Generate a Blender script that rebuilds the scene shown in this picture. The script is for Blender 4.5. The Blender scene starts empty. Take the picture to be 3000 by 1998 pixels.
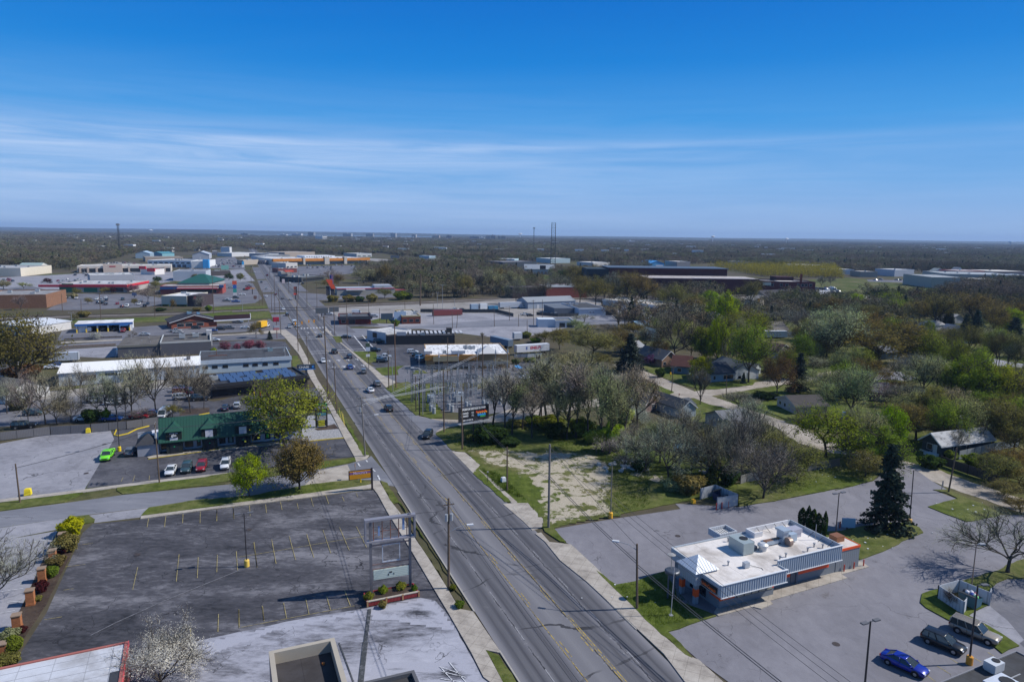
import bpy,bmesh,math,random
import numpy as np
from math import sin,cos,radians,pi,atan,atan2,sqrt,hypot,degrees,floor
from mathutils import Vector,Matrix
random.seed(7);rng=np.random.default_rng(7)
SC=bpy.context.scene
COL=SC.collection
FPX,CH,ROLL,PITCH=2000.0,48.0,0.013,atan(312/2000)
CR={'F':(0,0,1.2744),'A1':(0,640,.3397),'A2':(600,640,.3397),'A3':(1300,640,.3397),'A4':(2100,640,.3822),'D1':(0,1500,.3397),'D2':(700,1450,.3495),'D3':(1400,1450,.3495),'D4':(1900,1450,.2972),'D5':(2300,1500,.3176)}
for i,x in enumerate((0,600,1200,1800,2300)):
 CR['B%d'%i]=(x,900,.2972);CR['C%d'%i]=(x,1200,.2972)
def P(k,X,Y):
 a,b,s=CR[k];return a+s*X,b+s*Y
def ray(px,py):
 x=(px-1500)/FPX;y=(999-py)/FPX
 X=x*cos(ROLL)-y*sin(ROLL);U=x*sin(ROLL)+y*cos(ROLL)
 return X,cos(PITCH)+sin(PITCH)*U,-sin(PITCH)+cos(PITCH)*U
def G(px,py,z=0.0):
 X,Y,Z=ray(px,py);t=(z-CH)/Z
 return Vector((X*t,Y*t,z))
def w(k,X,Y,z=0.0):return G(*P(k,X,Y),z)
def to_px(x,y,z=0.0):
 dz=z-CH;f=y*cos(PITCH)-dz*sin(PITCH);u=y*sin(PITCH)+dz*cos(PITCH)
 a=x/f;b=u/f
 return 1500+(a*cos(ROLL)+b*sin(ROLL))*FPX,999-(-a*sin(ROLL)+b*cos(ROLL))*FPX
def up_h(base,k,X,Y):
 py=P(k,X,Y)[1];lo,hi=0.0,47.9
 for _ in range(40):
  m=(lo+hi)/2
  if to_px(base[0],base[1],m)[1]>py:lo=m
  else:hi=m
 return lo
SA=radians(-22.2)
def S(v,u,z=0.0):
 return Vector((v*cos(SA)+u*sin(SA),-v*sin(SA)+u*cos(SA),z))
def toS(x,y):return x*cos(SA)-y*sin(SA),x*sin(SA)+y*cos(SA)
def az_vec(a):return Vector((sin(a),cos(a),0))
cam=bpy.data.cameras.new('camera');co=bpy.data.objects.new('camera',cam);COL.objects.link(co)
right=Vector((cos(ROLL),sin(ROLL)*sin(PITCH),sin(ROLL)*cos(PITCH)))
fwd=Vector((0,cos(PITCH),-sin(PITCH)))
up0=Vector((0,sin(PITCH),cos(PITCH)))
right=Vector((1,0,0))*cos(ROLL)+up0*sin(ROLL)
up=up0*cos(ROLL)-Vector((1,0,0))*sin(ROLL)
m3=Matrix((right,up,-fwd)).transposed()
co.matrix_world=Matrix.Translation((0,0,CH))@m3.to_4x4()
cam.sensor_width=36;cam.lens=36*FPX/3000;cam.clip_start=.5;cam.clip_end=60000
SC.camera=co
SC.view_settings.view_transform='Standard';SC.view_settings.look='None'
SC.view_settings.exposure=EXPO=0.0;SC.view_settings.gamma=1.0
SC.cycles.max_bounces=5;SC.cycles.diffuse_bounces=2;SC.cycles.glossy_bounces=2
SC.cycles.transmission_bounces=2;SC.cycles.transparent_max_bounces=6;SC.cycles.volume_bounces=0
SC.cycles.use_adaptive_sampling=True
class NT:
 def __init__(s,name):
  s.m=bpy.data.materials.new(name);s.m.use_nodes=True
  s.t=s.m.node_tree;s.t.nodes.clear()
  s.out=s.n('ShaderNodeOutputMaterial')
 def n(s,typ,ins=None,**kw):
  nd=s.t.nodes.new(typ)
  for k,v in kw.items():setattr(nd,k,v)
  for k,v in(ins or{}).items():s.set(nd.inputs[k],v)
  return nd
 def set(s,sock,v):
  if hasattr(v,'outputs'):v=v.outputs[0]
  if isinstance(v,bpy.types.NodeSocket):s.t.links.new(v,sock)
  elif isinstance(v,(tuple,list))and sock.type=='RGBA' and len(v)==3:sock.default_value=(*v,1)
  else:sock.default_value=v
 def math(s,op,a,b=0.0,c=0.0,clamp=False):
  nd=s.n('ShaderNodeMath',operation=op,use_clamp=clamp)
  s.set(nd.inputs[0],a);s.set(nd.inputs[1],b);s.set(nd.inputs[2],c);return nd.outputs[0]
 def mix(s,f,a,b,blend='MIX'):
  nd=s.n('ShaderNodeMix',data_type='RGBA',blend_type=blend)
  s.set(nd.inputs['Factor'],f);s.set(nd.inputs[6],a);s.set(nd.inputs[7],b);return nd.outputs[2]
 def ramp(s,f,stops,interp='LINEAR'):
  nd=s.n('ShaderNodeValToRGB');s.set(nd.inputs[0],f);cr=nd.color_ramp;cr.interpolation=interp
  while len(cr.elements)<len(stops):cr.elements.new(.5)
  for e,(p,c)in zip(cr.elements,stops):
   e.position=p;e.color=(c,c,c,1)if isinstance(c,(int,float))else(*c,1)
  return nd.outputs[0]
 def coords(s,kind='Object',scale=(1,1,1),rotz=0.0):
  tc=s.n('ShaderNodeTexCoord')
  mp=s.n('ShaderNodeMapping');s.set(mp.inputs[0],tc.outputs[kind])
  mp.inputs['Scale'].default_value=scale;mp.inputs['Rotation'].default_value=(0,0,rotz)
  return mp.outputs[0]
 def noise(s,vec,scale,detail=4,rough=.55,dist=0.0):
  nd=s.n('ShaderNodeTexNoise');s.set(nd.inputs['Vector'],vec)
  nd.inputs['Scale'].default_value=scale;nd.inputs['Detail'].default_value=detail
  nd.inputs['Roughness'].default_value=rough;nd.inputs['Distortion'].default_value=dist
  return nd.outputs['Fac']
 def bsdf(s,color,rough=.85,metal=0.0,spec=.3,bump=None,bstr=.3,bdist=.02,**kw):
  nd=s.n('ShaderNodeBsdfPrincipled')
  s.set(nd.inputs['Base Color'],color);s.set(nd.inputs['Roughness'],rough)
  s.set(nd.inputs['Metallic'],metal);nd.inputs['Specular IOR Level'].default_value=spec
  for k,v in kw.items():s.set(nd.inputs[k.replace('_',' ')],v)
  if bump is not None:
   b=s.n('ShaderNodeBump');b.inputs['Strength'].default_value=bstr;b.inputs['Distance'].default_value=bdist
   s.set(b.inputs['Height'],bump);s.set(nd.inputs['Normal'],b)
  s.set(s.out.inputs[0],nd.outputs[0]);return s.m
 def objcol(s):return s.n('ShaderNodeObjectInfo').outputs['Color']
 def rand(s):return s.n('ShaderNodeObjectInfo').outputs['Random']
 def cracks(s,vec,scale,width,warp=.6):
  n1=s.n('ShaderNodeTexNoise');s.set(n1.inputs['Vector'],vec);n1.inputs['Scale'].default_value=scale*2.2;n1.inputs['Detail'].default_value=5
  v=s.n('ShaderNodeVectorMath',operation='MULTIPLY_ADD');s.set(v.inputs[0],n1.outputs['Color']);v.inputs[1].default_value=(warp/scale,)*3;s.set(v.inputs[2],vec)
  vo=s.n('ShaderNodeTexVoronoi',feature='DISTANCE_TO_EDGE');s.set(vo.inputs['Vector'],v.outputs[0]);vo.inputs['Scale'].default_value=scale
  return s.math('LESS_THAN',vo.outputs['Distance'],width)
MAT={}
def scaled(c,f):return tuple(x*f for x in c)
def mk_objpaint(name,rough=.8,spec=.3,var=.12,scale=.6,metal=0.0,ribs=None,grime=True):
 t=NT(name);v=t.coords('Object')
 n1=t.noise(v,scale,5,.65)
 f=t.math('MULTIPLY_ADD',n1,var*2.4,1-var*1.2)
 if ribs:
  sp=t.n('ShaderNodeSeparateXYZ');t.set(sp.inputs[0],v)
  a=t.math('ADD',sp.outputs[0],sp.outputs[1]);a=t.math('MODULO',t.math('ADD',t.math('DIVIDE',a,ribs),1000.0),1.0)
  r=t.math('LESS_THAN',a,.16);f=t.math('MULTIPLY',f,t.math('MULTIPLY_ADD',r,-.35,1.0))
 c=t.mix(1.0,t.objcol(),f,'MULTIPLY')
 MAT[name]=t.bsdf(c,rough,metal,spec);return MAT[name]
mk_objpaint('painted_wall');mk_objpaint('ribbed_metal',.55,.4,.08,.5,0,.42)
mk_objpaint('smooth_paint',.5,.4,.05,.3);mk_objpaint('plain_metal',.45,.5,.12,1.5,.3)
mk_objpaint('wood_pole',.9,.2,.3,2.5)
t_=NT('screen_paint');MAT['screen_paint']=t_.bsdf(t_.objcol(),.5,0,.3,Emission_Color=t_.objcol(),Emission_Strength=.2)
def mk_brick():
 t=NT('brick');v=t.coords('Object');sp=t.n('ShaderNodeSeparateXYZ');t.set(sp.inputs[0],v)
 cb=t.n('ShaderNodeCombineXYZ');t.set(cb.inputs[0],t.math('ADD',sp.outputs[0],sp.outputs[1]));t.set(cb.inputs[1],sp.outputs[2])
 b=t.n('ShaderNodeTexBrick');t.set(b.inputs['Vector'],cb);b.inputs['Scale'].default_value=2.2
 b.inputs['Color1'].default_value=(1,1,1,1);b.inputs['Color2'].default_value=(.72,.7,.68,1);b.inputs['Mortar'].default_value=(.85,.85,.85,1);b.inputs['Mortar Size'].default_value=.012
 c=t.mix(1.0,t.objcol(),b.outputs[0],'MULTIPLY');c=t.mix(1.0,c,t.math('MULTIPLY_ADD',t.noise(v,.7,4),.5,.75),'MULTIPLY')
 MAT['brick']=t.bsdf(c,.9,0,.2)
mk_brick()
def mk_shingle():
 t=NT('shingle');v=t.coords('Object');sp=t.n('ShaderNodeSeparateXYZ');t.set(sp.inputs[0],v)
 rows=t.math('LESS_THAN',t.math('MODULO',t.math('ADD',t.math('MULTIPLY',sp.outputs[2],5.0),50.0),1.0),.2)
 n1=t.noise(v,9,3,.7);n2=t.noise(v,.5,4)
 f=t.math('ADD',t.math('MULTIPLY',n1,.7),t.math('MULTIPLY_ADD',n2,.6,.35));f=t.math('MULTIPLY',f,t.math('MULTIPLY_ADD',rows,-.2,1.0))
 MAT['shingle']=t.bsdf(t.mix(1.0,t.objcol(),f,'MULTIPLY'),.95,0,.15)
mk_shingle()
def mk_membrane():
 t=NT('roof_membrane');v=t.coords('Object')
 n1=t.noise(v,.22,6,.62,.4);n2=t.noise(v,1.7,5,.7)
 st=t.ramp(n1,[(.32,1.0),(.46,.92),(.57,.74),(.70,.55)])
 f=t.math('MULTIPLY',st,t.math('MULTIPLY_ADD',n2,.35,.82))
 sp=t.n('ShaderNodeSeparateXYZ');t.set(sp.inputs[0],v)
 seam=t.math('LESS_THAN',t.math('MODULO',t.math('ADD',t.math('DIVIDE',sp.outputs[0],3.05),500.0),1.0),.03)
 f=t.math('MULTIPLY',f,t.math('MULTIPLY_ADD',seam,-.25,1.0))
 c=t.mix(t.math('SUBTRACT',1.0,st),t.objcol(),t.mix(1.0,t.objcol(),(.9,.8,.7),'MULTIPLY'))
 MAT['roof_membrane']=t.bsdf(t.mix(1.0,c,f,'MULTIPLY'),.85,0,.25)
 t=NT('peeling_roof');v=t.coords('Object',(1,.35,1));n1=t.noise(v,1.1,6,.75,.6)
 f=t.ramp(n1,[(.40,.35),(.5,.95),(.7,1.0)])
 MAT['peeling_roof']=t.bsdf(t.mix(1.0,t.objcol(),f,'MULTIPLY'),.85,0,.2)
mk_membrane()
def mk_glass():
 t=NT('window_glass');v=t.coords('Object');n1=t.noise(v,.7,2)
 c=t.mix(n1,(.008,.010,.014),(.03,.038,.05));MAT['window_glass']=t.bsdf(c,.08,0,.5)
 t=NT('car_glass');MAT['car_glass']=t.bsdf(t.mix(t.noise(t.coords('Object'),1.3,2),(.012,.016,.02),(.06,.08,.085)),.04,0,.8)
 t=NT('car_paint');n1=t.noise(t.coords('Object'),2.0,3)
 c=t.mix(1.0,t.objcol(),t.math('MULTIPLY_ADD',n1,.25,.85),'MULTIPLY')
 MAT['car_paint']=t.bsdf(c,.32,.15,.5,Coat_Weight=.6,Coat_Roughness=.08)
 for nm,c,r,mt in(('tyre_rubber',(.012,.012,.013),.9,0),('rim_metal',(.45,.46,.48),.35,.8),('head_lamp',(.7,.72,.75),.15,.2),('tail_lamp',(.35,.01,.01),.25,0),('dark_trim',(.015,.015,.017),.6,0)):
  t=NT(nm);n1=t.noise(t.coords('Object'),6.0,2);MAT[nm]=t.bsdf(t.mix(1.0,c,t.math('MULTIPLY_ADD',n1,.4,.8),'MULTIPLY'),r,mt,.4)
mk_glass()
def mk_leaf():
 for nm,tl in(('leaf',.45),('needle',.12),('twig',.0),('petal',.3)):
  t=NT(nm);v=t.coords('Object');oi=t.n('ShaderNodeObjectInfo')
  n1=t.noise(v,.55,3,.6);n2=t.noise(v,3.5,2)
  f=t.math('ADD',t.ramp(n1,[(.34,.38),(.5,.85),(.66,1.35)]),t.math('MULTIPLY_ADD',n2,.6,-.12))
  f=t.math('MULTIPLY',f,t.math('MULTIPLY_ADD',oi.outputs['Random'],.3,.85))
  c=t.mix(1.0,oi.outputs['Color'],f,'MULTIPLY')
  d=t.n('ShaderNodeBsdfDiffuse');t.set(d.inputs[0],c)
  if tl:
   tr=t.n('ShaderNodeBsdfTranslucent');t.set(tr.inputs[0],t.mix(1.0,c,(1.0,1.05,.6)if nm=='leaf' else(1,1,1),'MULTIPLY'))
   mx=t.n('ShaderNodeMixShader');mx.inputs[0].default_value=tl;t.set(mx.inputs[1],d.outputs[0]);t.set(mx.inputs[2],tr.outputs[0]);d=mx
  t.set(t.out.inputs[0],d.outputs[0]);MAT[nm]=t.m
 t=NT('bark');v=t.coords('Object',(1,1,.25));MAT['bark']=t.bsdf(t.mix(t.noise(v,6,4,.7),scaled((.055,.046,.042),.5),(.105,.092,.08)),.95,0,.1)
mk_leaf()
class MB:
 def __init__(s):s.v=[];s.f=[];s.mi=[]
 def face(s,pts,mi=0):
  b=len(s.v);s.v+=[tuple(p)for p in pts];s.f.append(tuple(range(b,b+len(pts))));s.mi.append(mi)
 def idx(s,vs,fs,mi=0):
  b=len(s.v);s.v+=[tuple(p)for p in vs]
  for f in fs:s.f.append(tuple(i+b for i in f));s.mi.append(mi)
 def box(s,x0,x1,y0,y1,z0,z1,mi=0,M=None):
  if x0>x1:x0,x1=x1,x0
  if y0>y1:y0,y1=y1,y0
  vs=[(x0,y0,z0),(x1,y0,z0),(x1,y1,z0),(x0,y1,z0),(x0,y0,z1),(x1,y0,z1),(x1,y1,z1),(x0,y1,z1)]
  if M is not None:vs=[tuple(M@Vector(p))for p in vs]
  s.idx(vs,[(0,3,2,1),(4,5,6,7),(0,1,5,4),(1,2,6,5),(2,3,7,6),(3,0,4,7)],mi)
 def prism(s,poly,z0,z1,mi=0,cap=True,bottom=True):
  if sum(poly[i][0]*poly[(i+1)%len(poly)][1]-poly[(i+1)%len(poly)][0]*poly[i][1]for i in range(len(poly)))<0:poly=poly[::-1]
  n=len(poly);vs=[(p[0],p[1],z0)for p in poly]+[(p[0],p[1],z1)for p in poly]
  fs=[(i,(i+1)%n,n+(i+1)%n,n+i)for i in range(n)]
  if cap:fs.append(tuple(range(n,2*n)))
  if bottom:fs.append(tuple(range(n-1,-1,-1)))
  s.idx(vs,fs,mi)
 def tube(s,p0,p1,r0,r1=None,n=8,mi=0,caps=True):
  r1=r0 if r1 is None else r1;p0=Vector(p0);p1=Vector(p1);d=p1-p0
  if d.length<1e-6:return
  d.normalize();a=d.orthogonal().normalized();b=d.cross(a)
  vs=[p0+(a*cos(2*pi*i/n)+b*sin(2*pi*i/n))*r0 for i in range(n)]+[p1+(a*cos(2*pi*i/n)+b*sin(2*pi*i/n))*r1 for i in range(n)]
  fs=[(i,(i+1)%n,n+(i+1)%n,n+i)for i in range(n)]
  if caps:fs+=[tuple(range(n-1,-1,-1)),tuple(range(n,2*n))]
  s.idx(vs,fs,mi)
 def path(s,pts,r,n=5,mi=0):
  for a,b in zip(pts,pts[1:]):s.tube(a,b,r,r,n,mi)
 def bar(s,p0,p1,wd,ht,mi=0):
  p0=Vector(p0);p1=Vector(p1);d=(p1-p0);L=d.length;d.normalize()
  sd=d.cross(Vector((0,0,1)))
  if sd.length<1e-3:sd=Vector((1,0,0))
  sd.normalize();u=sd.cross(d)
  M=Matrix((sd,d,u)).transposed().to_4x4();M.translation=p0
  s.box(-wd/2,wd/2,0,L,-ht/2,ht/2,mi,M)
 def lathe(s,prof,c=(0,0),n=16,mi=0):
  vs=[];fs=[]
  for r,z in prof:vs+=[(c[0]+r*cos(2*pi*i/n),c[1]+r*sin(2*pi*i/n),z)for i in range(n)]
  for k in range(len(prof)-1):
   for i in range(n):fs.append((k*n+i,k*n+(i+1)%n,(k+1)*n+(i+1)%n,(k+1)*n+i))
  fs.append(tuple(range(n-1,-1,-1)));fs.append(tuple(range((len(prof)-1)*n,len(prof)*n)))
  s.idx(vs,fs,mi)
 def mesh(s,name,mats,smooth=False):
  me=bpy.data.meshes.new(name);me.from_pydata(s.v,[],s.f)
  for m in mats:me.materials.append(MAT[m]if isinstance(m,str)else m)
  if len(mats)>1:me.polygons.foreach_set('material_index',s.mi)
  if smooth:me.polygons.foreach_set('use_smooth',[True]*len(me.polygons))
  me.update();return me
 def build(s,name,mat,parent=None,color=None,smooth=False):
  o=bpy.data.objects.new(name,s.mesh(name,mat if isinstance(mat,(list,tuple))else[mat],smooth));COL.objects.link(o)
  if parent is not None:o.parent=parent
  if color is not None:o.color=(*color,1)
  return o
THINGS=[]
def tag(o,label,cat,group=None,kind=None,auto=False):
 o['label']=label;o['category']=cat
 if group:o['group']=group
 if kind:o['kind']=kind
 if auto:THINGS.append(o)
 return o
def thing(name,label,cat,loc,rz=0.0,group=None,auto=False):
 o=bpy.data.objects.new(name,None);o.empty_display_size=.3;COL.objects.link(o)
 o.location=loc;o.rotation_euler=(0,0,rz);tag(o,label,cat,group,None,auto)
 return o
def obj(name,me,parent=None,color=None):
 o=bpy.data.objects.new(name,me);COL.objects.link(o)
 if parent is not None:o.parent=parent
 if color is not None:o.color=(*color,1)
 return o
def struct(o,label,cat):o['kind']='structure';o['label']=label;o['category']=cat;return o
FACE_X=Matrix.Rotation(pi/2,4,'X')
def text(name,body,parent,loc,size,color,rz=0.0,align='CENTER',bold=0.0,tilt=pi/2,sx=1.0,mat='smooth_paint'):
 cu=bpy.data.curves.new(name,'FONT');cu.body=body;cu.size=size;cu.align_x=align;cu.align_y='CENTER';cu.extrude=.012;cu.offset=bold
 cu.materials.append(MAT[mat])
 o=bpy.data.objects.new(name,cu);COL.objects.link(o);o.parent=parent;o.location=loc;o.rotation_euler=(tilt,0,rz);o.scale=(sx,1,1);o.color=(*color,1)
 return o
SUN_AZ,SUN_EL=radians(85),radians(43.5)
wd=bpy.data.worlds.new('World');SC.world=wd;wd.use_nodes=True
nt=wd.node_tree;nt.nodes.clear()
def wn(t,**kw):
 n=nt.nodes.new(t)
 for k,v in kw.items():setattr(n,k,v)
 return n
L=nt.links.new
wo=wn('ShaderNodeOutputWorld');bg=wn('ShaderNodeBackground');bg.inputs[1].default_value=.1
sky=wn('ShaderNodeTexSky',sky_type='NISHITA',sun_disc=False,sun_elevation=SUN_EL,sun_rotation=SUN_AZ,air_density=1.0,dust_density=.3,ozone_density=2.5,altitude=50)
hs=wn('ShaderNodeHueSaturation');hs.inputs['Saturation'].default_value=1.3;hs.inputs['Value'].default_value=1.0;L(sky.outputs[0],hs.inputs['Color'])
tc=wn('ShaderNodeTexCoord')
sep=wn('ShaderNodeSeparateXYZ');L(tc.outputs['Generated'],sep.inputs[0])
def wm(op,a,b=None,clamp=False):
 n=wn('ShaderNodeMath',operation=op,use_clamp=clamp)
 for i,v in enumerate((a,b)):
  if v is None:continue
  if isinstance(v,(int,float)):n.inputs[i].default_value=v
  else:L(v,n.inputs[i])
 return n.outputs[0]
zc=wm('MAXIMUM',sep.outputs[2],.015)
px_=wm('DIVIDE',sep.outputs[0],wm('ADD',zc,.06));py_=wm('DIVIDE',sep.outputs[1],wm('ADD',zc,.06))
cb=wn('ShaderNodeCombineXYZ');L(px_,cb.inputs[0]);L(py_,cb.inputs[1])
mp=wn('ShaderNodeMapping');mp.inputs['Rotation'].default_value=(0,0,radians(8));mp.inputs['Scale'].default_value=(.22,.75,1);mp.inputs['Location'].default_value=(1.3,.4,0);L(cb.outputs[0],mp.inputs[0])
no=wn('ShaderNodeTexNoise');no.inputs['Scale'].default_value=1.0;no.inputs['Detail'].default_value=9;no.inputs['Roughness'].default_value=.62;no.inputs['Distortion'].default_value=.5;L(mp.outputs[0],no.inputs['Vector'])
def wramp(f,stops):
 r=wn('ShaderNodeValToRGB');L(f,r.inputs[0]);e=r.color_ramp.elements
 while len(e)<len(stops):e.new(.5)
 for q,(p,c)in zip(e,stops):q.position=p;q.color=(c,c,c,1)if isinstance(c,(int,float))else(*c,1)
 return r.outputs[0]
cl=wramp(no.outputs['Fac'],[(.40,0),(.75,1)])
em=wn('ShaderNodeMapping');em.inputs['Scale'].default_value=(3.4,3.4,60);em.inputs['Rotation'].default_value=(0,radians(1.5),0);L(tc.outputs['Generated'],em.inputs[0])
edge=wn('ShaderNodeTexNoise');edge.inputs['Scale'].default_value=1.0;edge.inputs['Detail'].default_value=9;edge.inputs['Roughness'].default_value=.6;edge.inputs['Distortion'].default_value=.6;L(em.outputs[0],edge.inputs['Vector'])
tilt=wm('ADD',wm('ADD',sep.outputs[2],wm('MULTIPLY',sep.outputs[0],-.010)),wm('MULTIPLY',wm('SUBTRACT',edge.outputs['Fac'],.5),.022))
band=wramp(tilt,[(.0,.25),(.05,.6),(.09,.72),(.115,.85),(.124,1.0),(.132,.4),(.155,.16),(.22,0)])
xf=wramp(wm('MULTIPLY_ADD',sep.outputs[0],.5),[(.0,1),(.12,.9)])if False else None
xr=wn('ShaderNodeMapRange');L(sep.outputs[0],xr.inputs[0]);xr.inputs[1].default_value=-.45;xr.inputs[2].default_value=.55;xr.inputs[3].default_value=1.0;xr.inputs[4].default_value=.18
veil=wm('MULTIPLY',wm('MULTIPLY',band,xr.outputs[0]),wm('ADD',wm('MULTIPLY',wramp(edge.outputs['Fac'],[(.36,0),(.64,1)]),.75),.3))
wisp=wm('MULTIPLY',wm('MULTIPLY',cl,wramp(sep.outputs[2],[(.0,.25),(.2,.12),(.45,.06)])),xr.outputs[0])
fac=wm('ADD',wm('MULTIPLY',veil,.85),wm('MULTIPLY',wisp,.25),True)
grad=wramp(wm('MULTIPLY',wm('MAXIMUM',sep.outputs[2],0.0),2.0),[(.0,(.29,.47,.76)),(.05,(.26,.45,.79)),(.15,(.15,.40,.80)),(.31,(.04,.315,.78)),(.46,(.008,.225,.70)),(.62,(.0,.16,.62)),(.72,(.04,.16,.48)),(1.0,(.07,.17,.40))])  # upper stops lie above the view, greyed to tame blue in shaded walls
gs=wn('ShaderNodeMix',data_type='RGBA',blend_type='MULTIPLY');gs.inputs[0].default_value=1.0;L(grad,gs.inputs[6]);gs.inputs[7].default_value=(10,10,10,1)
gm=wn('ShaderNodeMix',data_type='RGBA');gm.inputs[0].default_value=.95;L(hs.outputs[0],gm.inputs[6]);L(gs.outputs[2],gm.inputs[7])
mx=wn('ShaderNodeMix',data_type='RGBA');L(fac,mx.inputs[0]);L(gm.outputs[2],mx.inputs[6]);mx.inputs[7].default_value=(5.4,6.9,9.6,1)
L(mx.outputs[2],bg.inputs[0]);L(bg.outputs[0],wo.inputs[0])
sl=bpy.data.lights.new('sun','SUN');sl.energy=5.0;sl.angle=radians(.55);sl.color=(1.0,.96,.90)
so=bpy.data.objects.new('sun',sl);COL.objects.link(so)
sv=Vector((sin(SUN_AZ)*cos(SUN_EL),cos(SUN_AZ)*cos(SUN_EL),sin(SUN_EL)))
so.rotation_euler=sv.to_track_quat('Z','Y').to_euler();so.location=(60,20,120)
def g_mat(name,f):
 t=NT(name);MAT[name]=f(t)
R22=-SA
def grass_col(t,v,dry=.6,base=1.0):
 n1=t.noise(v,.045,5,.6);n2=t.noise(v,.5,5,.7);n3=t.noise(v,5.0,3,.7)
 c=t.ramp(n2,[(.3,scaled((.040,.058,.010),base)),(.5,scaled((.078,.106,.018),base)),(.68,scaled((.125,.155,.032),base))])
 d=t.ramp(n1,[(.42,0.0),(.62,1.0)])
 c=t.mix(t.math('MULTIPLY',t.math('MULTIPLY',d,dry),t.ramp(n2,[(.35,.2),(.6,1.0)])),c,(.17,.145,.075))
 return t.mix(1.0,c,t.math('MULTIPLY_ADD',n3,.9,.5),'MULTIPLY')
g_mat('grass',lambda t:t.bsdf(grass_col(t,t.coords()),.95,0,.1))
g_mat('dry_grass',lambda t:t.bsdf(grass_col(t,t.coords(),1.0,.8),.95,0,.1))
def f_ground(t):
 v=t.coords();c=grass_col(t,v,1.0,.7);n=t.noise(v,.012,5,.6)
 c=t.mix(t.ramp(n,[(.38,.25),(.52,1.0)]),c,t.mix(t.noise(v,.3,5),(.045,.042,.028),(.12,.10,.07)))
 return t.bsdf(c,.95,0,.1)
g_mat('mixed_ground',f_ground)
def f_asph(lo,mid,hi,sc=(.25,.25),rot=0.0,crack=(.09,.008),cdark=.35,stretch=(1,1,1),fine=.5,spots=.0):
 def f(t):
  v=t.coords('Object',stretch,rot);vo=t.coords()
  n1=t.noise(v,sc[0],6,.65,.5);n2=t.noise(v,sc[1]*5,5,.75,.3);n3=t.noise(vo,9.0,3,.8)
  k=t.math('ADD',t.math('MULTIPLY',n1,.6),t.math('MULTIPLY',n2,.4))
  c=t.ramp(k,[(.36,scaled(lo,.88)),(.5,scaled(mid,.88)),(.62,scaled(hi,.88))])
  c=t.mix(1.0,c,t.math('MULTIPLY_ADD',n3,fine,1-fine*.5),'MULTIPLY')
  if crack:
   m=t.math('MULTIPLY',t.cracks(vo,crack[0],crack[1]),t.ramp(t.noise(vo,.12,3),[(.42,0.0),(.56,1.0)]))
   m2=t.math('MULTIPLY',t.cracks(vo,crack[0]*3,crack[1]*1.4),t.ramp(t.noise(vo,.2,3),[(.54,0.0),(.62,1.0)]))
   c=t.mix(t.math('MAXIMUM',m,m2),c,scaled(mid,cdark))
  if spots:
   c=t.mix(t.ramp(t.noise(vo,.42,6,.75),[(.60,0.0),(.70,spots)]),c,scaled(lo,.3))
  return t.bsdf(c,.85,0,.25,bump=n3,bstr=.15,bdist=.01)
 return f
g_mat('old_asphalt',f_asph((.026,.027,.033),(.082,.081,.094),(.21,.206,.226),(.14,.3),R22-pi/2,(.13,.0052),.25,(.4,1,1)))
g_mat('pale_lot',f_asph((.19,.19,.215),(.285,.284,.318),(.355,.352,.388),(.08,.14),0,(.06,.004),.3,(1,1,1),.3))
g_mat('worn_concrete',f_asph((.05,.05,.06),(.34,.345,.40),(.44,.445,.51),(.10,.22),R22-pi/2,(.1,.0035),.25,(.35,1,1),.35))
g_mat('restaurant_lot',f_asph((.168,.164,.185),(.212,.207,.232),(.252,.246,.272),(.07,.1),.3,(.06,.0028),.5,(1,.6,1),.3,.35))
g_mat('shop_lot',f_asph((.045,.046,.056),(.085,.085,.1),(.135,.133,.15),(.12,.15),R22,(.09,.007),.35))
g_mat('grey_lot',f_asph((.10,.10,.118),(.155,.155,.177),(.205,.204,.226),(.05,.07),0,(.05,.004),.5,(1,1,1),.3))
g_mat('dirt_lot',f_asph((.20,.185,.165),(.30,.28,.262),(.37,.35,.335),(.05,.08),0,None,.5,(1,1,1),.3))
g_mat('side_asphalt',f_asph((.145,.15,.175),(.195,.2,.23),(.25,.255,.285),(.1,.15),R22-pi/2,(.05,.003),.5,(.2,1,1),.3))
g_mat('gravel_road',f_asph((.24,.205,.17),(.37,.325,.275),(.47,.42,.365),(.15,.25),0,None,.5,(1,1,1),.5))
g_mat('mulch',f_asph((.03,.02,.015),(.065,.045,.035),(.1,.075,.055),(.3,.5),0,None,.5,(1,1,1),.9))
g_mat('stones',f_asph((.12,.12,.13),(.32,.32,.34),(.48,.48,.50),(2.5,1.2),0,None,.5,(1,1,1),.9))
g_mat('ballast',f_asph((.09,.075,.065),(.17,.15,.13),(.24,.21,.19),(.15,.3),0,None,.5,(1,1,1),.6))
def f_walk(t):
 v=t.coords('Object',(1,1,1),R22);sp=t.n('ShaderNodeSeparateXYZ');t.set(sp.inputs[0],v)
 n=t.noise(v,.35,6,.7);n3=t.noise(v,7,3,.8)
 c=t.ramp(n,[(.33,(.24,.215,.19)),(.5,(.36,.325,.285)),(.66,(.43,.395,.35))]);c=t.mix(1.0,c,t.math('MULTIPLY_ADD',n3,.4,.8),'MULTIPLY')
 jt=t.math('LESS_THAN',t.math('MODULO',t.math('ADD',t.math('DIVIDE',sp.outputs[1],1.6),900.0),1.0),.04)
 jx=t.math('LESS_THAN',t.math('MODULO',t.math('ADD',t.math('DIVIDE',sp.outputs[0],1.6),900.0),1.0),.03)
 return t.bsdf(t.mix(t.math('MULTIPLY',t.math('MAXIMUM',jt,jx),.55),c,(.12,.105,.09)),.9,0,.2)
g_mat('sidewalk_concrete',f_walk)
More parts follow.
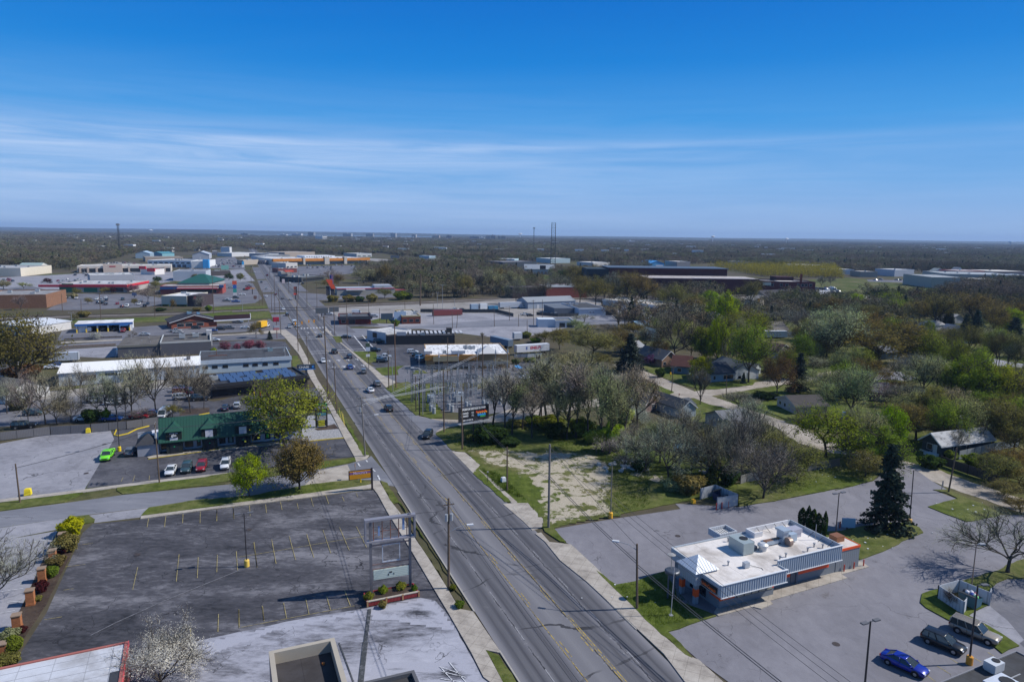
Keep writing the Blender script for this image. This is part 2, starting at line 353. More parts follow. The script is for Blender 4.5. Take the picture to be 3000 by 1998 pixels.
def f_road(t):
 v=t.coords('Object');sp=t.n('ShaderNodeSeparateXYZ');t.set(sp.inputs[0],v)
 st=t.coords('Object',(1,.03,1));s2=t.coords('Object',(1,.012,1));n1=t.noise(st,1.1,5,.7);n2=t.noise(v,.25,6,.7);n3=t.noise(v,8,3,.8)
 x=t.math('ADD',sp.outputs[0],t.math('MULTIPLY_ADD',t.noise(s2,.6,3),.8,-.4))
 D,M_,Lt,Ed=(.058,.058,.068),(.092,.092,.104),(.150,.148,.163),(.205,.2,.214)
 u=t.math('DIVIDE',x,17.2)
 c=t.ramp(u,[(.0,Ed),(.035,Lt),(.075,D),(.11,M_),(.15,D),(.2,Lt),(.24,D),(.295,M_),(.33,D),(.385,Lt),(.45,Lt),(.5,(.19,.187,.2)),(.57,Lt),(.62,(.15,.148,.16)),(.655,D),(.70,M_),(.735,D),(.785,Lt),(.83,D),(.875,M_),(.91,D),(.955,Lt),(1.0,Ed)])
 c=t.mix(t.ramp(n1,[(.4,0.0),(.65,.5)]),c,(.15,.148,.16))
 j=None
 for k,amp in((.2,.55),(.40,.4),(.605,.5),(.79,.65)):
  d=t.math('ABSOLUTE',t.math('SUBTRACT',t.math('ADD',sp.outputs[0],t.math('MULTIPLY_ADD',t.noise(t.coords('Object',(.3,.28,1)),1.6,6,.75),amp*1.4,-amp*.7)),17.2*k))
  e=t.math('MULTIPLY',t.math('LESS_THAN',d,.07),t.ramp(t.noise(t.coords('Object',(.2,1,1)),.22,4),[(.42,0.0),(.5,1.0)]));j=e if j is None else t.math('MAXIMUM',j,e)
  e2=t.math('MULTIPLY',t.math('LESS_THAN',d,.3),t.ramp(t.noise(v,1.3,5,.8),[(.57,0.0),(.62,.8)]))
  c=t.mix(e2,c,(.26,.258,.27))
 tr=t.math('MULTIPLY',t.cracks(t.coords('Object',(.35,1,1)),.07,.006,.3),t.ramp(t.noise(v,.1,3),[(.45,0.0),(.55,.9)]))
 c=t.mix(t.math('MAXIMUM',j,tr),c,(.03,.03,.034))
 c=t.mix(t.ramp(n2,[(.64,0.0),(.8,.5)]),c,(.24,.237,.25))
 return t.bsdf(t.mix(1.0,c,t.math('MULTIPLY_ADD',n3,.35,.83),'MULTIPLY'),.8,0,.3)
g_mat('road_asphalt',f_road)
def worn_paint(col,th=(.38,.52),back=(.13,.13,.145)):
 def f(t):
  v=t.coords();n=t.noise(v,1.6,6,.8);return t.bsdf(t.mix(t.ramp(n,[(th[0],1.0),(th[1],0.0)]),back,col),.8,0,.2)
 return f
g_mat('yellow_paint',worn_paint((.44,.31,.06),(.43,.58),(.12,.118,.12)))
g_mat('pale_yellow_paint',worn_paint((.36,.30,.13),(.47,.66),(.085,.085,.1)))
g_mat('white_paint',worn_paint((.62,.63,.66),(.48,.62),(.16,.16,.17)))
g_mat('dash_paint',worn_paint((.30,.30,.32),(.44,.62),(.13,.13,.14)))
def f_sand(t):
 v=t.coords();at=t.n('ShaderNodeAttribute',attribute_name='amount');n=t.noise(v,.35,6,.72,.4);n2=t.noise(v,4,4,.7)
 k=t.math('ADD',t.math('MULTIPLY',at.outputs['Fac'],.8),t.math('MULTIPLY_ADD',n,3.2,-1.98))
 s=t.ramp(n2,[(.3,(.28,.24,.18)),(.6,(.43,.385,.305)),(.8,(.49,.445,.365))])
 k2=t.ramp(k,[(.25,0.0),(.42,1.0)])
 return t.bsdf(t.mix(k2,grass_col(t,v,.9,1.0),s),.95,0,.1)
g_mat('sandy_grass',f_sand)
for nm,c,r in(('kerb_concrete',(.34,.32,.29),.9),('dark_iron',(.06,.05,.05),.7)):
 g_mat(nm,lambda t,c=c,r=r:t.bsdf(t.mix(1.0,c,t.math('MULTIPLY_ADD',t.noise(t.coords(),3,4,.7),.7,.65),'MULTIPLY'),r,0,.2))
LAY=[0.0];DONE=[]
def _in(x,y,p):
 c=False;j=len(p)-1
 for i in range(len(p)):
  if(p[i][1]>y)!=(p[j][1]>y)and x<(p[j][0]-p[i][0])*(y-p[i][1])/(p[j][1]-p[i][1])+p[i][0]:c=not c
  j=i
 return c
def _cross(a,b,c,d):
 o=lambda p,q,r:(q[0]-p[0])*(r[1]-p[1])-(q[1]-p[1])*(r[0]-p[0])
 return o(a,b,c)*o(a,b,d)<0 and o(c,d,a)*o(c,d,b)<0
def level(pts):
 p=[(v[0],v[1])for v in pts];bx=(min(v[0]for v in p),max(v[0]for v in p),min(v[1]for v in p),max(v[1]for v in p));lv=0
 for q,b,l in DONE:
  if l<lv or b[0]>bx[1]or b[1]<bx[0]or b[2]>bx[3]or b[3]<bx[2]:continue
  if any(_in(x,y,q)for x,y in p)or any(_in(x,y,p)for x,y in q)or any(_cross(p[i-1],p[i],q[j-1],q[j])for i in range(len(p))for j in range(len(q))):lv=max(lv,l)
 DONE.append((p,bx,lv+1));z=.004*(lv+1);LAY[0]=max(LAY[0],z);return z
def poly_of(*runs):
 out=[]
 for r in runs:
  k=r[0];out+=[w(k,r[i],r[i+1])for i in range(1,len(r),2)]
 return out
def tri_fill(pts,z,h=0.0,name='x',mat='grass',jit=0.0):
 bm=bmesh.new();q=[]
 for i,p in enumerate(pts):
  a,b=Vector(p[:2]),Vector(pts[(i+1)%len(pts)][:2]);L_=(b-a).length
  n=max(1,min(40,int(L_/1.5)))if jit else 1
  for s_ in range(n):
   c=a.lerp(b,s_/n)
   if jit and s_:c=c+Vector((random.uniform(-jit,jit),random.uniform(-jit,jit)))
   q.append(c)
 vs=[bm.verts.new((p.x,p.y,z+h))for p in q]
 es=[bm.edges.new((vs[i],vs[(i+1)%len(vs)]))for i in range(len(vs))]
 bmesh.ops.triangle_fill(bm,use_beauty=True,use_dissolve=False,edges=es)
 for f in bm.faces:
  if f.normal.z<0:f.normal_flip()
 if h>0:
  lo=[bm.verts.new((p.x,p.y,z-.02))for p in q]
  for i in range(len(q)):
   j=(i+1)%len(q);bm.faces.new((vs[i],vs[j],lo[j],lo[i]))
  bmesh.ops.recalc_face_normals(bm,faces=bm.faces[:])
 me=bpy.data.meshes.new(name);bm.to_mesh(me);bm.free();me.materials.append(MAT[mat]);return me
def sheet(name,mat,label,cat,*runs,h=0.0,jit=0.0,pts=None):
 pts=pts or poly_of(*runs)
 o=obj(name,tri_fill(pts,level(pts),h,name,mat,jit));struct(o,label,cat);return o
gp=MB()
for a,b in((0,1),):
 gp.face([(-14000,-300,0),(14000,-300,0),(14000,16000,0),(-14000,16000,0)])
o=gp.build('ground','mixed_ground');struct(o,'patchy green and brown ground under the whole town','ground')
def sstrip(name,mat,label,cat,v0,v1,u0,u1,h=0.0):
 return sheet(name,mat,label,cat,pts=[S(v0,u0),S(v1,u0),S(v1,u1),S(v0,u1)],h=h)
V0,V1=26.75,43.95
def roadv(u):return max(0,u-235)*.0075
sheet('grass','dry_grass','rough green ground between the houses at right','grass',('B3',1080,330,1500,180,2355,20),('B4',900,20,2900,60,2900,1346),('C4',2900,1000,1800,760,1100,500,700,380,0,300),('C3',1800,700,1200,700,700,740,0,600,-300,300),('B3',700,1150,820,700,1000,500))
sheet('parking_lot','old_asphalt','empty dark cracked parking lot with faded yellow stall lines','parking lot',('D1',715,175,400,870,100,1330,-400,2300),('D2',900,2300,2300,2300,2120,1568,2050,1530,1950,1330,1760,1000,1640,800,1450,480,1240,140,1165,0),('C1',1655,785,940,882,0,995),('C0',1385,1080,915,1125))
sheet('concrete_yard','worn_concrete','pale bleached concrete yard with dark stains and cracks','yard',('D2',0,1145,400,1058,750,998,1070,945,1520,860,1640,880,1760,1010,2050,1535,2100,1568,2200,1900,-900,1900),('D1',1300,1250,1680,1115),jit=.12)
sheet('side_lot','pale_lot','pale lot with white stall lines left of the brick pillars','parking lot',('D1',-300,280,180,215,500,160,420,300,260,650,100,1000,-50,1300,-600,1300))
sheet('planting_bed','mulch','narrow mulch bed under the row of brick pillars','planting bed',('D1',520,150,700,140,690,180,560,480,400,800,200,1100,100,1330,-80,1330,20,1100,110,980,250,700,370,420,440,280),h=.08,jit=.08)
sheet('side_street','side_asphalt','pale grey side street running left from the main road','road',('C0',-500,1075,0,1003,690,912,1220,838,2240,738),('C1',620,668,1150,582,1420,533,1490,512,1590,490,1640,455,1900,760,1800,745,1730,705,1640,690,1480,692,980,750,450,852),('C0',1900,892,1480,962,800,1042,0,1162,-500,1240))
sheet('apron','pale_lot','pale driveway apron into the dark parking lot','driveway',('C0',870,1040,1470,965,1385,1060,930,1115))
sheet('apron','pale_lot','pale driveway apron beside the yellow shrub','driveway',('C0',-300,1220,0,1165,720,1055,560,1180,0,1290,-300,1330))
sheet('concrete_pad','sidewalk_concrete','concrete end of the side street with tar joints','road slab',('C1',1130,600,1405,540,1480,690,980,750))
sheet('shop_parking','shop_lot','dark patched parking lot in front of the green roofed shops','parking lot',('C0',1120,210,1380,170,1500,150,2355,-150),('C1',560,-120,1000,60,1240,280,1370,285,1480,465,1090,500,600,585,0,665),('C0',2240,640,1570,695,850,775))
sheet('side_lot','pale_lot','wide pale lot beside the lime green pickup','parking lot',('C0',-900,420,0,335,500,240,1090,205,1125,290,830,792,0,888,-900,960))
sheet('stone_bed','stones','pale river stone bed around the shop pylon sign','stone bed',('C1',960,180,1020,60,1240,40,1372,278,1035,312,960,316))
sheet('paver_patch','mulch','reddish brown gravel patch beneath the shop pylon sign','gravel patch',('C1',1080,190,1280,140,1322,188,1110,205))
sheet('rear_parking','shop_lot','dark parking lot behind the green roofed shops','parking lot',('B0',1600,1120,1700,1000,1700,840,2110,930,2355,880),('B1',330,870,700,860,1150,780,1200,930,1000,980,560,1080,0,1130))
sheet('mulch_island','mulch','brown mulch island under the grey tree behind the shops','planting bed',('B0',1760,1070,1830,1000,2065,990,2062,1040))
SW='sidewalk_concrete'
def lawn(label,*runs):return sheet('lawn','grass',label,'lawn',*runs,h=.13,jit=.2)
def walk(label,*runs):return sheet('sidewalk',SW,label,'sidewalk',*runs,h=.12)
lawn('grass strip beside the pale lot and leaning wooden pole',('C0',-400,965,0,920,820,818,760,862,640,912,0,1000,-400,1060))
lawn('grass strip between the side street and the parked cars',('C0',1155,772,1570,722,2240,642),('C1',0,660,230,630,620,580,1480,478,1490,512,1150,580,620,664,0,737),('C0',2220,732,1210,836,1150,800))
lawn('grass strip with two round trees beside the side street',('C0',1470,968,2050,880),('C1',0,890,450,852,980,750,1480,692,1640,715,1600,748,940,838,0,962),('C0',2355,928,1390,1050))
lawn('small grass corner by the yellow shrub',('C0',700,1060,870,1042,935,1085,930,1110,800,1135))
walk('sidewalk along the far edge of the dark parking lot',('C0',1390,1052,2355,930),('C1',0,964,940,840,1640,740,1660,775,940,880,0,992),('C0',1385,1080))
walk('sidewalk below the parked cars',('C0',-400,945,0,888,820,792,1500,702,2240,625,2240,642,1570,722,1155,772,820,818,0,918,-400,965))
walk('sidewalk in front of the green roofed shops',('C0',1450,470,1570,440,2355,355),('C1',0,385,720,315,830,310,830,335,0,415),('C0',1470,484))
walk('sidewalk on the left of the main road',('C1',1640,705,1720,705,1830,900,1940,1040,2060,1260),('D2',1330,150,1560,490,1750,790,1850,960,1960,980,2200,1330,2070,1305,2210,1568,2500,2000,2330,2000,2100,1568,2050,1530,1950,1330,1760,1000,1640,800,1450,480,1240,140,1165,0),('C1',1660,780))
lawn('grass verge between sidewalk and main road',('C1',1732,703,1800,728,1900,885,2000,1035,2160,1280),('D2',1320,20,1460,245,1650,520,1800,760,1895,905,1850,955,1750,782,1560,484,1330,145),('C1',1960,1100,1830,900))
lawn('grass verge at the bottom beside the main road',('D2',2068,1305,2180,1350,2289,1505,2480,1850,2400,1850,2210,1568))
walk('sidewalk left of the road past the shop pylon sign',('B1',1045,712,1110,712,1200,855,1290,1025),('C1',1560,440,1620,455,1590,490,1490,512,1480,478,1370,280,1230,0),('B1',1200,965,1130,850))
lawn('narrow verge with yellow guy wires',('B1',1290,1020,1330,1020,1440,1180),('C1',1500,285,1620,452,1560,455,1400,170))
sheet('lot','grey_lot','grey yard behind the row of bare trees','parking lot',('B0',-600,900,600,820,1200,770,1700,720,1700,1000,1500,1080,900,1120,-600,1220))
sheet('lane','dirt_lot','pale concrete lane before the long pale blue barn','driveway',('B0',0,860,600,830,1100,745,1700,715,1700,790,1200,835,500,900,0,960))
lawn('grass strip in front of the long pale blue barn',('B0',590,795,950,765,900,790,610,812));lawn('short grass strip near the barn door',('B0',1320,740,1520,725,1500,745,1330,755));lawn('grass strip beside the grey yard',('B0',900,850,1200,832,1180,850,920,866))
sheet('street','grey_lot','cross street west of the traffic lights','road',('B0',-700,470,600,372,1200,325,2100,285),('B1',0,290,700,262,800,262,960,300,700,318,0,330),('B0',2100,325,1200,375,600,408,-700,520))
walk('pale sidewalk along the cross street',('B0',600,345,1200,318,2355,265),('B1',700,225,760,255,0,290),('B0',1200,330,600,358))
sheet('lot','grey_lot','grey forecourt of the blue and white car wash','parking lot',('B0',560,330,620,215,1300,200,1700,170,2355,160),('B1',640,120,750,200,690,225,0,265),('B0',1200,318))
sheet('lot','pale_lot','pale lot behind the white barn roof','parking lot',('B0',600,420,1160,385,1700,440,1000,500,600,480))
sheet('lot','shop_lot','dark lot with pink blossom trees','parking lot',('B1',0,345,560,325,790,340,850,420,0,450),('B0',2080,440))
walk('brick toned sidewalk past the bank sign',('B1',700,225,800,225,900,300,1040,560,1110,712,1045,712,930,470,790,300))
lawn('square of grass beside the blue banded building',('B1',860,482,915,482,945,555,865,600))
lawn('bright grass block south of the railway crossing',('B1',210,60,630,42,662,108,250,122));lawn('grass beside the railway left of the road',('A1',1850,770,2300,755,2310,775,1840,795));lawn('grass along the railway',('A1',500,890,1500,845,2000,800,2010,850,1500,890,900,905,500,910))
sheet('ballast_bed','ballast','brown railway ballast crossing the town','railway bed',('A1',-900,880,500,838,1500,812,2320,780),('A2',560,775,830,770,1000,752,2355,690),('A4',1200,560,1200,600),('A2',2355,725,1000,778,850,800,570,795),('A1',2330,800,1500,838,500,868,-900,910))
sheet('dirt_yard','dirt_lot','pale dusty yard right of the main road','yard',('A2',860,790,1000,775,2355,720),('A3',760,660,1350,720,1400,840,1850,830,1850,860,0,950),('A2',1640,930,1000,880,930,860))
sheet('lot','pale_lot','large pale cracked lot behind the buffet restaurant','parking lot',('B2',-500,60,800,60,1340,150,1700,170,1350,250,1000,320,440,250,0,200,-500,190))
sheet('street','side_asphalt','cross street east of the traffic lights','road',('B1',1140,200,1200,205,1700,212,2355,172),('B2',400,155,900,125,1340,108),('B3',-200,70,450,80,420,125),('B2',2300,160,1340,185,900,192,400,205,0,215),('B1',1500,300,1270,290))
sheet('lot','shop_lot','dark lot around the red brick corner shop','parking lot',('B1',1180,150,1650,130,1720,180,1290,205))
sheet('lot','shop_lot','dark restaurant lot with a row of parked cars','parking lot',('B1',1270,290,1570,300,2200,370,2355,420),('B2',160,420,160,640,0,600),('B1',2170,560,1700,600,1620,540,1420,420,1360,350))
sheet('drive','grey_lot','grey curved driveway past the buffet restaurant','driveway',('B1',1700,600,2180,560,2355,600),('B2',160,650,1000,560,1400,490,1500,560,1250,760,400,740,0,760),('B1',2050,760,1880,740,1790,800,1700,680,1600,560))
sheet('lot','shop_lot','dark lot with blue handicap stall beside the substation','parking lot',('B2',1020,560,1400,500,1330,560,1260,610,1000,640))
walk('sidewalk right of the road by the car row',('B1',1200,205,1270,290,1420,410,1600,555,1780,690,1890,740,1790,800,1660,655,1480,480,1330,350,1180,230))
lawn('grass island by the tall restaurant sign',('B1',1460,440,1680,440,1740,540,1600,552));lawn('grass island with white stones by the restaurant drive',('B1',1680,605,1960,580,1900,620,1910,668,1750,675))
lawn('small round grass island at the drive',('B1',2050,640,2110,610,2200,650,2060,662));lawn('grass bank at the corner near the street shop',('B1',1260,290,1340,290,1360,350,1300,352))
lawn('large grass corner before the substation',('B1',1870,760,2000,738,2060,770,2355,750),('B2',400,742,400,850,200,868,300,1000,322,1092,210,1102,90,1065),('B1',2080,1070,1960,960,1780,800))
sheet('substation_yard','grey_lot','pale gravel yard of the electric substation','yard',('B2',200,865,400,840,760,800,1100,830,1100,1000,760,1060,330,1030))
def ribbon(name,mat,label,cat,pts,wid):
 q=[Vector(p)for p in pts];Lf=[];Rt=[]
 for i,p in enumerate(q):
  d=(q[min(i+1,len(q)-1)]-q[max(i-1,0)]);d.z=0;d.normalize();n=Vector((-d.y,d.x,0))*wid/2
  n*=random.uniform(.92,1.12);Lf.append(p+n);Rt.append(p-n)
 return sheet(name,mat,label,cat,pts=Lf+Rt[::-1],jit=.25)
sheet('gravel_drive','gravel_road','pale gravel apron joining the main road by the billboard','road',('B2',-60,1040,80,1072,240,1102,480,1112,760,1090,1000,1000,1450,960,1450,1045,1000,1125,600,1150,400,1180,260,1235,40,1260))
ribbon('gravel_road','gravel_road','winding gravel road between the houses','road',[w('B2',1400,1010),w('B2',2000,915),w('B3',120,905),w('B3',450,885),w('B3',700,868),w('B3',850,880),w('B3',1000,935),w('B3',1300,1040),w('B3',1700,1175),w('C4',80,200),w('C4',260,320),w('C4',560,400),w('C4',850,460),w('C4',1150,545),w('C4',1350,600),w('C4',1700,735),w('C4',2100,865),w('C4',2500,1000),w('C4',2900,1160)],7)
ribbon('gravel_road','gravel_road','gravel lane leading past the dark spruce','road',[w('B3',720,850),w('B3',600,800),w('B3',420,715),w('B3',250,640),w('B3',60,560)],7)
ribbon('gravel_road','gravel_road','gravel lane past the grey house with white garage','road',[w('B3',800,868),w('B3',1100,815),w('B3',1400,770),w('B3',1650,735),w('B3',2000,690),w('B3',2300,640),w('B4',1000,600)],7)
lawn('lawn in front of the brown and blue houses',('B3',290,560,600,560,1400,720,1360,770,1000,812,880,815,760,790,600,745,460,690,280,625))
lawn('lawn triangle with a white frame',('B3',140,760,260,730,420,770,590,842,540,862,150,872));lawn('lawn behind the grey twin house',('B3',860,950,1050,985,1300,1070,1500,1180,1300,1230,700,1180,600,1060))
lawn('lawn round the tan ranch house',('B3',1070,880,1200,840,1700,800,2355,900),('C4',800,0,800,230,400,230,0,130),('B3',1700,1110,1400,1000,1200,940))
lawn('lawn strip before the grey flat roof',('B4',720,745,1000,715,1250,735,1100,742,740,778))
sheet('paved_lane','pale_lot','pale paved lane among the trees at right','road',('B4',500,720,860,610,1150,640,1300,700,1200,730,1000,712,720,745,600,752))
sheet('paved_lane','pale_lot','pale road beyond the tall bare trees at far right','road',('B4',1900,490,2000,500,2400,570,2400,600,2150,590,1950,545))
sheet('paved_lane','pale_lot','pale sidewalk beyond the tall bare trees at far right','road',('B4',1950,590,2080,610,2400,665,2400,680,2100,645,1950,610))
lawn('mown lawn at far right beside the hedge',('B4',1980,640,2355,690,2700,760,2700,860,2120,840,2000,760))
lawn('green thicket floor of the vacant lot',('C2',255,240,330,200,520,160,760,140,1000,130,1500,60),('C3',200,250,300,520,900,700,1230,730),('C3',1225,950,900,880,600,925,0,1045),('C2',1700,1090,1420,1172,1500,1300,1570,1340,1430,1250,1300,1165,1345,1110,1170,925,1060,925,950,870,800,760,690,660,630,625,695,550,560,425,420,405,380,370,330,310))
def soft(name,mat,label,cat,pts,feather=4.0,step=.9,h=.0):
 zz=level(pts)
 p2=[Vector(p[:2])for p in pts];xs=[p.x for p in p2];ys=[p.y for p in p2]
 def inside(x,y):
  c=False;j=len(p2)-1
  for i in range(len(p2)):
   a,b=p2[i],p2[j]
   if(a.y>y)!=(b.y>y)and x<(b.x-a.x)*(y-a.y)/(b.y-a.y)+a.x:c=not c
   j=i
  return c
 def dist(x,y):
  q=Vector((x,y));d=1e9
  for i in range(len(p2)):
   a,b=p2[i],p2[(i+1)%len(p2)];ab=b-a;t_=max(0,min(1,(q-a).dot(ab)/ab.length_squared));d=min(d,(q-a-ab*t_).length)
  return d
 nx=int((max(xs)-min(xs))/step)+2;ny=int((max(ys)-min(ys))/step)+2
 vid={};vs=[];am=[];fs=[]
 for i in range(nx):
  for j in range(ny):
   x=min(xs)+i*step;y=min(ys)+j*step
   if inside(x,y):vid[i,j]=len(vs);vs.append((x,y,zz+h));am.append(min(1.0,dist(x,y)/feather))
 for(i,j),a in vid.items():
  if(i+1,j)in vid and(i,j+1)in vid and(i+1,j+1)in vid:fs.append((a,vid[i+1,j],vid[i+1,j+1],vid[i,j+1]))
 me=bpy.data.meshes.new(name);me.from_pydata(vs,[],fs);at=me.attributes.new('amount','FLOAT','POINT');at.data.foreach_set('value',am);me.materials.append(MAT[mat])
 return struct(obj(name,me),label,cat)
soft('sand_patch','sandy_grass','bare sandy ground with sparse grass in the vacant lot','bare ground',poly_of(('C2',480,370,700,390,960,375,1250,400,1500,390,1850,440,2080,540,2100,700,2030,880,2090,1060,1430,1165,1310,1150,1180,935,1090,922,1180,880,1200,800,1080,690,950,600,880,600,700,545,560,425)),2.6,.8,.16)
soft('sand_patch','sandy_grass','trampled earth under the grey thicket','bare ground',poly_of(('C3',-100,520,100,520,350,600,640,640,600,850,350,760,50,640)),4,1.0,.14)
def f_stain(t):
 v=t.coords();at=t.n('ShaderNodeAttribute',attribute_name='amount');s2=t.coords('Object',(.3,1,1),R22-pi/2);n=t.noise(s2,.5,7,.75,.5);n3=t.noise(v,6,3,.8)
 k=t.ramp(t.math('ADD',t.math('MULTIPLY',at.outputs['Fac'],.5),t.math('MULTIPLY_ADD',n,1.6,-.9)),[(.15,0.0),(.45,1.0)])
 return t.bsdf(t.mix(1.0,t.mix(k,(.34,.345,.40),(.045,.046,.056)),t.math('MULTIPLY_ADD',n3,.35,.82),'MULTIPLY'),.85,0,.2)
g_mat('stained_concrete',f_stain)
soft('stain_patch','stained_concrete','black weathered stains below the red planter','stain',poly_of(('D2',1080,950,1520,865,1640,885,1760,1015,1850,1150,1600,1120,1300,1060,1090,1060)),3.0,.5)
soft('stain_patch','stained_concrete','black weathered stains at the bottom of the pale yard','stain',poly_of(('D2',1040,1640,1080,1440,1300,1380,1600,1400,1860,1310,2040,1520,2080,1640)),3.0,.5)
soft('stain_patch','stained_concrete','dark streaks along the upper edge of the pale yard','stain',poly_of(('D2',-280,1230,0,1155,400,1068,750,1008,1060,955,1060,1010,700,1060,300,1150,0,1260,-280,1380)),2.5,.5)
sheet('parking_lot','restaurant_lot','wide grey lavender asphalt lot around the restaurant','parking lot',('D3',635,287,1100,207,1700,118),('C3',600,928,1220,962,1700,882,2355,752),('C4',490,800,870,705,1000,600,1170,515,1300,600,1440,700,1600,790,1480,800,1900,960,2120,1040,2355,1040,2900,1200,2900,2200),('D5',2204,1600,1000,2300),('D3',2100,1900,2100,1568,1850,1385,1590,1155,1290,930,1000,640,780,420,740,400))
walk('broken concrete apron beside the vacant lot',('C2',1060,922,1165,925,1345,1110,1300,1165,1210,1195,1120,1105,920,935))
walk('pale concrete apron near the dark parked hatchback',('C2',415,415,545,425,696,550,625,630,540,540))
walk('sidewalk strip beside the grass and post',('C2',680,590,760,650,1060,915,1060,960,1000,920,860,790,700,640))
walk('sidewalk and aprons on the right of the main road',('D3',480,330,530,320,600,400,780,420,985,608,1290,930,1480,1120,1740,1345,1850,1388,2050,1568,2400,1950,2100,1950,1730,1568,1560,1340,915,735,690,555,560,395))
lawn('grass strip at the kerb by the vacant lot',('C2',625,632,680,592,860,780,1000,915,940,915,830,810));
lawn('grass front yard of the restaurant',('D3',992,640,1160,757,1340,725,1580,640,1690,900,1960,1000,2000,1020,1860,1062,1592,1152,1700,1250,1800,1375,1740,1348,1480,1120,1290,930,1150,800))
lawn('grass tongue by the tall steel pole',('D3',540,240,630,280,740,398,690,395,560,310));
lawn('grass behind the dumpster and under the vase shaped tree',('C3',1225,960,1700,882,2355,752),('C4',490,798,870,702,980,610,1080,540,900,520,550,440,200,430,0,560),('C3',1900,560,1200,730))
lawn('grass island between the lot and gravel road',('C4',1408,962,1560,915,1700,880,1600,830,1460,795,1600,795,1740,850,2000,960,2115,1020,2120,1042,1840,1105,1780,1108))
lawn('grass island under the tall spruce',('D5',378,280,385,185,520,180,640,150,900,110,1150,105,1240,150,1275,195,900,370,682,447,672,380,520,290))
lawn('grass island beside the white dumpster fence',('D5',1245,840,1262,760,1400,720,1640,640,1900,560,2204,440,2500,330,2500,420,2204,620,2050,620,1950,660,1890,720,1850,760,1880,860,1690,960,2000,1130,2160,1240,2000,1310,1940,1260,1700,1090,1500,1000,1300,890))
sheet('drive','grey_lot','dark cracked drive behind the dumpster fence','driveway',('D5',1890,860,1900,720,1960,665,2060,625,2204,622,2500,600,2500,1300,2204,1250,2100,1150))
sheet('concrete_pad','pale_lot','pale concrete pad before the dumpster','driveway',('D5',1660,900,1890,870,2050,1000,2204,1180,2140,1230,1900,1060,1690,950))
walk('concrete walk along the restaurant front',('D4',645,1165,690,1200,1030,1110,1110,1130,1225,1080,1195,1050,1960,825,1900,790,2170,715,2100,660,1900,690,1200,880,700,1080))
def f_oil(t):
 v=t.coords();at=t.n('ShaderNodeAttribute',attribute_name='amount');n=t.noise(v,.8,7,.8,.6);n3=t.noise(v,9,3,.8)
 k=t.ramp(t.math('ADD',t.math('MULTIPLY',at.outputs['Fac'],.45),t.math('MULTIPLY_ADD',n,2.0,-1.25)),[(.12,0.0),(.5,1.0)])
 return t.bsdf(t.mix(1.0,t.mix(k,(.187,.183,.205),(.07,.058,.05)),t.math('MULTIPLY_ADD',n3,.3,.85),'MULTIPLY'),.8,0,.25)
g_mat('oily_asphalt',f_oil)
for q in((640,1220,820,1190,980,1190,960,1260,760,1300,640,1280),(1370,1010,1500,985,1560,1040,1480,1090,1380,1060),(1600,960,1760,900,1960,1030,1940,1090,1800,1060,1620,1020),(1830,1030,1960,1020,1990,1080,1860,1090)):soft('oil_stain','oily_asphalt','brown oily drips on the asphalt beside the restaurant walk','stain',poly_of(('D4',*q)),1.2,.25)
soft('oil_stain','oily_asphalt','round dark stain around the manhole in the grey lot','stain',poly_of(('D5',430,1180,480,1165,560,1190,540,1240,460,1260,420,1220)),1.2,.25)
for k,m,lb,pts in(('A1','grey_lot','grey shop lot left of the brick wholesale building',(400,790,640,650,1150,650,1420,690,1400,740,1260,765,700,792)),('A1','grey_lot','grey lot with the tall multi panel sign',(1640,750,1740,620,1900,560,2120,545,2180,560,2260,690,2200,730,1800,765)),('A1','pale_lot','pale lot in front of the left plaza',(-300,520,430,490,800,470,1480,460,2100,440,2200,540,1900,560,1500,540,1160,600,300,650,-300,600)),('A1','dirt_lot','pale lot behind the long plaza',(760,400,1000,375,1300,400,1300,430,760,430)),('A1','grey_lot','car dealer lot left of the road',(1800,430,1870,340,2020,330,2120,440)),('A1','grey_lot','dark lot left of the red banded store',(-300,650,250,580,420,620,380,650,0,660)),('A2','grey_lot','lot along the plaza with the orange awning',(560,480,640,420,1450,400,1480,440,1350,470,1000,500,800,560,660,560)),('A2','grey_lot','grey lot of the restaurant with the orange blade',(680,670,820,640,1100,660,1650,655,1640,680,900,710)),('A2','dirt_lot','pale far road right of the plaza',(1350,340,1700,360,2355,400,2355,415,1700,385,1350,360)),('A4','dirt_lot','sandy lot beside the brick factory',(600,600,1000,575,1260,620,1250,690,700,700)),('A4','dirt_lot','pale road beyond the gable roofed shop',(260,700,700,670,1300,640,1300,700,720,720,270,735)),('A4','dry_grass','wide dry field beside the factory',(700,470,1000,455,1640,510,1900,540,1850,600,1500,615,1000,580,760,530)),('A4','grey_lot','grey lot by the far warehouses',(1150,470,1650,480,1650,500,1160,485)),('A3','pale_lot','pale lot around the low white garages',(1130,740,1400,790,1860,810,1860,860,1380,880,1000,830)),('A3','dry_grass','green bank below the slate roofed shop',(640,480,800,475,950,500,830,550,640,530)),('A2','grass','grass by the railway crossing right of the road',(840,720,980,705,970,755,860,762)),('A2','grass','grass block behind the billboards',(1430,880,1520,860,1640,880,1630,910,1450,905))):
 sheet('lot' if 'grass' not in m else 'field',m,lb,'parking lot' if 'grass' not in m else 'field',(k,*pts))
def road_piece(u0,u1,az,v0,label):
 b=MB();L_=u1-u0;n=max(1,int(L_/60))
 for i in range(n):b.face([(0,L_*i/n,0),(V1-V0,L_*i/n,0),(V1-V0,L_*(i+1)/n,0),(0,L_*(i+1)/n,0)])
 o=b.build('main_road','road_asphalt');fr=Matrix.Rotation(-az,4,'Z');p0=S(v0,u0);p=S(v0,u0,level([p0+(fr@Vector(q))for q in((0,0,0),(V1-V0,0,0),(V1-V0,L_,0),(0,L_,0))]));o.location=p;o.rotation_euler=(0,0,-az);return struct(o,label,'road')
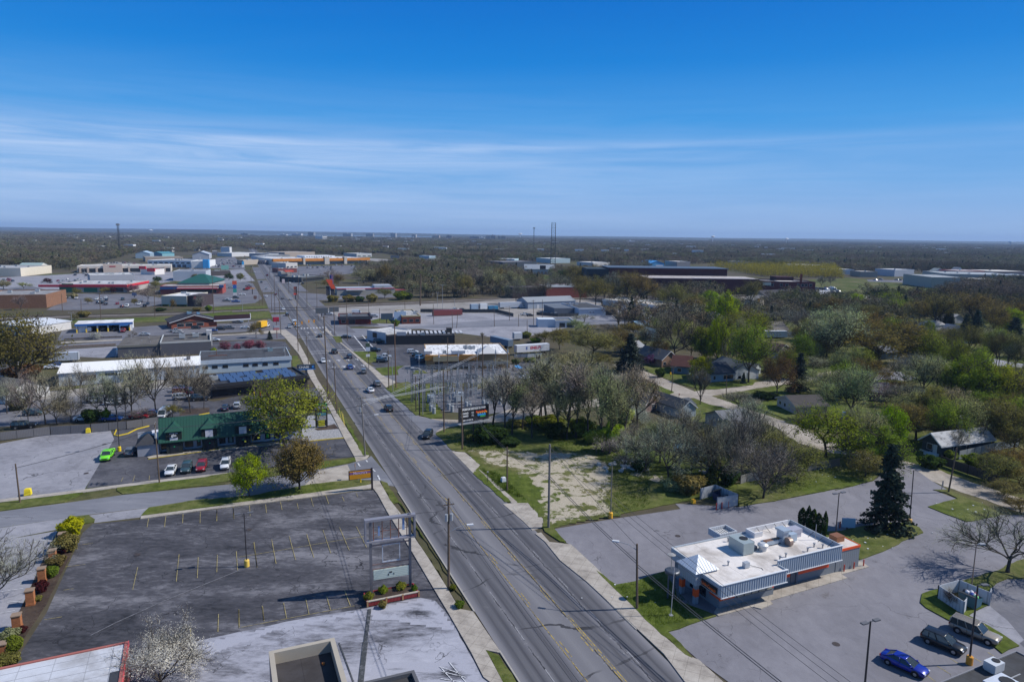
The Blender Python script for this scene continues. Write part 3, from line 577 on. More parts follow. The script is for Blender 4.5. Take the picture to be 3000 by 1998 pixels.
road_piece(15,235,SA,V0,'worn five lane main road with dark wheel tracks')
road_piece(235,2600,SA+.0075,V0,'far stretch of the straight main road')
sheet('road_widening','side_asphalt','pale road edge flaring out at the gravel drive','road',('B1',1790,800,1960,960,2080,1070,2240,1105,2355,1130),('B2',380,1140,250,1240,280,1300,330,1310),('C2',420,410,300,300),('B1',2230,1300,2000,1080,1830,880,1760,800))
ZM=LAY[0]+.006
def stripe(b,p0,p1,wd):
 p0=Vector(p0);p1=Vector(p1);d=p1-p0;d.z=0;d.normalize();n=Vector((-d.y,d.x,0))*wd/2
 b.face([(q.x,q.y,ZM)for q in(p0-n,p1-n,p1+n,p0+n)])
def marking(name,mat,segs,label,wd=.14):
 b=MB()
 for s_ in segs:stripe(b,s_[0],s_[1],s_[2]if len(s_)>2 else wd)
 return struct(b.build(name,mat),label,'road marking')
ys=[]
for v in(V0+6.9,V0+10.55):
 ys.append((S(v,30),S(v,235),.10));ys+=[(S(v+(.42 if v<35 else-.42),u),S(v+(.42 if v<35 else-.42),u+3.2),.13)for u in np.arange(40,235,12.0)]
ys+=[(S(V0+10.85,30),S(V0+10.85,72),.13)]
for v in(V0+6.9,V0+10.55):ys+=[(S(v+roadv(u),u),S(v+roadv(u+30),u+30),.2)for u in range(240,640,32)]
marking('lane_markings','yellow_paint',ys,'worn yellow lines along the centre turn lane')
marking('lane_dashes','dash_paint',[(S(v+roadv(u),u),S(v+roadv(u+3),u+3),.12)for v in(V0+3.5,V0+13.9)for u in np.arange(60,520,9.0)],'faint worn white lane dashes')
ws=[]
u0=300
ws+=[(S(V0+.3,278),S(V1+5,278),.45),(S(V0+.3,283),S(V1+5,283),.45),(S(V0+.3,318),S(V1+5,318),.45),(S(V0+.3,324),S(V1+5,324),.45),(S(V1+5,278),S(V1+7,322),.45),(S(V1+9,280),S(V1+11,322),.45),(S(V0-2,284),S(V0-3,318),.4)]
for v in(V0+5.2,V0+8.6,V0+12.2,V0+15.6):
 for u in(258,245,336):ws+=[(S(v,u),S(v,u+3.5),.35),(S(v-.8,u+2.2),S(v,u+3.6),.35),(S(v+.8,u+2.2),S(v,u+3.6),.35)]
ws+=[(S(V0+1+i*1.5+2.5,352),S(V0+1+i*1.5+2.5,356),.6)for i in range(9)]
ws+=[(w('C1',*a),w('C1',*b_),.3)for a,b_ in(((1505,525),(1530,560)),((1590,500),(1605,518)),((1650,585),(1680,612)),((1705,650),(1725,695)))]
marking('crossing_markings','white_paint',ws,'white lane dashes, stop bars and turn arrows')
py=[]
for k,segs in(('C1',((120,980,120,1100),(280,960,288,1075),(440,945,448,1050),(600,935,608,1020),(745,905,762,990),(910,925,922,980),(1045,865,1070,955),(1190,840,1222,930),(1355,860,1375,905),(1490,820,1510,865),(815,900,915,880))),('C0',((1465,1075,1450,1160),(1635,1050,1622,1160),(1805,1030,1800,1120),(1975,1010,1972,1120),(2140,980,2135,1100),(2300,965,2305,1075),(1215,665,1195,710),(1330,650,1310,710),(1475,650,1470,695))),('D2',((125,400,153,605),(275,375,312,578),(422,347,475,545),(568,328,628,525),(705,295,770,490),(842,270,925,465),(985,265,1070,440),(0,522,1060,345),(0,960,5,1110),(195,930,210,1050),(375,905,400,1035),(560,870,588,1000),(735,850,768,962),(885,800,935,930),(20,1110,970,930))),('D1',((1545,365,1520,605),(1710,390,1702,570),(1875,370,1870,520),(2038,340,2050,505),(2192,260,2218,478),(1188,475,1145,670),(690,285,800,270),(560,475,735,452),(545,675,635,662),(380,930,535,905),(1645,1000,1645,1075),(1885,880,1880,1035),(2060,845,2062,1000),(2265,815,2278,940)))):
 py+=[(w(k,a,b_),w(k,c,d),.085)for a,b_,c,d in segs]
py+=[(w('D5',*a),w('D5',*b_),.1)for a,b_ in(((1270,1480),(1390,1568)),((1400,1420),(1530,1500)),((1520,1350),(1630,1420)),((1730,1340),(1810,1385)),((1870,1295),(1925,1330)))]
marking('stall_lines','pale_yellow_paint',py,'faded yellow stall lines on the lots')
wp=[(w('D1',*a),w('D1',*b_),.1)for a,b_ in(((270,260),(420,240)),((280,310),(430,295)),((270,380),(420,360)),((200,525),(350,500)),((150,605),(310,580)),((60,780),(170,770)),((0,875),(130,850)),((-60,700),(200,660)))]
wp+=[(w('D2',*a),w('D2',*b_),.1)for a,b_ in(((1690,1445),(1800,1568)),((1760,1400),(1900,1568)),((1700,1480),(1900,1530)),((1680,1440),(1860,1500)),((1690,1540),(1860,1568)))]
wp+=[(w('B2',1170+i*60,575-i*8),w('B2',1230+i*62,600-i*8),.15)for i in range(4)]
marking('stall_lines','white_paint',wp,'white stall lines on the pale lots')
bp=MB();bp.face([(q.x,q.y,ZM+.004)for q in(w('B2',1030,580),w('B2',1070,570),w('B2',1115,600),w('B2',1065,606))])
g_mat('blue_paint',worn_paint((.06,.25,.55),(.5,.65)));struct(bp.build('handicap_stall','blue_paint'),'blue painted handicap stall near the buffet','road marking')
kb=MB()
for v0,v1,runs in((V1-.02,V1+.16,((15,53.5),(66,79),(98,106.5),(113,127))),(V0-.16,V0+.02,((15,68),(77,121)))):
 for a,b_ in runs:
  q=[S(v0,a),S(v1,a),S(v1,b_),S(v0,b_)];kb.prism([(p.x,p.y)for p in q],.0,.15)
struct(kb.build('kerb','kerb_concrete'),'concrete kerbs along the main road','kerb')
rb=MB()
for offs in(0,14):
 for g in(0,1.5):
  pts=[w('A1',-900,893),w('A1',500,853),w('A1',1500,825),w('A1',2320,790),w('A2',600,783),w('A2',850,784),w('A2',1200,755),w('A2',2355,705),w('A4',1200,575)]
  pts=[p+Vector((0,offs-7+g,.12))for p in pts]
  for a,b_ in zip(pts,pts[1:]):rb.bar(a,b_,.3,.18)
g_mat('rail_steel',lambda t:t.bsdf(t.mix(t.noise(t.coords(),.5,3),(.05,.035,.028),(.1,.075,.06)),.6,.3,.3))
struct(rb.build('railway_track','rail_steel'),'rusty railway tracks crossing the town','railway')
sl=[(w('D1',*a),w('D1',*b_),.16)for a,b_ in(((780,1065),(1000,955)),((1000,955),(1330,805)),((1330,805),(1640,675)),((1640,675),(2060,505)))]
g_mat('seal_line',worn_paint((.20,.20,.22),(.4,.7),(.05,.05,.06)));marking('crack_seal','seal_line',sl,'pale diagonal sealed crack across the dark lot')
g_mat('patch_strip',worn_paint((.05,.055,.06),(.5,.75),(.22,.22,.25)));marking('asphalt_patch','patch_strip',[(w('D2',1096,958),w('D2',1060,1230),.45),(w('D2',1060,1230),w('D2',1022,1568),.6),(w('D2',840,1240),w('D2',960,1568),.15)],'dark patched trench across the pale concrete yard')
for u0,u1 in((330,420),(430,560),(575,720),(735,980)):
 for v0,v1 in((V0-9,V0-.4),(V1+.4,V1+9)):sheet('forecourt','grey_lot','pale paved forecourt strip along the far main road','pavement',pts=[S(v0+roadv(u0),u0),S(v1+roadv(u0),u0),S(v1+roadv(u1),u1),S(v0+roadv(u1),u1)])
mh=MB()
for k,X,Y in(('D1',1183,368),('D3',1675,345),('D5',470,1220),('D2',85,292),('C0',850,628),('C0',1030,343)):
 p=w(k,X,Y);mh.lathe([(.45,ZM-.01),(.45,ZM+.012)],(p.x,p.y),14)
struct(mh.build('manhole_cover','dark_iron'),'dark round manhole covers set in the lots','manhole cover')
WHITE=(.72,.72,.73);LGREY=(.45,.45,.47);MGREY=(.25,.25,.27);DGREY=(.09,.09,.10);BLACK=(.02,.02,.022)
JOIN={'fascia','edge_trim','annex_trim','duct','cooling_unit','sign_frame','rear_parapet','wall','seam','canopy_rafters','rust_frame','roof_patch','porch','roof_ribs','roof_seams'}
class Bld:
 """local frame: x along the seen facade, y away from the viewer, z up"""
 def __init__(s,name,label,cat,A,B,depth,h,W=None,group=None,az=None):
  A=w(*A)if not isinstance(A,Vector)else A;B=w(*B)if not isinstance(B,Vector)else B
  d=B-A;s.W=W or d.length;s.D=depth;s.h=h;s.rz=atan2(d.y,d.x)if az is None else pi/2-az
  s.root=thing(name,label,cat,(A.x,A.y,.05),s.rz,group)
 def shell(s,wall='painted_wall',col=LGREY,roof='roof_membrane',rcol=LGREY,par=.45,t=.3,name='wall',x0=0,x1=None,y0=0,y1=None,h=None,rname='roof',z0=0):
  x1=s.W if x1 is None else x1;y1=s.D if y1 is None else y1;h=h or s.h;b=MB()
  O=[(x0,y0),(x1,y0),(x1,y1),(x0,y1)];I=[(x0+t,y0+t),(x1-t,y0+t),(x1-t,y1-t),(x0+t,y1-t)]
  for i in range(4):
   j=(i+1)%4;a,c,d,e=O[i],O[j],I[i],I[j]
   b.face([(*a,z0),(*c,z0),(*c,h),(*a,h)]);b.face([(*a,h),(*c,h),(*e,h),(*d,h)]);b.face([(*e,h-par),(*d,h-par),(*d,h),(*e,h)])
  wl=b.build(name,wall,s.root,col);r=MB();r.box(I[0][0],I[2][0],I[0][1],I[2][1],h-par-.15,h-par);s.roof=r.build(rname,roof,s.root,rcol);s.wall=wl;return s
 def coping(s,col,hh=.25,h=None,t=.38,x0=0,x1=None,y0=0,y1=None,name='coping',mat='smooth_paint'):
  x1=s.W if x1 is None else x1;y1=s.D if y1 is None else y1;h=h or s.h;b=MB();e=.06
  b.box(x0-e,x1+e,y0-e,y0+t,h-hh+.02,h+.04);b.box(x0-e,x1+e,y1-t,y1+e,h-hh+.02,h+.04);b.box(x0-e,x0+t,y0+t,y1-t,h-hh+.02,h+.04);b.box(x1-t,x1+e,y0+t,y1-t,h-hh+.02,h+.04)
  b.build(name,mat,s.root,col);return s
 def gable(s,wall='painted_wall',col=LGREY,roof='shingle',rcol=DGREY,rise=2.0,axis='x',oh=.4,x0=0,x1=None,y0=0,y1=None,eave=None,z0=0,wname='wall',rname='roof',trim=None,hip=0.0):
  x1=s.W if x1 is None else x1;y1=s.D if y1 is None else y1;h=eave or s.h;b=MB();r=MB()
  b.face([(x0,y0,z0),(x1,y0,z0),(x1,y0,h),(x0,y0,h)]);b.face([(x1,y0,z0),(x1,y1,z0),(x1,y1,h),(x1,y0,h)]);b.face([(x1,y1,z0),(x0,y1,z0),(x0,y1,h),(x1,y1,h)]);b.face([(x0,y1,z0),(x0,y0,z0),(x0,y0,h),(x0,y1,h)])
  th=.16
  if axis=='x':
   ym=(y0+y1)/2;half=(y1-y0)/2;dz=rise*oh/half;hx=hip
   if not hip:b.face([(x1,y0,h),(x1,y1,h),(x1,ym,h+rise)]);b.face([(x0,y1,h),(x0,y0,h),(x0,ym,h+rise)])
   a0,a1=x0-oh,x1+oh;r0,r1=(x0+hx,x1-hx)if hip else(a0,a1)
   E=[(a0,y0-oh,h-dz),(a1,y0-oh,h-dz),(a1,y1+oh,h-dz),(a0,y1+oh,h-dz)];R_=[(r0,ym,h+rise),(r1,ym,h+rise)]
  else:
   xm=(x0+x1)/2;half=(x1-x0)/2;dz=rise*oh/half
   b.face([(x0,y0,h),(x1,y0,h),(xm,y0,h+rise)]);b.face([(x1,y1,h),(x0,y1,h),(xm,y1,h+rise)])
   a0,a1=y0-oh,y1+oh
   E=[(x1+oh,a0,h-dz),(x1+oh,a1,h-dz),(x0-oh,a1,h-dz),(x0-oh,a0,h-dz)];R_=[(xm,a0,h+rise),(xm,a1,h+rise)]
  upv=lambda p,k:(p[0],p[1],p[2]+k)
  for k,fl in((th,False),(.01,True)):
   q=[[upv(E[0],k),upv(E[1],k),upv(R_[1],k),upv(R_[0],k)],[upv(E[2],k),upv(E[3],k),upv(R_[0],k),upv(R_[1],k)]]
   if hip:q+=[[upv(E[1],k),upv(E[2],k),upv(R_[1],k)],[upv(E[3],k),upv(E[0],k),upv(R_[0],k)]]
   for f in q:r.face(f[::-1]if fl else f)
  loop=E if hip else[E[0],E[1],R_[1],E[2],E[3],R_[0]]
  for i in range(len(loop)):
   p,q2=loop[i],loop[(i+1)%len(loop)];r.face([upv(p,.01),upv(q2,.01),upv(q2,th),upv(p,th)])
  s.wall=b.build(wname,wall,s.root,col);s.roof=r.build(rname,roof,s.root,rcol)
  if trim:
   tb=MB();g=[(E[0],R_[0]),(R_[0],E[3]),(E[1],R_[1]),(R_[1],E[2])]
   for p,q2 in g:tb.bar(upv(p,-.02),upv(q2,-.02),.08,.24)
   tb.bar(upv(E[0],-.03),upv(E[1],-.03),.08,.2);tb.build('eave_trim','smooth_paint',s.root,trim)
  return s
 def part(s,name,mat,col,*boxes,parent=None):
  if len(boxes)>1 and name not in JOIN:
   return[s.part(name,mat,col,q,parent=parent)for q in boxes][0]
  b=MB()
  for q in boxes:b.box(*q)
  return b.build(name,mat,parent or s.root,col)
 def win(s,x0,x1,z0,z1,side='f',frame=(.6,.6,.6),y=0.0,name='window',glass='window_glass',gcol=None,fr=.07,bars=0):
  def bx(b,a0,a1,c0,c1,d0,d1):
   if side=='f':b.box(a0,a1,y-d1,y-d0,c0,c1)
   elif side=='r':b.box(s.W+d0+y,s.W+d1+y,a0,a1,c0,c1)
   elif side=='l':b.box(y-d1,y-d0,a0,a1,c0,c1)
  b=MB();bx(b,x0,x1,z0,z1,-.05,.05)
  for i in range(bars):xx=x0+(x1-x0)*(i+1)/(bars+1);bx(b,xx-.035,xx+.035,z0,z1,-.05,.09)
  f=b.build(name,'smooth_paint',s.root,frame);g=MB();bx(g,x0+fr,x1-fr,z0+fr,z1-fr,-.02,.07);g.build('pane' if name=='window' else 'panel',glass,f,gcol);return f
 def unit(s,x,y,sx,sy,sz,z=None,col=(.42,.44,.45),fan=True,name='rooftop_unit'):
  z=s.h-.47 if z is None else z;b=MB();b.box(x,x+sx,y,y+sy,z+.12,z+sz);b.box(x+.1,x+sx-.1,y+.1,y+sy-.1,z-.02,z+.12)
  u=b.build(name,'plain_metal',s.root,col)
  if fan:
   f=MB();r=min(sx,sy)*.32;f.lathe([(r,z+sz),(r,z+sz+.07)],(x+sx*.68,y+sy/2),12);f.build('fan_grille','dark_trim',u)
  return u
 def vents(s,n,h=None,seed=1,col=(.4,.4,.42)):
  R=random.Random(seed);z=(h or s.h)-.47
  for i in range(n):
   b=MB();x=R.uniform(1,s.W-1);y=R.uniform(1,s.D-1);b.lathe([(.12,z),(.12,z+.55),(.22,z+.56),(.22,z+.68)],(x,y),8);b.build('roof_vent','plain_metal',s.root,col)
  return s
 def sign(s,body,x,z,size,col,board=None,bcol=BLACK,y=-.12,sx=1.0,bold=.0):
  p=s.root
  if board:p=s.part('sign_board','smooth_paint',bcol,(x-board[0]/2,x+board[0]/2,y,y+.1,z-board[1]/2,z+board[1]/2))
  text('lettering',body,p,(x,y-.03,z),size,col,bold=bold,sx=sx);return s
oN=w('D4',710,1125);b=Bld('restaurant','closed white roofed restaurant with orange bands and pyramid roofed corner','restaurant',oN,oN+az_vec(radians(66)),9.7,4.4,W=26.7)
FA=(.40,.45,.50);WG=(.20,.22,.245);OR=(.78,.10,.02)
wb=MB();wb.prism([(0,0),(9,0),(9,1.25),(22,1.25),(22,9.4),(-.3,9.4),(-.3,0)][::-1][::-1],0,3.0);wb.build('wall','painted_wall',b.root,WG)
an=MB();an.prism([(22.05,1.2),(26.7,1.2),(26.7,5.0),(22.05,5.0)],0,3.45);an.build('annex','ribbed_metal',b.root,(.22,.24,.26))
ar=MB();ar.box(22.1,26.6,1.3,4.9,3.42,3.5);arf=ar.build('annex_roof','roof_membrane',b.root,(.62,.56,.52));b.part('annex_trim','smooth_paint',OR,(22.06,26.76,1.12,1.24,3.2,3.56),(26.64,26.76,1.24,5.0,3.2,3.56))
rs=MB();rs.box(24.0,25.6,3.0,4.4,3.5,4.35);rs.build('vent_box','plain_metal',b.root,(.28,.12,.055))
fa=MB();t_=.12
def band(pl,z0,z1):
 for(x0,y0),(x1,y1)in zip(pl,pl[1:]):
  d=Vector((x1-x0,y1-y0,0)).normalized();n=Vector((-d.y,d.x,0))*t_
  fa.prism([(x0,y0),(x1,y1),(x1+n.x,y1+n.y),(x0+n.x,y0+n.y)],z0,z1)
band([(-1.65,-1.75),(9.35,-1.75)],2.75,4.42);band([(9.47,-1.63),(9.47,-.17)],2.75,4.42);band([(9.36,-.05),(21.5,-.05)],2.75,4.9);band([(21.62,.07),(21.62,9.5)],2.75,4.9)
band([(21.5,9.62),(13.1,9.62)],2.75,4.9);band([(12.98,9.5),(12.98,8.05)],2.75,4.9);band([(12.98,8.05),(12.98,8.04)],2.75,4.9);band([(12.86,9.74),(-.8,9.74)],2.75,4.42);band([(-1.77,2.0),(-1.77,-1.63)],2.75,4.42);band([(-.9,9.62),(-.9,5.75)],2.75,4.42)
fo=fa.build('fascia','smooth_paint',b.root,FA)
rb_=MB()
for i in range(27):rb_.box(-1.4+i*.4,-1.34+i*.4,-1.80,-1.75,2.8,4.38)
rb_.build('fascia_ribs','smooth_paint',fo,(.22,.27,.34));rb_=MB()
for i in range(30):rb_.box(9.7+i*.4,9.76+i*.4,-.1,-.05,2.8,4.86)
rb_.build('fascia_ribs','smooth_paint',fo,(.22,.27,.34))
tr_=MB();tr_.box(-1.72,9.5,-1.86,-1.6,4.42,4.5);tr_.box(9.36,21.68,-.14,.1,4.9,4.98);tr_.box(-1.72,9.5,-1.86,-1.76,2.66,2.75);tr_.box(9.36,21.68,-.14,-.05,2.66,2.75);tr_.build('fascia_trim','smooth_paint',b.root,(.66,.68,.7))
rf=MB();rf.prism([(-1.64,-1.62),(9.46,-1.62),(9.46,.06),(21.5,.06),(21.5,9.5),(12.98,9.5),(-.78,9.62),(-.78,5.7),(-1.64,2.0)],3.9,4.22);rfo=rf.build('roof','roof_membrane',b.root,(.70,.665,.64))
b.part('rear_parapet','painted_wall',(.62,.62,.64),(12.6,12.8,7.7,9.55,4.22,5.0),(12.81,20.9,9.38,9.58,4.22,5.0),(12.81,14.2,7.75,7.9,4.22,5.0))
def tubep(name,mat,par,col,*a):
 m=MB();m.tube(*a);return m.build(name,mat,par,col)
for x in(14.5,16.2,18,19.6):tubep('parapet_brace','dark_trim',b.root,None,(x,9.36,4.9),(x,8.2,4.25),.035)
for y in(1.5,3.2,5,6.8):tubep('parapet_brace','dark_trim',b.root,None,(21.4,y,4.85),(20.4,y,4.25),.035)
tb=MB();tb.box(-2.7,.8,1.95,5.7,2.75,4.5);tb.build('tower_band','ribbed_metal',b.root,(.38,.42,.47))
py_=MB();py_.idx([(-2.9,1.75,4.52),(1.0,1.75,4.52),(1.0,5.9,4.52),(-2.9,5.9,4.52),(-.95,3.8,6.05)],[(0,1,4),(1,2,4),(2,3,4),(3,0,4),(3,2,1,0)]);po=py_.build('pyramid_roof','smooth_paint',b.root,(.72,.74,.77))
sm=MB()
for i in range(1,9):
 f_=i/9
 for a_,c_ in(((-2.9,1.75),(1.0,1.75)),((1.0,1.75),(1.0,5.9)),((-2.9,5.9),(-2.9,1.75))):
  x=a_[0]+(c_[0]-a_[0])*f_;y=a_[1]+(c_[1]-a_[1])*f_;k=1-abs(2*f_-1)
  tx,ty=x+(-.95-x)*k if abs(a_[1]-c_[1])>.1 else x,y+(3.8-y)*k if abs(a_[0]-c_[0])>.1 else y
  sm.bar((x,y,4.54),(tx,ty,4.54+1.51*k),.05,.05)
sm.build('roof_seams','smooth_paint',po,(.55,.58,.62))
for x,y in((-2.45,2.15),(-2.45,5.0),(.2,2.15)):
 c=b.part('column','painted_wall',(.24,.27,.31),(x,x+.55,y,y+.55,0,2.75));b.part('orange_band','smooth_paint',OR,(x-.02,x+.57,y-.02,y+.57,1.05,2.1),parent=c)
sg=b.part('sign_board','smooth_paint',(.02,.02,.024),(-1.98,-1.8,-1.2,1.7,3.0,3.85));text('lettering','Little Caesars',sg,(-2.03,.25,3.42),.62,(.8,.13,.015),rz=-pi/2,bold=.015,sx=.78)
b.part('orange_band','smooth_paint',OR,(-.34,-.3,-.04,1.9,1.3,1.9),(-.3,2.2,-.05,0,1.15,1.8))
for y0 in(2.6,4.4):b.win(y0,y0+1.5,.3,2.5,'l',(.05,.05,.06),y=-.3)
for i in range(5):b.win(2.6+i*1.25,3.75+i*1.25,1.0,1.95,'f',(.05,.05,.06),glass='smooth_paint',gcol=(.34,.32,.25))
b.part('orange_stripe','smooth_paint',(.85,.08,.02),(9.35,13.2,1.19,1.24,1.25,1.85),(14.6,20.6,1.19,1.24,1.25,1.85),(8.6,8.98,-.06,-.01,1.2,1.75))
b.part('pilaster','painted_wall',(.13,.15,.19),(9.0,9.3,.9,1.2,0,2.75),(14.2,14.5,1.0,1.2,0,2.75))
b.part('door','smooth_paint',(.10,.12,.15),(13.3,14.15,1.16,1.22,0,2.2))
u=b.unit(7.0,3.9,1.9,3.0,1.75,4.22,(.36,.42,.42));
b.part('duct','plain_metal',(.10,.11,.13),(9.0,10.6,5.6,6.6,4.5,5.0),(9.4,10.2,4.6,5.6,4.4,4.8));b.part('duct','plain_metal',(.25,.13,.07),(12.2,15.0,4.9,5.6,4.6,4.95));b.part('duct','plain_metal',(.4,.47,.54),(12.2,15.0,4.82,4.89,4.4,4.95),(15.0,16.0,4.6,5.9,4.22,6.0),(14.8,16.2,4.4,6.1,6.0,6.3))
dm=MB();dm.lathe([(.55,4.22),(.6,4.8),(.75,4.85),(.75,5.1),(.45,5.3)],(10.9,4.3),14);dm.build('exhaust_fan','plain_metal',b.root,(.55,.56,.57))
b.part('cooling_unit','plain_metal',(.45,.44,.5),(17.6,19.6,5.4,6.8,4.9,5.5),(17.7,19.5,5.5,6.7,4.22,4.89));b.part('duct','plain_metal',(.42,.5,.58),(16.2,17.5,4.4,5.2,4.4,5.5))
bl=MB();bl.tube((15.3,4.1,4.75),(15.9,4.1,4.75),.62,.62,14);bl.build('blower','plain_metal',b.root,(.35,.25,.2))
for x,y in((8.2,8.3),(16.5,1.5),(18.5,2.2),(12.3,1.4),(10.9,1.1),(19.4,1.5),(3.2,2.6)):vn=MB();vn.lathe([(.1,4.2),(.1,4.7),(.18,4.72),(.18,4.85)],(x,y),8);vn.build('vent_pipe','plain_metal',b.root,(.35,.36,.38))
tubep('vent_pipe','plain_metal',b.root,(.35,.36,.38),(20.6,3.9,4.2),(20.6,3.9,6.6),.05)
b.part('small_condenser','plain_metal',(.42,.45,.48),(4.6,5.4,.9,1.5,4.3,5.0));cd=MB();cd.path([(5.4,1.2,4.5),(6.2,.9,4.3),(6.8,.2,4.25),(6.6,-.3,4.25)],.03);cd.build('condenser_hose','dark_trim',b.root)
cn=MB();
for q in((8.3,11.6,10.2,10.35,3.5,4.5),(8.3,11.6,12.6,12.75,3.5,4.5),(8.3,8.45,10.36,12.59,3.5,4.5),(11.45,11.6,10.36,12.59,3.5,4.5)):cn.box(*q)
co_=cn.build('canopy','ribbed_metal',b.root,(.55,.57,.6));b.part('canopy_deck','painted_wall',(.06,.06,.065),(8.46,11.44,10.36,12.59,3.5,3.7),parent=co_)
b.part('canopy_rafters','smooth_paint',(.75,.74,.72),*[(8.9+i*.42,9.05+i*.42,10.5,12.4,3.95,4.05)for i in range(6)],parent=co_);b.part('canopy_post','smooth_paint',(.5,.52,.54),(9.6,9.8,12.2,12.4,0,3.5),(11.0,11.2,12.2,12.4,0,3.5))
for X,Y in((1925,760),(2022,735),(2117,707)):
 p=w('D4',X,Y);t=MB();t.lathe([(.09,0),(.09,1.0),(.05,1.08)],(0,0),10);o=t.build('bollard','smooth_paint',None,(.6,.06,.03));o.location=(p.x,p.y,.1);tag(o,'red steel bollard beside the grey annex of the restaurant','bollard','red bollards by the annex',None,True)
g0=w('C0',1470,470);b=Bld('shop_row','low grey shop row with dark green metal roof and three dormers','shop',g0,g0+az_vec(radians(66)),14,2.9,W=31)
GR=(.014,.068,.046);WP=(.56,.56,.61)
b.part('wall','painted_wall',WP,(0,31,2.9,11,0,3.0))
rm=MB();rm.idx([(1.9,-.05,2.85),(31.6,-.05,2.85),(31.6,4.8,7.1),(1.9,4.8,7.1),(31.6,9.5,2.85),(1.9,9.5,2.85),(1.9,-.05,2.7),(31.6,-.05,2.7)],[(0,1,2,3),(3,2,4,5),(0,3,5),(1,4,2),(6,7,1,0)]);ro=rm.build('roof','smooth_paint',b.root,GR)
ss=MB()
for i in range(50):
 x=2.1+i*.6;ss.bar((x,-.05,2.88),(x,4.8,7.13),.05,.06)
ss.build('roof_seams','smooth_paint',ro,(.009,.045,.031))
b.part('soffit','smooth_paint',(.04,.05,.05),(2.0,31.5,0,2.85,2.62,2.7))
for k,(x,sgn)in enumerate(((3.4,'glo'),(10.4,''),(17.3,'salon'))):
 dw=MB();dw.box(x,x+3.1,.3,3.2,0,5.0);d=dw.build('dormer_bay','painted_wall',b.root,(.018,.025,.024))
 dr=MB();cx=x+1.55;dr.idx([(x-.25,.05,5.0),(x+3.35,.05,5.0),(x+3.35,5.2,5.0),(x-.25,5.2,5.0),(cx,1.8,6.55),(cx,5.2,6.55)],[(0,1,4),(1,2,5,4),(3,0,4,5),(3,2,1,0)]);dr.build('dormer_roof','smooth_paint',d,GR)
 b.part('dormer_panel','smooth_paint',(.58,.58,.64),(x+.75,x+2.3,.22,.3,2.9,4.7),parent=d)
 b.part('door','window_glass',None,(x+.7,x+2.4,.24,.3,.05,2.3),parent=d)
 if sgn=='glo':
  el=MB();el.idx([(cx+1.05*cos(a),.14,4.15+.5*sin(a))for a in np.linspace(0,2*pi,24,endpoint=False)],[tuple(range(24))[::-1]]);e=el.build('sign_oval','smooth_paint',d,(.02,.02,.022));text('lettering','glo',e,(cx,.11,4.2),.85,(.8,.8,.8),bold=.02)
 if sgn=='salon':text('lettering','salon',d,(cx,.14,4.25),.7,(.75,.78,.75),bold=.02)
 b.part('open_sign','smooth_paint',(.02,.6,.18),(cx-.12,cx+.12,.2,.23,1.6,1.75),parent=d)
for x0,x1 in((2.2,3.3),(6.9,8.6),(9.3,10.1),(13.9,15.2),(15.7,16.9),(20.8,22.6),(23.6,24.8),(25.6,26.9)):
 b.win(x0,x1,.5,2.45,'f',(.02,.025,.025),y=2.9)
p_=b.part('poster','smooth_paint',(.02,.5,.06),(23.9,24.5,2.78,2.82,.8,1.7));b.part('poster','smooth_paint',(.30,.42,.36),(16.0,16.6,2.78,2.82,.7,2.2));b.part('poster','smooth_paint',(.05,.45,.2),(9.5,9.9,2.78,2.82,1.5,1.9))
lw=MB();lw.box(-2.2,1.9,1.0,6.0,0,2.5);lw.build('side_wing','painted_wall',b.root,(.30,.31,.35));lr=MB();lr.idx([(-2.5,.7,2.5),(1.88,.7,2.5),(1.88,6.3,2.5),(-2.5,6.3,2.5),(-.3,3.5,4.3)],[(0,1,4),(1,2,4),(2,3,4),(3,0,4),(3,2,1,0)]);lr.build('wing_roof','shingle',b.root,(.05,.052,.06))
b.part('bumper_rail','wood_pole',(.32,.20,.13),(3.8,8.3,1.75,2.0,.1,.28),(9.4,14.2,1.75,2.0,.1,.28),(16,21,1.75,2.0,.1,.28));b.part('sign_small','smooth_paint',(.5,.5,.53),(-2.4,.4,6.05,6.15,2.6,4.0))
P1=w('D1',1105,1112,4.2);P0=w('D1',0,1340,4.2);P2=w('D1',1025,1460,4.2)
def local_box(name,label,cat,corner,dx,dy,W_,D_,h):
 return None
d=(P0-P1);d.z=0;d.normalize();A=Vector((P1.x,P1.y,0))+d*34
b=Bld('store','white seamed flat roof store with red edge at the bottom left','store',A,Vector((P1.x,P1.y,0)),0,4.2)
b.D=0;b.shell('painted_wall',(.35,.12,.10),'roof_membrane',(.53,.55,.60),.12,.3,y0=-30,y1=0)
b.part('edge_trim','smooth_paint',(.62,.10,.10),(b.W+.01,b.W+.09,-30,0,3.7,4.22));b.part('seam','smooth_paint',(.3,.31,.34),*[(0,b.W-.4,-1.4-i*1.35,-1.36-i*1.35,4.08,4.10)for i in range(8)],(b.W-1.3,b.W-1.24,-14,-.6,4.08,4.10));b.part('roof_patch','smooth_paint',(.05,.05,.055),(b.W-8.5,b.W-3.1,-20,-6.3,4.08,4.105),(b.W-1.2,b.W-.35,-20,-5.2,4.08,4.105))
def far_edge(name,label,L_,R_,h,depth,wcol,rcol,par,t,roofm='roof_membrane'):
 a=w(*L_,h);c=w(*R_,h);a.z=c.z=0
 b=Bld(name,label,'building',a,c,depth,h);b.shell('painted_wall',wcol,roofm,rcol,par,t,y0=-depth,y1=0);return b
b=far_edge('building','tan parapet building with sunken dark roof at the bottom edge',('D2',250,1312),('D2',800,1195),4.6,24,(.38,.34,.28),(.060,.056,.060),1.3,.5);b.part('roof_stain','smooth_paint',(.24,.26,.29),(1.4,2.2,-7.5,-7.2,3.301,3.306),(3.2,3.8,-7,-6.8,3.301,3.306))
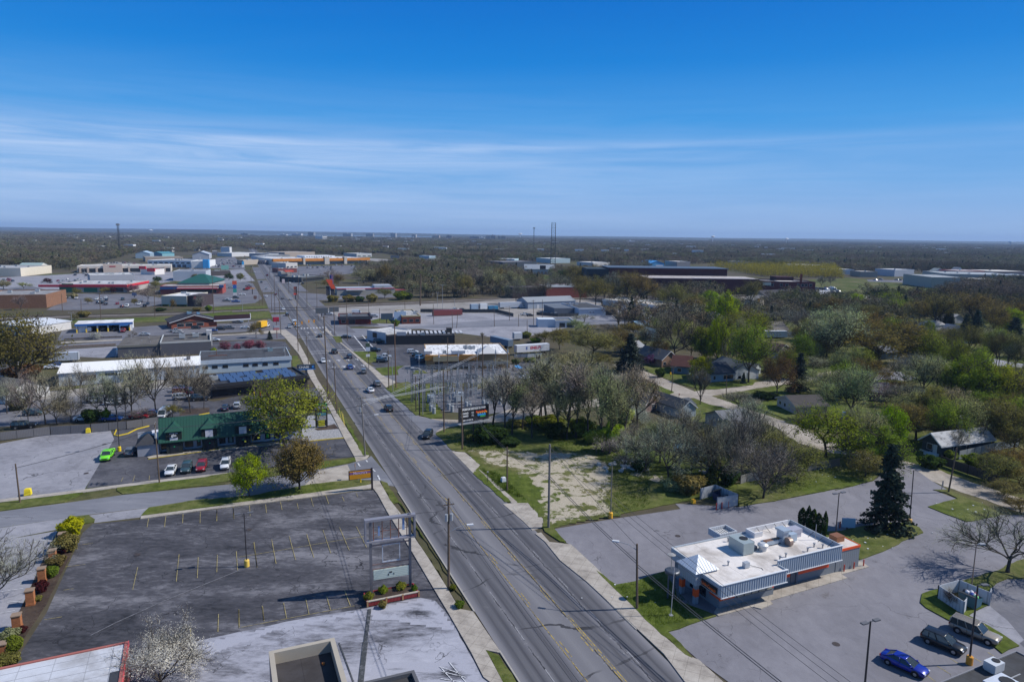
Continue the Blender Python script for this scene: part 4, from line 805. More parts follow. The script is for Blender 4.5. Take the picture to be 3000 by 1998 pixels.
lt=MB();lt.lathe([(.16,3.3),(.16,3.5)],(5.2,-2.4),8);lt.build('roof_drain','plain_metal',b.root,(.5,.16,.03))
far_edge('building','dark roof with raised black curb beside the tan parapet',('D2',990,1578),('D2',1468,1466),4.2,20,(.10,.10,.11),(.055,.053,.058),.45,.35)
b=far_edge('building','dark membrane roof in the bottom right corner',('D5',1250,1640),('D5',2130,1277),4.0,24,(.2,.2,.22),(.060,.062,.068),.12,.12)
b.unit(5.0,-5.0,3.0,2.2,1.5,3.9,(.62,.65,.7));b.unit(9.3,-1.6,1.6,1.2,1.0,3.9,(.62,.64,.66));b.part('roof_pipe','plain_metal',(.4,.4,.4),(1.0,12,-2.6,-2.5,3.88,3.95))
b=Bld('bank','dark flat roofed bank covered in blue solar panels','bank',('B0',2095,905),('B1',1015,800),15,4.2);b.shell('brick',(.05,.045,.05),'roof_membrane',(.05,.052,.06),.5,.4).coping((.03,.03,.035),.5)
n=0
for i in range(11):
 for j in range(3):
  x=3.5+i*(b.W-6)/11;y=1.6+j*4.2
  if(i*7+j*3)%8==0:continue
  m=MB();m.idx([(x,y,3.85),(x+1.75,y,3.85),(x+1.75,y+3.3,4.5),(x,y+3.3,4.5),(x,y+3.3,3.75),(x+1.75,y+3.3,3.75),(x,y,3.73),(x+1.75,y,3.73)],[(0,1,2,3),(3,2,5,4),(0,3,4,6),(1,7,5,2),(6,7,1,0)])
  m.build('solar_panel','smooth_paint',b.root,(.045,.09,.19));n+=1
b.unit(1.0,8,2.2,1.8,1.3);b.part('fascia','smooth_paint',(.015,.015,.018),(-.3,b.W+.3,-1.2,-.02,2.8,3.7));b.part('door','window_glass',None,(b.W*.32,b.W*.32+2,-.06,-.01,.1,2.4),(b.W*.15,b.W*.15+2.5,-.06,-.01,.8,2.4))
for c_,x in(((.75,.55,.02),.5),((.6,.08,.03),.58)):
 t=MB();t.lathe([(.14,0),(.14,1.2)],(b.W*x*.8,-2.2),8);t.build('drive_post','smooth_paint',b.root,c_)
b=Bld('building','grey roofed block with pale blue siding behind the bank','building',('B1',-60,660),('B1',852,606),21,4.4);b.shell('painted_wall',(.42,.50,.56),'roof_membrane',(.075,.078,.088),.15,.2)
b.part('fascia','ribbed_metal',(.50,.57,.65),(-.3,b.W+.3,-.35,-.02,3.2,4.5));b.unit(b.W-7,14,1.8,1.6,1.5,None,(.25,.35,.38));b.part('rust_frame','plain_metal',(.25,.09,.04),(3,9,9.9,10.1,4.2,4.5),(5.5,5.65,10,10.12,4.5,6.2));
for i,x in enumerate((.04,.14,.25,.47,.57,.68,.8)):b.win(b.W*x,b.W*x+1.9,1.5,2.7,'f',(.5,.55,.6),bars=0)
b=Bld('barn','long pale blue metal barn with snow white roof','barn',('B0',585,782),('B0',1975,690),17,4.0);b.gable('ribbed_metal',(.44,.52,.62),'smooth_paint',(.80,.80,.80),1.6,'x',.3,trim=(.12,.16,.26))
b.win(b.W*.15,b.W*.15+4,1.2,3.0,'f',(.2,.14,.11));b.win(b.W*.27,b.W*.27+6.5,2.4,3.3,'f',(.3,.35,.4));b.part('door','painted_wall',(.16,.17,.18),(b.W*.44,b.W*.44+3.0,-.06,-.01,.1,3.2));b.part('awning','smooth_paint',(.5,.55,.6),(b.W*.4,b.W*.49,-1.6,-.02,3.1,3.3));b.part('roller_door','ribbed_metal',(.25,.29,.33),(b.W*.75,b.W*.75+4,-.06,-.01,.1,4.0))
b.unit(b.W*.9,5,1.2,1.2,.9,5.2,(.2,.2,.22))
b=Bld('building','flat grey roofed hall in front of the cross street','building',('B0',1165,500),('B0',1590,478),24,4.6);b.shell('painted_wall',(.11,.11,.125),'roof_membrane',(.145,.135,.125),.1,.3);b.part('fascia','painted_wall',(.2,.19,.16),(-.1,b.W+.1,-.2,-.02,3.8,4.6));b.vents(4)
b=Bld('building','charcoal flat roofed block with pale parapet trim','building',('B0',1585,482),('B0',2088,455),22,5.2);b.shell('painted_wall',(.11,.11,.125),'roof_membrane',(.13,.125,.125),.8,.4).coping((.5,.5,.47),.5);b.unit(b.W*.35,12,2.2,2,1.9);b.unit(b.W*.62,14,2.4,2,1.6);b.part('stair_tower','painted_wall',(.45,.45,.46),(b.W-1.6,b.W+.5,19,22.6,0,6.6))
b=Bld('car_wash','white and blue self service car wash with open bays','car wash',('B0',752,256),('B0',1306,232),13,4.2);W_=b.W
b.part('wall','painted_wall',(.72,.74,.78),(0,W_,10.5,13,0,3.9),*[(x,x+.5,.6,10.49,0,3.7)for x in(0,W_*.165,W_*.36,W_*.55,W_*.76,W_*.94)],(W_*.03,W_*.155,1.5,1.9,0,3.6),(W_*.945,W_-.01,1.0,1.4,0,3.6));b.part('roof','roof_membrane',(.75,.75,.77),(-.4,W_+.3,.1,13.2,3.92,4.15));b.part('fascia','smooth_paint',(.03,.12,.35),(-.45,W_+.35,-.2,.09,3.1,4.1));b.part('corner_post','smooth_paint',(.8,.55,.05),*[(x,x+.5,.2,.55,0,1.7)for x in(0,W_*.165,W_*.36,W_*.55,W_*.94)]);b.part('dark_bay','painted_wall',(.04,.04,.05),*[(x,x+W_*.15,9.8,10.4,0,3.6)for x in(W_*.19,W_*.38,W_*.58)]);b.part('canopy','smooth_paint',(.05,.15,.38),(W_*.78,W_*.93,-2.0,-.25,2.7,3.0))
b=Bld('shop','dark gable roofed brick shop with white trim and side sign panel','shop',('B0',1692,217),('B0',2140,190),15,3.4);b.gable('brick',(.28,.09,.06),'shingle',(.05,.05,.06),3.0,'y',1.0,trim=(.7,.7,.72));b.part('gable_panel','painted_wall',(.06,.045,.045),(2,b.W-2,-.12,-.02,2.6,3.4));b.part('sign_panel','smooth_paint',(.045,.02,.025),(b.W-1.5,b.W+16,-1.3,-1.1,3.4,5.6));b.part('sign_frame','smooth_paint',(.72,.72,.75),(b.W-1.6,b.W+16.2,-1.2,-.6,2.7,3.38),(b.W+16.0,b.W+16.3,-1.25,-.6,3.4,5.9));b.part('sign_post','plain_metal',(.3,.3,.32),(b.W+15,b.W+15.4,-1,-.7,0,2.7))
for x in(.12,.3,.55):b.win(b.W*x,b.W*x+3.2,.8,2.4,'f',(.5,.6,.62))
b.unit(b.W*.4,6,2,2,1.2,6.2,(.2,.32,.42));b.unit(b.W*.62,7,1.4,1.4,1.2,5.7,(.2,.35,.5))
b=Bld('warehouse','low white warehouse behind the big spreading tree','warehouse',('B0',300,285),('B0',705,215),26,3.8);b.gable('painted_wall',(.55,.54,.53),'smooth_paint',(.6,.62,.65),1.2,'x',.3)
b=Bld('house','grey shingled roof at the far left edge','house',('B0',-330,900),('B0',70,960),12,3.0);b.gable('painted_wall',(.5,.5,.5),'shingle',(.12,.115,.115),2.6,'x',.5)
b=Bld('house','dark roof house under the spreading tree','house',('B0',-250,700),('B0',110,690),10,2.8);b.gable('painted_wall',(.45,.46,.48),'shingle',(.07,.068,.07),2.2,'x',.5)
def flat(name,label,cat,A,B,D,h,col,rcol,par=.4,wall='painted_wall',units=0,fas=None,roofm='roof_membrane',win=0,wz=(1.0,2.6),seed=3):
 b=Bld(name,label,cat,A,B,D,h);b.shell(wall,col,roofm,rcol,par,.35);R=random.Random(seed+int(b.W*10))
 for i in range(units):b.unit(b.W*R.uniform(.1,.85),D*R.uniform(.2,.75),R.uniform(1.5,2.6),R.uniform(1.4,2.2),R.uniform(1.0,1.7))
 if fas:b.part('fascia','smooth_paint',fas[0],(-.2,b.W+.2,-.5,-.02,fas[1],fas[2]))
 for i in range(win):
  x=b.W*(i+.18)/win;b.win(x,x+b.W/win*.62,wz[0],wz[1],'f',(.3,.3,.32))
 return b
flat('wholesale_store','long brown brick flat roofed store left of the grey lot','store',('A1',-200,782),('A1',405,772),38,8.2,(.27,.145,.09),(.30,.30,.31),.5,'brick',3)
b=flat('store','wide store with bright red fascia and green shopfront','store',('A1',515,640),('A1',1095,640),46,6.4,(.40,.38,.36),(.52,.53,.55),.4,units=6);b.part('fascia','smooth_paint',(.62,.03,.05),(-14,b.W+.8,-1.0,-.02,4.2,5.9));b.part('shopfront','smooth_paint',(.02,.17,.09),(0,b.W*.25,-.1,-.02,.4,4.0),(b.W*.36,b.W*.56,-.1,-.02,.4,3.6));b.part('side_fascia','smooth_paint',(.62,.03,.05),(b.W+.02,b.W+.5,0,46,4.2,5.9));
b.win(b.W*.6,b.W*.95,.6,3.6,'f',(.3,.3,.3));b.part('green_sign','smooth_paint',(.02,.12,.06),(b.W*.05,b.W*.22,-1.2,-1.02,5.95,6.9))
b=flat('store','plain grey box store with white roof units','store',('A1',780,570),('A1',1165,560),36,8.0,(.33,.34,.37),(.58,.59,.6),.4,units=7)
b=flat('store','cream plaza at the far left edge','store',('A1',-350,500),('A1',182,502),60,8.5,(.62,.56,.46),(.42,.43,.45),.6,units=5);b.part('arch_sign','smooth_paint',(.6,.56,.5),(b.W*.35,b.W*.6,-1.2,-.02,6,8.6));b.part('shopfront','window_glass',None,(2,b.W-20,-.1,-.02,.5,4))
b=Bld('store','pair of cream gables beside the left plaza','store',('A1',340,470),('A1',425,455),20,6.5);b.gable('painted_wall',(.68,.66,.6),'smooth_paint',(.3,.38,.36),3.5,'y',.4)
b=flat('plaza','long pale plaza with tan columns and dark shopfronts','plaza',('A1',668,470),('A1',1478,462),40,7.5,(.58,.53,.47),(.62,.6,.57),.5,units=6);b.part('shopfront','window_glass',None,(1,b.W-1,-.2,-.02,.6,4.6));b.part('entrance_gable','painted_wall',(.55,.44,.36),(b.W*.27,b.W*.47,-2.2,-.25,0,9.0));b.part('lettering_panel','smooth_paint',(.4,.03,.04),(b.W*.335,b.W*.40,-2.35,-2.22,6.2,7.4));b.part('column','painted_wall',(.5,.4,.33),*[(b.W*x,b.W*x+1.8,-1.6,-.25,0,6)for x in(.02,.1,.19,.53,.66,.78,.92)])
b=Bld('restaurant','small white restaurant with bright red roof panels','restaurant',('A1',1215,485),('A1',1335,488),16,6);b.shell('painted_wall',(.65,.62,.6),'smooth_paint',(.6,.03,.05),.2);b.part('roof_slope','smooth_paint',(.62,.03,.05),(-1,b.W*.42,-1,-.02,6,9),(b.W*.5,b.W+1,-1,-.02,3.6,7.2))
b=flat('building','white two storey block with row of small square windows','building',('A1',1275,418),('A1',1650,425),60,8.6,(.68,.69,.7),(.30,.33,.38),.5,units=3,win=8,wz=(4.8,6.4));b.part('loading_door','painted_wall',(.13,.13,.15),*[(b.W*x,b.W*x+5,-.1,-.02,0,3.6)for x in(.55,.68,.8)])
b=flat('building','white showroom with bright blue corner','showroom',('A1',1652,430),('A1',1775,430),45,9,(.68,.69,.7),(.6,.6,.6),.5);b.part('blue_corner','smooth_paint',(.05,.35,.75),(b.W-3,b.W+4,-2,6,0,11))
flat('building','low tan roofed row behind the white block','building',('A1',1255,375),('A1',1580,372),40,7,(.35,.29,.24),(.33,.30,.27),.4)
b=Bld('shed','blue grey gabled sheds before the left wood','shed',('A1',1170,345),('A1',1295,345),50,8);b.gable('ribbed_metal',(.30,.40,.48),'smooth_paint',(.36,.46,.55),3.5,'y',.4)
b=Bld('shed','teal roofed shed at the edge of the left wood','shed',('A1',1400,333),('A1',1505,330),30,6);b.gable('ribbed_metal',(.2,.42,.48),'smooth_paint',(.08,.24,.28),3,'x',.4)
b=Bld('hall','pale gabled metal hall beside the far road','hall',('A1',1660,352),('A1',1806,352),60,8);b.gable('ribbed_metal',(.45,.47,.52),'smooth_paint',(.42,.45,.5),4.5,'y',.5,trim=(.25,.26,.3));b.part('hall_door','smooth_paint',(.6,.6,.6),(b.W*.42,b.W*.5,-.1,-.02,0,4))
flat('building','low white sheds by the vanishing road at left','building',('A1',1875,328),('A1',2000,332),60,7,(.55,.55,.56),(.62,.63,.64))
flat('building','brown flat roofed diner left of the dealer lot','building',('A1',1605,480),('A1',1775,480),20,5,(.16,.12,.10),(.24,.19,.16),.4,units=2)
flat('building','low dark shops beside the tall pole at left','building',('A1',1790,495),('A1',1990,492),18,4.6,(.10,.085,.08),(.13,.12,.11),.4,units=2)
flat('store','pale blue grey box before the round trees','store',('A1',1495,540),('A1',1778,538),40,9,(.40,.44,.5),(.27,.29,.33),.4,units=2)
b=Bld('auto_shop','shop with big dark green hip roof','shop',('A1',1545,640),('A1',1810,640),45,7.5);b.gable('painted_wall',(.3,.3,.3),'smooth_paint',(.016,.085,.062),5.5,'x',1.0,hip=b.W*.42)
b=flat('shop','low shop with blue fascia and red stripe','shop',('A1',1385,655),('A1',1920,650),20,6.2,(.3,.07,.06),(.45,.45,.45),.3);b.part('fascia','smooth_paint',(.03,.08,.22),(0,b.W*.28,-.8,-.02,3.6,5.6),(b.W*.95,b.W+1,-.8,-.02,4.6,6.9));b.part('awning','smooth_paint',(.5,.5,.5),(b.W*.28,b.W*.94,-4.5,-.02,4.4,5.0));b.part('awning_edge','smooth_paint',(.55,.05,.08),(b.W*.28,b.W*.94,-4.75,-4.52,4.1,4.9));b.win(b.W*.32,b.W*.9,.6,3.4,'f',(.3,.3,.3))
b=flat('pizza_shop','white flat roofed shop with round red sign','shop',('A1',1395,757),('A1',1615,760),30,6.6,(.52,.48,.4),(.75,.75,.76),.35,units=3);b.part('dark_front','painted_wall',(.055,.04,.045),(b.W+.02,b.W+9,.5,18,0,6.8));rd=MB();rd.tube((b.W+5,.35,5.4),(b.W+5,.48,5.4),.9,.9,16);rd.build('round_sign','smooth_paint',b.root,(.6,.03,.06));b.part('hedge','leaf',(.05,.07,.02),(1,b.W*.3,-1.4,-.5,0,1.2),(b.W*.4,b.W,-1.4,-.5,0,1.2))
b=flat('plaza','huge white roofed plaza with orange tiled awning','plaza',('A2',590,402),('A2',1408,388),75,8.5,(.55,.54,.52),(.62,.64,.67),.5,units=6);b.part('tile_awning','shingle',(.62,.25,.06),(-2,b.W*.28,-7,-.5,5.0,8.8),(b.W*.3,b.W*.5,-7,-.5,5.0,8.8),(b.W*.55,b.W*.71,-7,-.5,5.0,8.8),(b.W*.74,b.W,-7,-.5,5.0,8.8));b.part('entrance_gable','painted_wall',(.5,.46,.42),(b.W*.28,b.W*.3,-8,-.5,0,10),(b.W*.5,b.W*.55,-8,-.5,0,11),(b.W*.71,b.W*.74,-8,-.5,0,11));b.part('white_store','painted_wall',(.66,.68,.72),(b.W*.42,b.W*.75,40,74,0,11));b.part('store_window','window_glass',None,*[(b.W*(.44+i*.026),b.W*(.45+i*.026),39.8,39.98,8.9,10.4)for i in range(11)])
flat('building','white walled showroom beside the orange plaza','building',('A2',540,375),('A2',665,372),50,7.6,(.55,.58,.64),(.62,.64,.67),.5,fas=((.6,.6,.62),6,7.6))
flat('building','grey flat roofs nearest the vanishing road','building',('A2',430,345),('A2',530,350),50,6.5,(.20,.21,.23),(.46,.48,.5),.5);flat('building','grey box with pale top right of the far road','building',('A2',552,338),('A2',662,332),40,7,(.3,.33,.37),(.42,.43,.45),.5)
flat('building','long low tan roof behind the orange plaza','building',('A2',690,335),('A2',950,328),50,9,(.33,.28,.24),(.44,.4,.36),.5);flat('building','white office tower at the far edge of the woods','office',('A2',1015,200),('A2',1055,200),60,26,(.62,.62,.62),(.4,.4,.4),1,win=4,wz=(6,22))
flat('building','dark red brick shops right of the far junction','building',('A2',635,470),('A2',795,466),20,4.6,(.19,.06,.05),(.16,.14,.15),.4,units=3);b=flat('gas_station','petrol station shop with orange red canopy','petrol station',('A2',660,500),('A2',750,498),15,5,(.3,.3,.3),(.5,.5,.5));b.part('canopy','smooth_paint',(.7,.09,.04),(b.W*.15,b.W*.95,-10,-2,5.2,6.4));b.part('canopy_post','plain_metal',(.3,.3,.3),(b.W*.3,b.W*.35,-6,-5.6,0,5.2),(b.W*.75,b.W*.8,-6,-5.6,0,5.2))
b=flat('building','black glass fronted building with pale panelled roof','building',('A2',835,555),('A2',1035,535),25,5,(.06,.065,.07),(.20,.22,.24),.5,units=5);b.win(2,b.W-2,1,3.6,'f',(.1,.1,.11),bars=6)
b=Bld('restaurant','low grey roofed restaurant with tall orange blade','restaurant',('A2',1140,663),('A2',1640,655),18,5.2);b.shell('painted_wall',(.34,.33,.3),'smooth_paint',(.34,.37,.42),.15);b.part('red_trim','smooth_paint',(.5,.04,.07),(0,b.W,-.3,-.02,4.5,5.1));b.part('raised_roof','smooth_paint',(.38,.4,.44),(b.W*.65,b.W*.95,2,16,5.1,7.0));b.part('canopy','smooth_paint',(.5,.48,.47),(b.W*.15,b.W*.47,-6,-.32,3.9,4.6));
bl=MB();bl.prism([(-8,-1),(-2,-1),(-2,.2),(-8,.2)],0,7);bl.build('entrance_block','painted_wall',b.root,(.05,.05,.06));bl=MB();bl.idx([(-8,-1.5,12),(-6.2,-1.5,12.2),(-5.6,-1.5,11.6),(-5.2,-1.5,12.2),(-3.6,-1.5,12),(-1,-1.5,5),(-4,-1.5,5)]+[(q[0],-.9,q[2])for q in((-8,0,12),(-6.2,0,12.2),(-5.6,0,11.6),(-5.2,0,12.2),(-3.6,0,12),(-1,0,5),(-4,0,5))],[(6,5,4,3,2,1,0),(7,8,9,10,11,12,13)]+[(i,(i+1)%7,7+(i+1)%7,7+i)for i in range(7)]);bl.build('orange_blade','smooth_paint',b.root,(.75,.09,.03))
b.part('picnic_awning','smooth_paint',(.45,.10,.10),(b.W+1,b.W+9,1,9,3,3.4))
b=Bld('shop','dark red brick corner shop with slate mansard roof','shop',('A2',1160,918),('A2',1432,912),18,4.0);b.shell('brick',(.22,.045,.04),'roof_membrane',(.10,.105,.12),.4);b.part('mansard','shingle',(.055,.06,.075),(-.8,b.W+.8,-.8,-.05,2.7,4.3),(b.W+.05,b.W+.8,-.04,18,2.7,4.3));b.win(b.W*.3,b.W*.5,.3,2.8,'f',(.4,.4,.42));b.unit(b.W*.3,8,2,2,1.2);b.win(b.W*.07,b.W*.2,.8,2.6,'f',(.5,.5,.5))
b=flat('shop','brown brick shop with white roof beside the billboards','shop',('A2',1700,912),('A2',1862,908),30,4.5,(.20,.06,.04),(.42,.42,.42),.5,'brick',3,win=3,roofm='peeling_roof');b.coping((.45,.36,.2),.7)
b=Bld('building','white painted brick block with a single window','building',('B1',1600,325),('B1',1760,352),15,4.6,W=13);b.shell('painted_wall',(.50,.51,.54),'peeling_roof',(.5,.5,.5),.5);b.win(4,7,1.6,4,'f',(.3,.25,.4))
b=Bld('building','low black flat building with ribbed white roof','building',('B1',1790,372),('B2',445,362),16,3.9);b.shell('painted_wall',(.035,.035,.04),'roof_membrane',(.05,.05,.055),.3);b.part('roof_ribs','smooth_paint',(.5,.5,.52),*[(8+i*1.9,9.1+i*1.9,6,14,3.6,4.0)for i in range(14)]);b.unit(b.W*.5,3,2,2,1.2);b.part('chimney_block','painted_wall',(.06,.055,.055),(b.W-3,b.W-.6,7,10,3.5,6));b.part('parapet_block','painted_wall',(.45,.45,.47),(b.W*.15,b.W*.15+4,.0,3,3.95,5.6))
b=Bld('buffet_restaurant','buffet restaurant with peeling white roof and ochre stone front','restaurant',('B2',165,615),('B2',985,600),25,5.2);b.shell('painted_wall',(.34,.22,.11),'peeling_roof',(.74,.74,.75),.3,.35);W_=b.W
b.part('ochre_band','painted_wall',(.42,.20,.05),(-.5,W_*.62,-.9,-.02,3.4,5.15));b.part('tan_panel','painted_wall',(.48,.38,.22),(W_*.08,W_*.38,-1.1,-.92,3.0,4.9));b.part('curved_parapet','painted_wall',(.62,.62,.62),(W_*.30,W_*.46,-.6,4,5.6,6.7),(-.6,W_*.07,0,5,5.6,6.6));b.part('side_wall_panel','painted_wall',(.42,.46,.52),(-.12,-.02,6,24,2.2,5.0));b.win(W_*.1,W_*.2,.4,2.7,'f',(.2,.15,.1));b.win(W_*.25,W_*.5,.4,2.7,'f',(.2,.15,.1),bars=3)
for x,y in((.48,14),(.53,13),(.58,12.5),(.2,3)):b.unit(W_*x,y,1.4,1.4,1.3)
hp=MB();hp.idx([(W_*.62,-1,5.5),(W_*.88,-1,5.5),(W_*.88,8,5.5),(W_*.62,8,5.5),(W_*.75,5,7.6)],[(0,1,4),(1,2,4),(2,3,4),(3,0,4)]);hp.build('hip_roof','smooth_paint',b.root,(.5,.5,.5))
b=Bld('metal_building','grey blue metal building with long grey gable roof','metal building',('A3',725,782),('A3',1135,765),16,4.3);b.gable('ribbed_metal',(.30,.35,.42),'smooth_paint',(.27,.29,.31),2.6,'x',.4);b.part('door','smooth_paint',(.5,.52,.55),(b.W*.18,b.W*.23,-.1,-.02,0,2.6))
b=Bld('workshop','flat dark roofed workshop with pale blue gable front','workshop',('A3',1165,842),('A3',1395,838),34,4.6);b.shell('painted_wall',(.42,.47,.54),'roof_membrane',(.075,.08,.09),.25);b.part('pediment','smooth_paint',(.55,.6,.66),(-.4,b.W+.4,-.5,-.02,4.0,4.7));b.win(b.W*.35,b.W*.58,2.4,3.3,'f',(.6,.6,.62),glass='smooth_paint',gcol=(.55,.57,.6));b.win(b.W*.4,b.W*.45,1.9,2.3,'f',(.1,.1,.1));b.win(b.W*.52,b.W*.57,1.9,2.3,'f',(.1,.1,.1))
for x,y in((-3,20),(2,22),(6,24)):b.unit(max(1,x),y,2,2,1.6,None,(.45,.47,.5))
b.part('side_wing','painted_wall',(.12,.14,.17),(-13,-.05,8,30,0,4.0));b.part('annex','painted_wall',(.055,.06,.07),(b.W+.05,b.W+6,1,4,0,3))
b=flat('storage_units','white storage garages nearest the woods','storage',('A3',1370,752),('A3',1600,778),22,4.4,(.45,.52,.58),(.52,.5,.47),.2,'ribbed_metal');b.part('fascia','smooth_paint',(.66,.68,.7),(-.2,b.W+.2,-.3,-.02,3.2,4.5))
b=flat('storage_units','blue sided storage row with white fascia','storage',('A3',1612,775),('A3',1845,818),22,4.6,(.20,.30,.38),(.55,.5,.44),.2);b.part('fascia','smooth_paint',(.62,.64,.66),(-.2,b.W+.2,-.3,-.02,3.3,4.7))
b=Bld('garage','derelict white garage with two dark bays','garage',('A3',965,944),('A3',1125,944),14,3.7);b.shell('painted_wall',(.55,.57,.6),'roof_membrane',(.18,.19,.20),.5);b.part('bay_door','painted_wall',(.04,.04,.045),(b.W*.2,b.W*.5,-.08,-.02,.3,2.6),(b.W*.6,b.W*.95,-.08,-.02,.3,2.6));b.part('side_block','painted_wall',(.5,.56,.62),(-9,-.05,2,10,0,4.2))
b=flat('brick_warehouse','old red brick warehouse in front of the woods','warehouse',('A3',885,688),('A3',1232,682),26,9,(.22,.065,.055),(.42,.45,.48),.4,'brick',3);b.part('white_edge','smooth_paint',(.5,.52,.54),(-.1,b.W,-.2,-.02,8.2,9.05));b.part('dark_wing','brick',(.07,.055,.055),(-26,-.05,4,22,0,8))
b=flat('building','long charcoal hall behind the mid woods','building',('A3',508,448),('A3',800,440),40,11,(.045,.06,.08),(.22,.22,.24),.3);
b=Bld('shop','slate roofed shop with white windows on the green bank','shop',('A3',700,482),('A3',955,485),30,6.5);b.gable('painted_wall',(.42,.43,.45),'shingle',(.24,.27,.31),5,'x',.8);b.part('door','painted_wall',(.3,.2,.16),*[(b.W*x,b.W*x+3,-.1,-.02,.2,3.4)for x in(.42,.54,.66,.78,.9)]);b.part('sign_board','smooth_paint',(.05,.03,.035),(b.W*.5,b.W*.7,-1,-.8,6.5,11))
for lb,A,B,D,h,c,rc in(('white roofed depot left of the lattice mast',('A3',465,385),('A3',610,388),40,7,(.35,.5,.55),(.66,.66,.66)),('white depot behind the lattice mast',('A3',920,388),('A3',1090,385),40,8,(.32,.42,.46),(.68,.68,.67)),('pale roofs among the brown trees',('A3',1290,415),('A3',1430,412),40,6,(.5,.5,.5),(.72,.7,.67)),('broad white roof left of the brick factory',('A3',1260,480),('A3',1640,495),50,7,(.42,.41,.4),(.68,.66,.64)),('grey box near the yellow willow grove',('A3',2010,430),('A3',2125,430),40,10,(.3,.28,.28),(.6,.58,.56)),('far white roof among dark trees',('A3',1480,325),('A3',1585,325),40,5,(.4,.4,.4),(.7,.68,.66)),('low grey roof beside yellow grove',('A4',110,355),('A4',305,358),40,6,(.3,.3,.32),(.38,.4,.43)),('low white sheds behind the willow grove',('A4',640,395),('A4',828,392),40,7,(.52,.52,.53),(.66,.66,.66)),('long white wall behind the dry field',('A4',870,430),('A4',1050,432),30,7,(.58,.58,.58),(.6,.6,.6)),('white workshop across the dry field',('A4',1360,447),('A4',1510,445),30,9,(.40,.44,.5),(.68,.68,.68)),('tan garage beyond the dry field',('A4',1100,450),('A4',1230,452),30,7,(.33,.3,.26),(.5,.48,.45)),('low white shop row at the right edge',('A4',2110,460),('A4',2400,462),50,9,(.3,.22,.2),(.68,.66,.62)),('red fronted shop among far right roofs',('A4',1840,455),('A4',2050,455),30,9,(.45,.12,.13),(.6,.6,.6)),('big pale building at the far right edge',('A4',2280,500),('A4',2500,500),40,9,(.25,.33,.42),(.5,.55,.6))):
 flat('building',lb,'building',A,B,D,h,c,rc,.4,units=1)
b=Bld('building','bright blue gabled building left of the yellow grove','building',('A3',1780,425),('A3',1900,425),40,6.5);b.gable('painted_wall',(.1,.35,.6),'smooth_paint',(.08,.33,.66),4,'y',.5);b.part('door','smooth_paint',(.7,.7,.72),(b.W*.4,b.W*.9,-.1,-.02,0,4))
b=flat('warehouse','long grey warehouse at the end of the dry field','warehouse',('A4',1642,535),('A4',1912,540),60,11,(.36,.35,.31),(.36,.39,.42),.4);b.part('side_block','painted_wall',(.44,.43,.41),(b.W+.05,b.W+30,2,30,0,9.5));flat('warehouse','blue grey flat hall behind the long warehouse','warehouse',('A4',1735,500),('A4',2310,515),70,11,(.36,.35,.32),(.36,.40,.44),.4,units=4)
for lb,A,B,D,h,c,rc,u in(('white roofed sheds before the far woods right of the plaza',('A2',1310,335),('A2',1440,332),40,7,(.4,.42,.44),(.66,.66,.66),1),('cluttered dark shops by the far right road',('A2',1435,290),('A2',1560,285),40,8,(.12,.12,.14),(.3,.3,.32),4),('brown roofed row at the end of the far right road',('A2',1580,298),('A2',1715,292),50,7,(.16,.12,.1),(.34,.3,.27),2),('pale blue house sized building beside the dark billboard',('A2',1935,362),('A2',1995,360),25,8,(.3,.42,.52),(.6,.62,.64),0),('grey roofed hall among trees right of the dark billboard',('A2',2110,385),('A2',2200,384),30,6,(.3,.29,.28),(.2,.2,.21),1),('low pale strip of shops behind the mid woods',('A2',2010,352),('A2',2110,350),30,6,(.42,.4,.38),(.6,.6,.6),1),('tan sided store beside the vanishing road at left',('A1',2045,400),('A1',2100,402),30,7,(.4,.35,.3),(.5,.5,.5),1),('long dark block with pale roof behind the dealer lot',('A1',1830,318),('A1',1875,318),40,8,(.2,.2,.22),(.55,.55,.56),0),('white roofed store right of the far junction',('A2',700,432),('A2',800,428),30,7,(.5,.48,.46),(.66,.66,.66),2),('low shop with pale canopy right of the far road',('A2',455,395),('A2',520,398),20,6,(.25,.24,.26),(.5,.5,.52),1)):
 flat('building',lb,'building',A,B,D,h,c,rc,.4,units=u,win=3)
b=Bld('brick_factory','dark red brick factory with stepped roofs and white windows','factory',('A4',362,596),('A4',748,600),40,12.2);W_=b.W;BR=(.105,.03,.036)
b.shell('brick',BR,'roof_membrane',(.12,.11,.115),.6,.4);b.part('low_wing','brick',BR,(-95,-.05,12,50,0,13));b.part('low_wing_roof','roof_membrane',(.46,.42,.41),(-95,-.1,12.3,49,13,13.25));b.part('raised_hall','brick',(.075,.03,.035),(W_*.4,W_*.75,18,32,11.7,15));b.part('chimney','brick',(.25,.07,.04),(W_*.8,W_*.83,9,11,11.5,18));b.part('upper_hall','brick',BR,(-120,-12,58,96,0,19));b.part('upper_hall_roof','smooth_paint',(.085,.105,.135),(-121,-11,57,97,19,19.6));b.part('corner_panel','smooth_paint',(.42,.45,.38),(-2,5,-.25,-.02,9,11.4))
b.part('white_roof_deck','smooth_paint',(.62,.56,.52),(W_*.33,W_*.68,6,16,11.65,12.0),(-55,-8,13,20,13.3,13.5));b.part('link_wing','brick',(.085,.03,.035),(-120,-95.05,30,57.9,0,12));b.part('end_hall','painted_wall',(.03,.045,.055),(-140,-120.05,60,96,0,18));b.part('hall_window','window_glass',None,(-138,-122,59.8,59.98,8,13))
for r_,z in((0,8.2),(1,3.8)):
 for i,x in enumerate((.05,.12,.3,.41,.64,.72,.79,.88)if r_==0 else(.28,.33,.4,.46,.66,.8,.9)):b.win(W_*x,W_*x+2.4,z,z+2.2,'f',(.62,.64,.66))
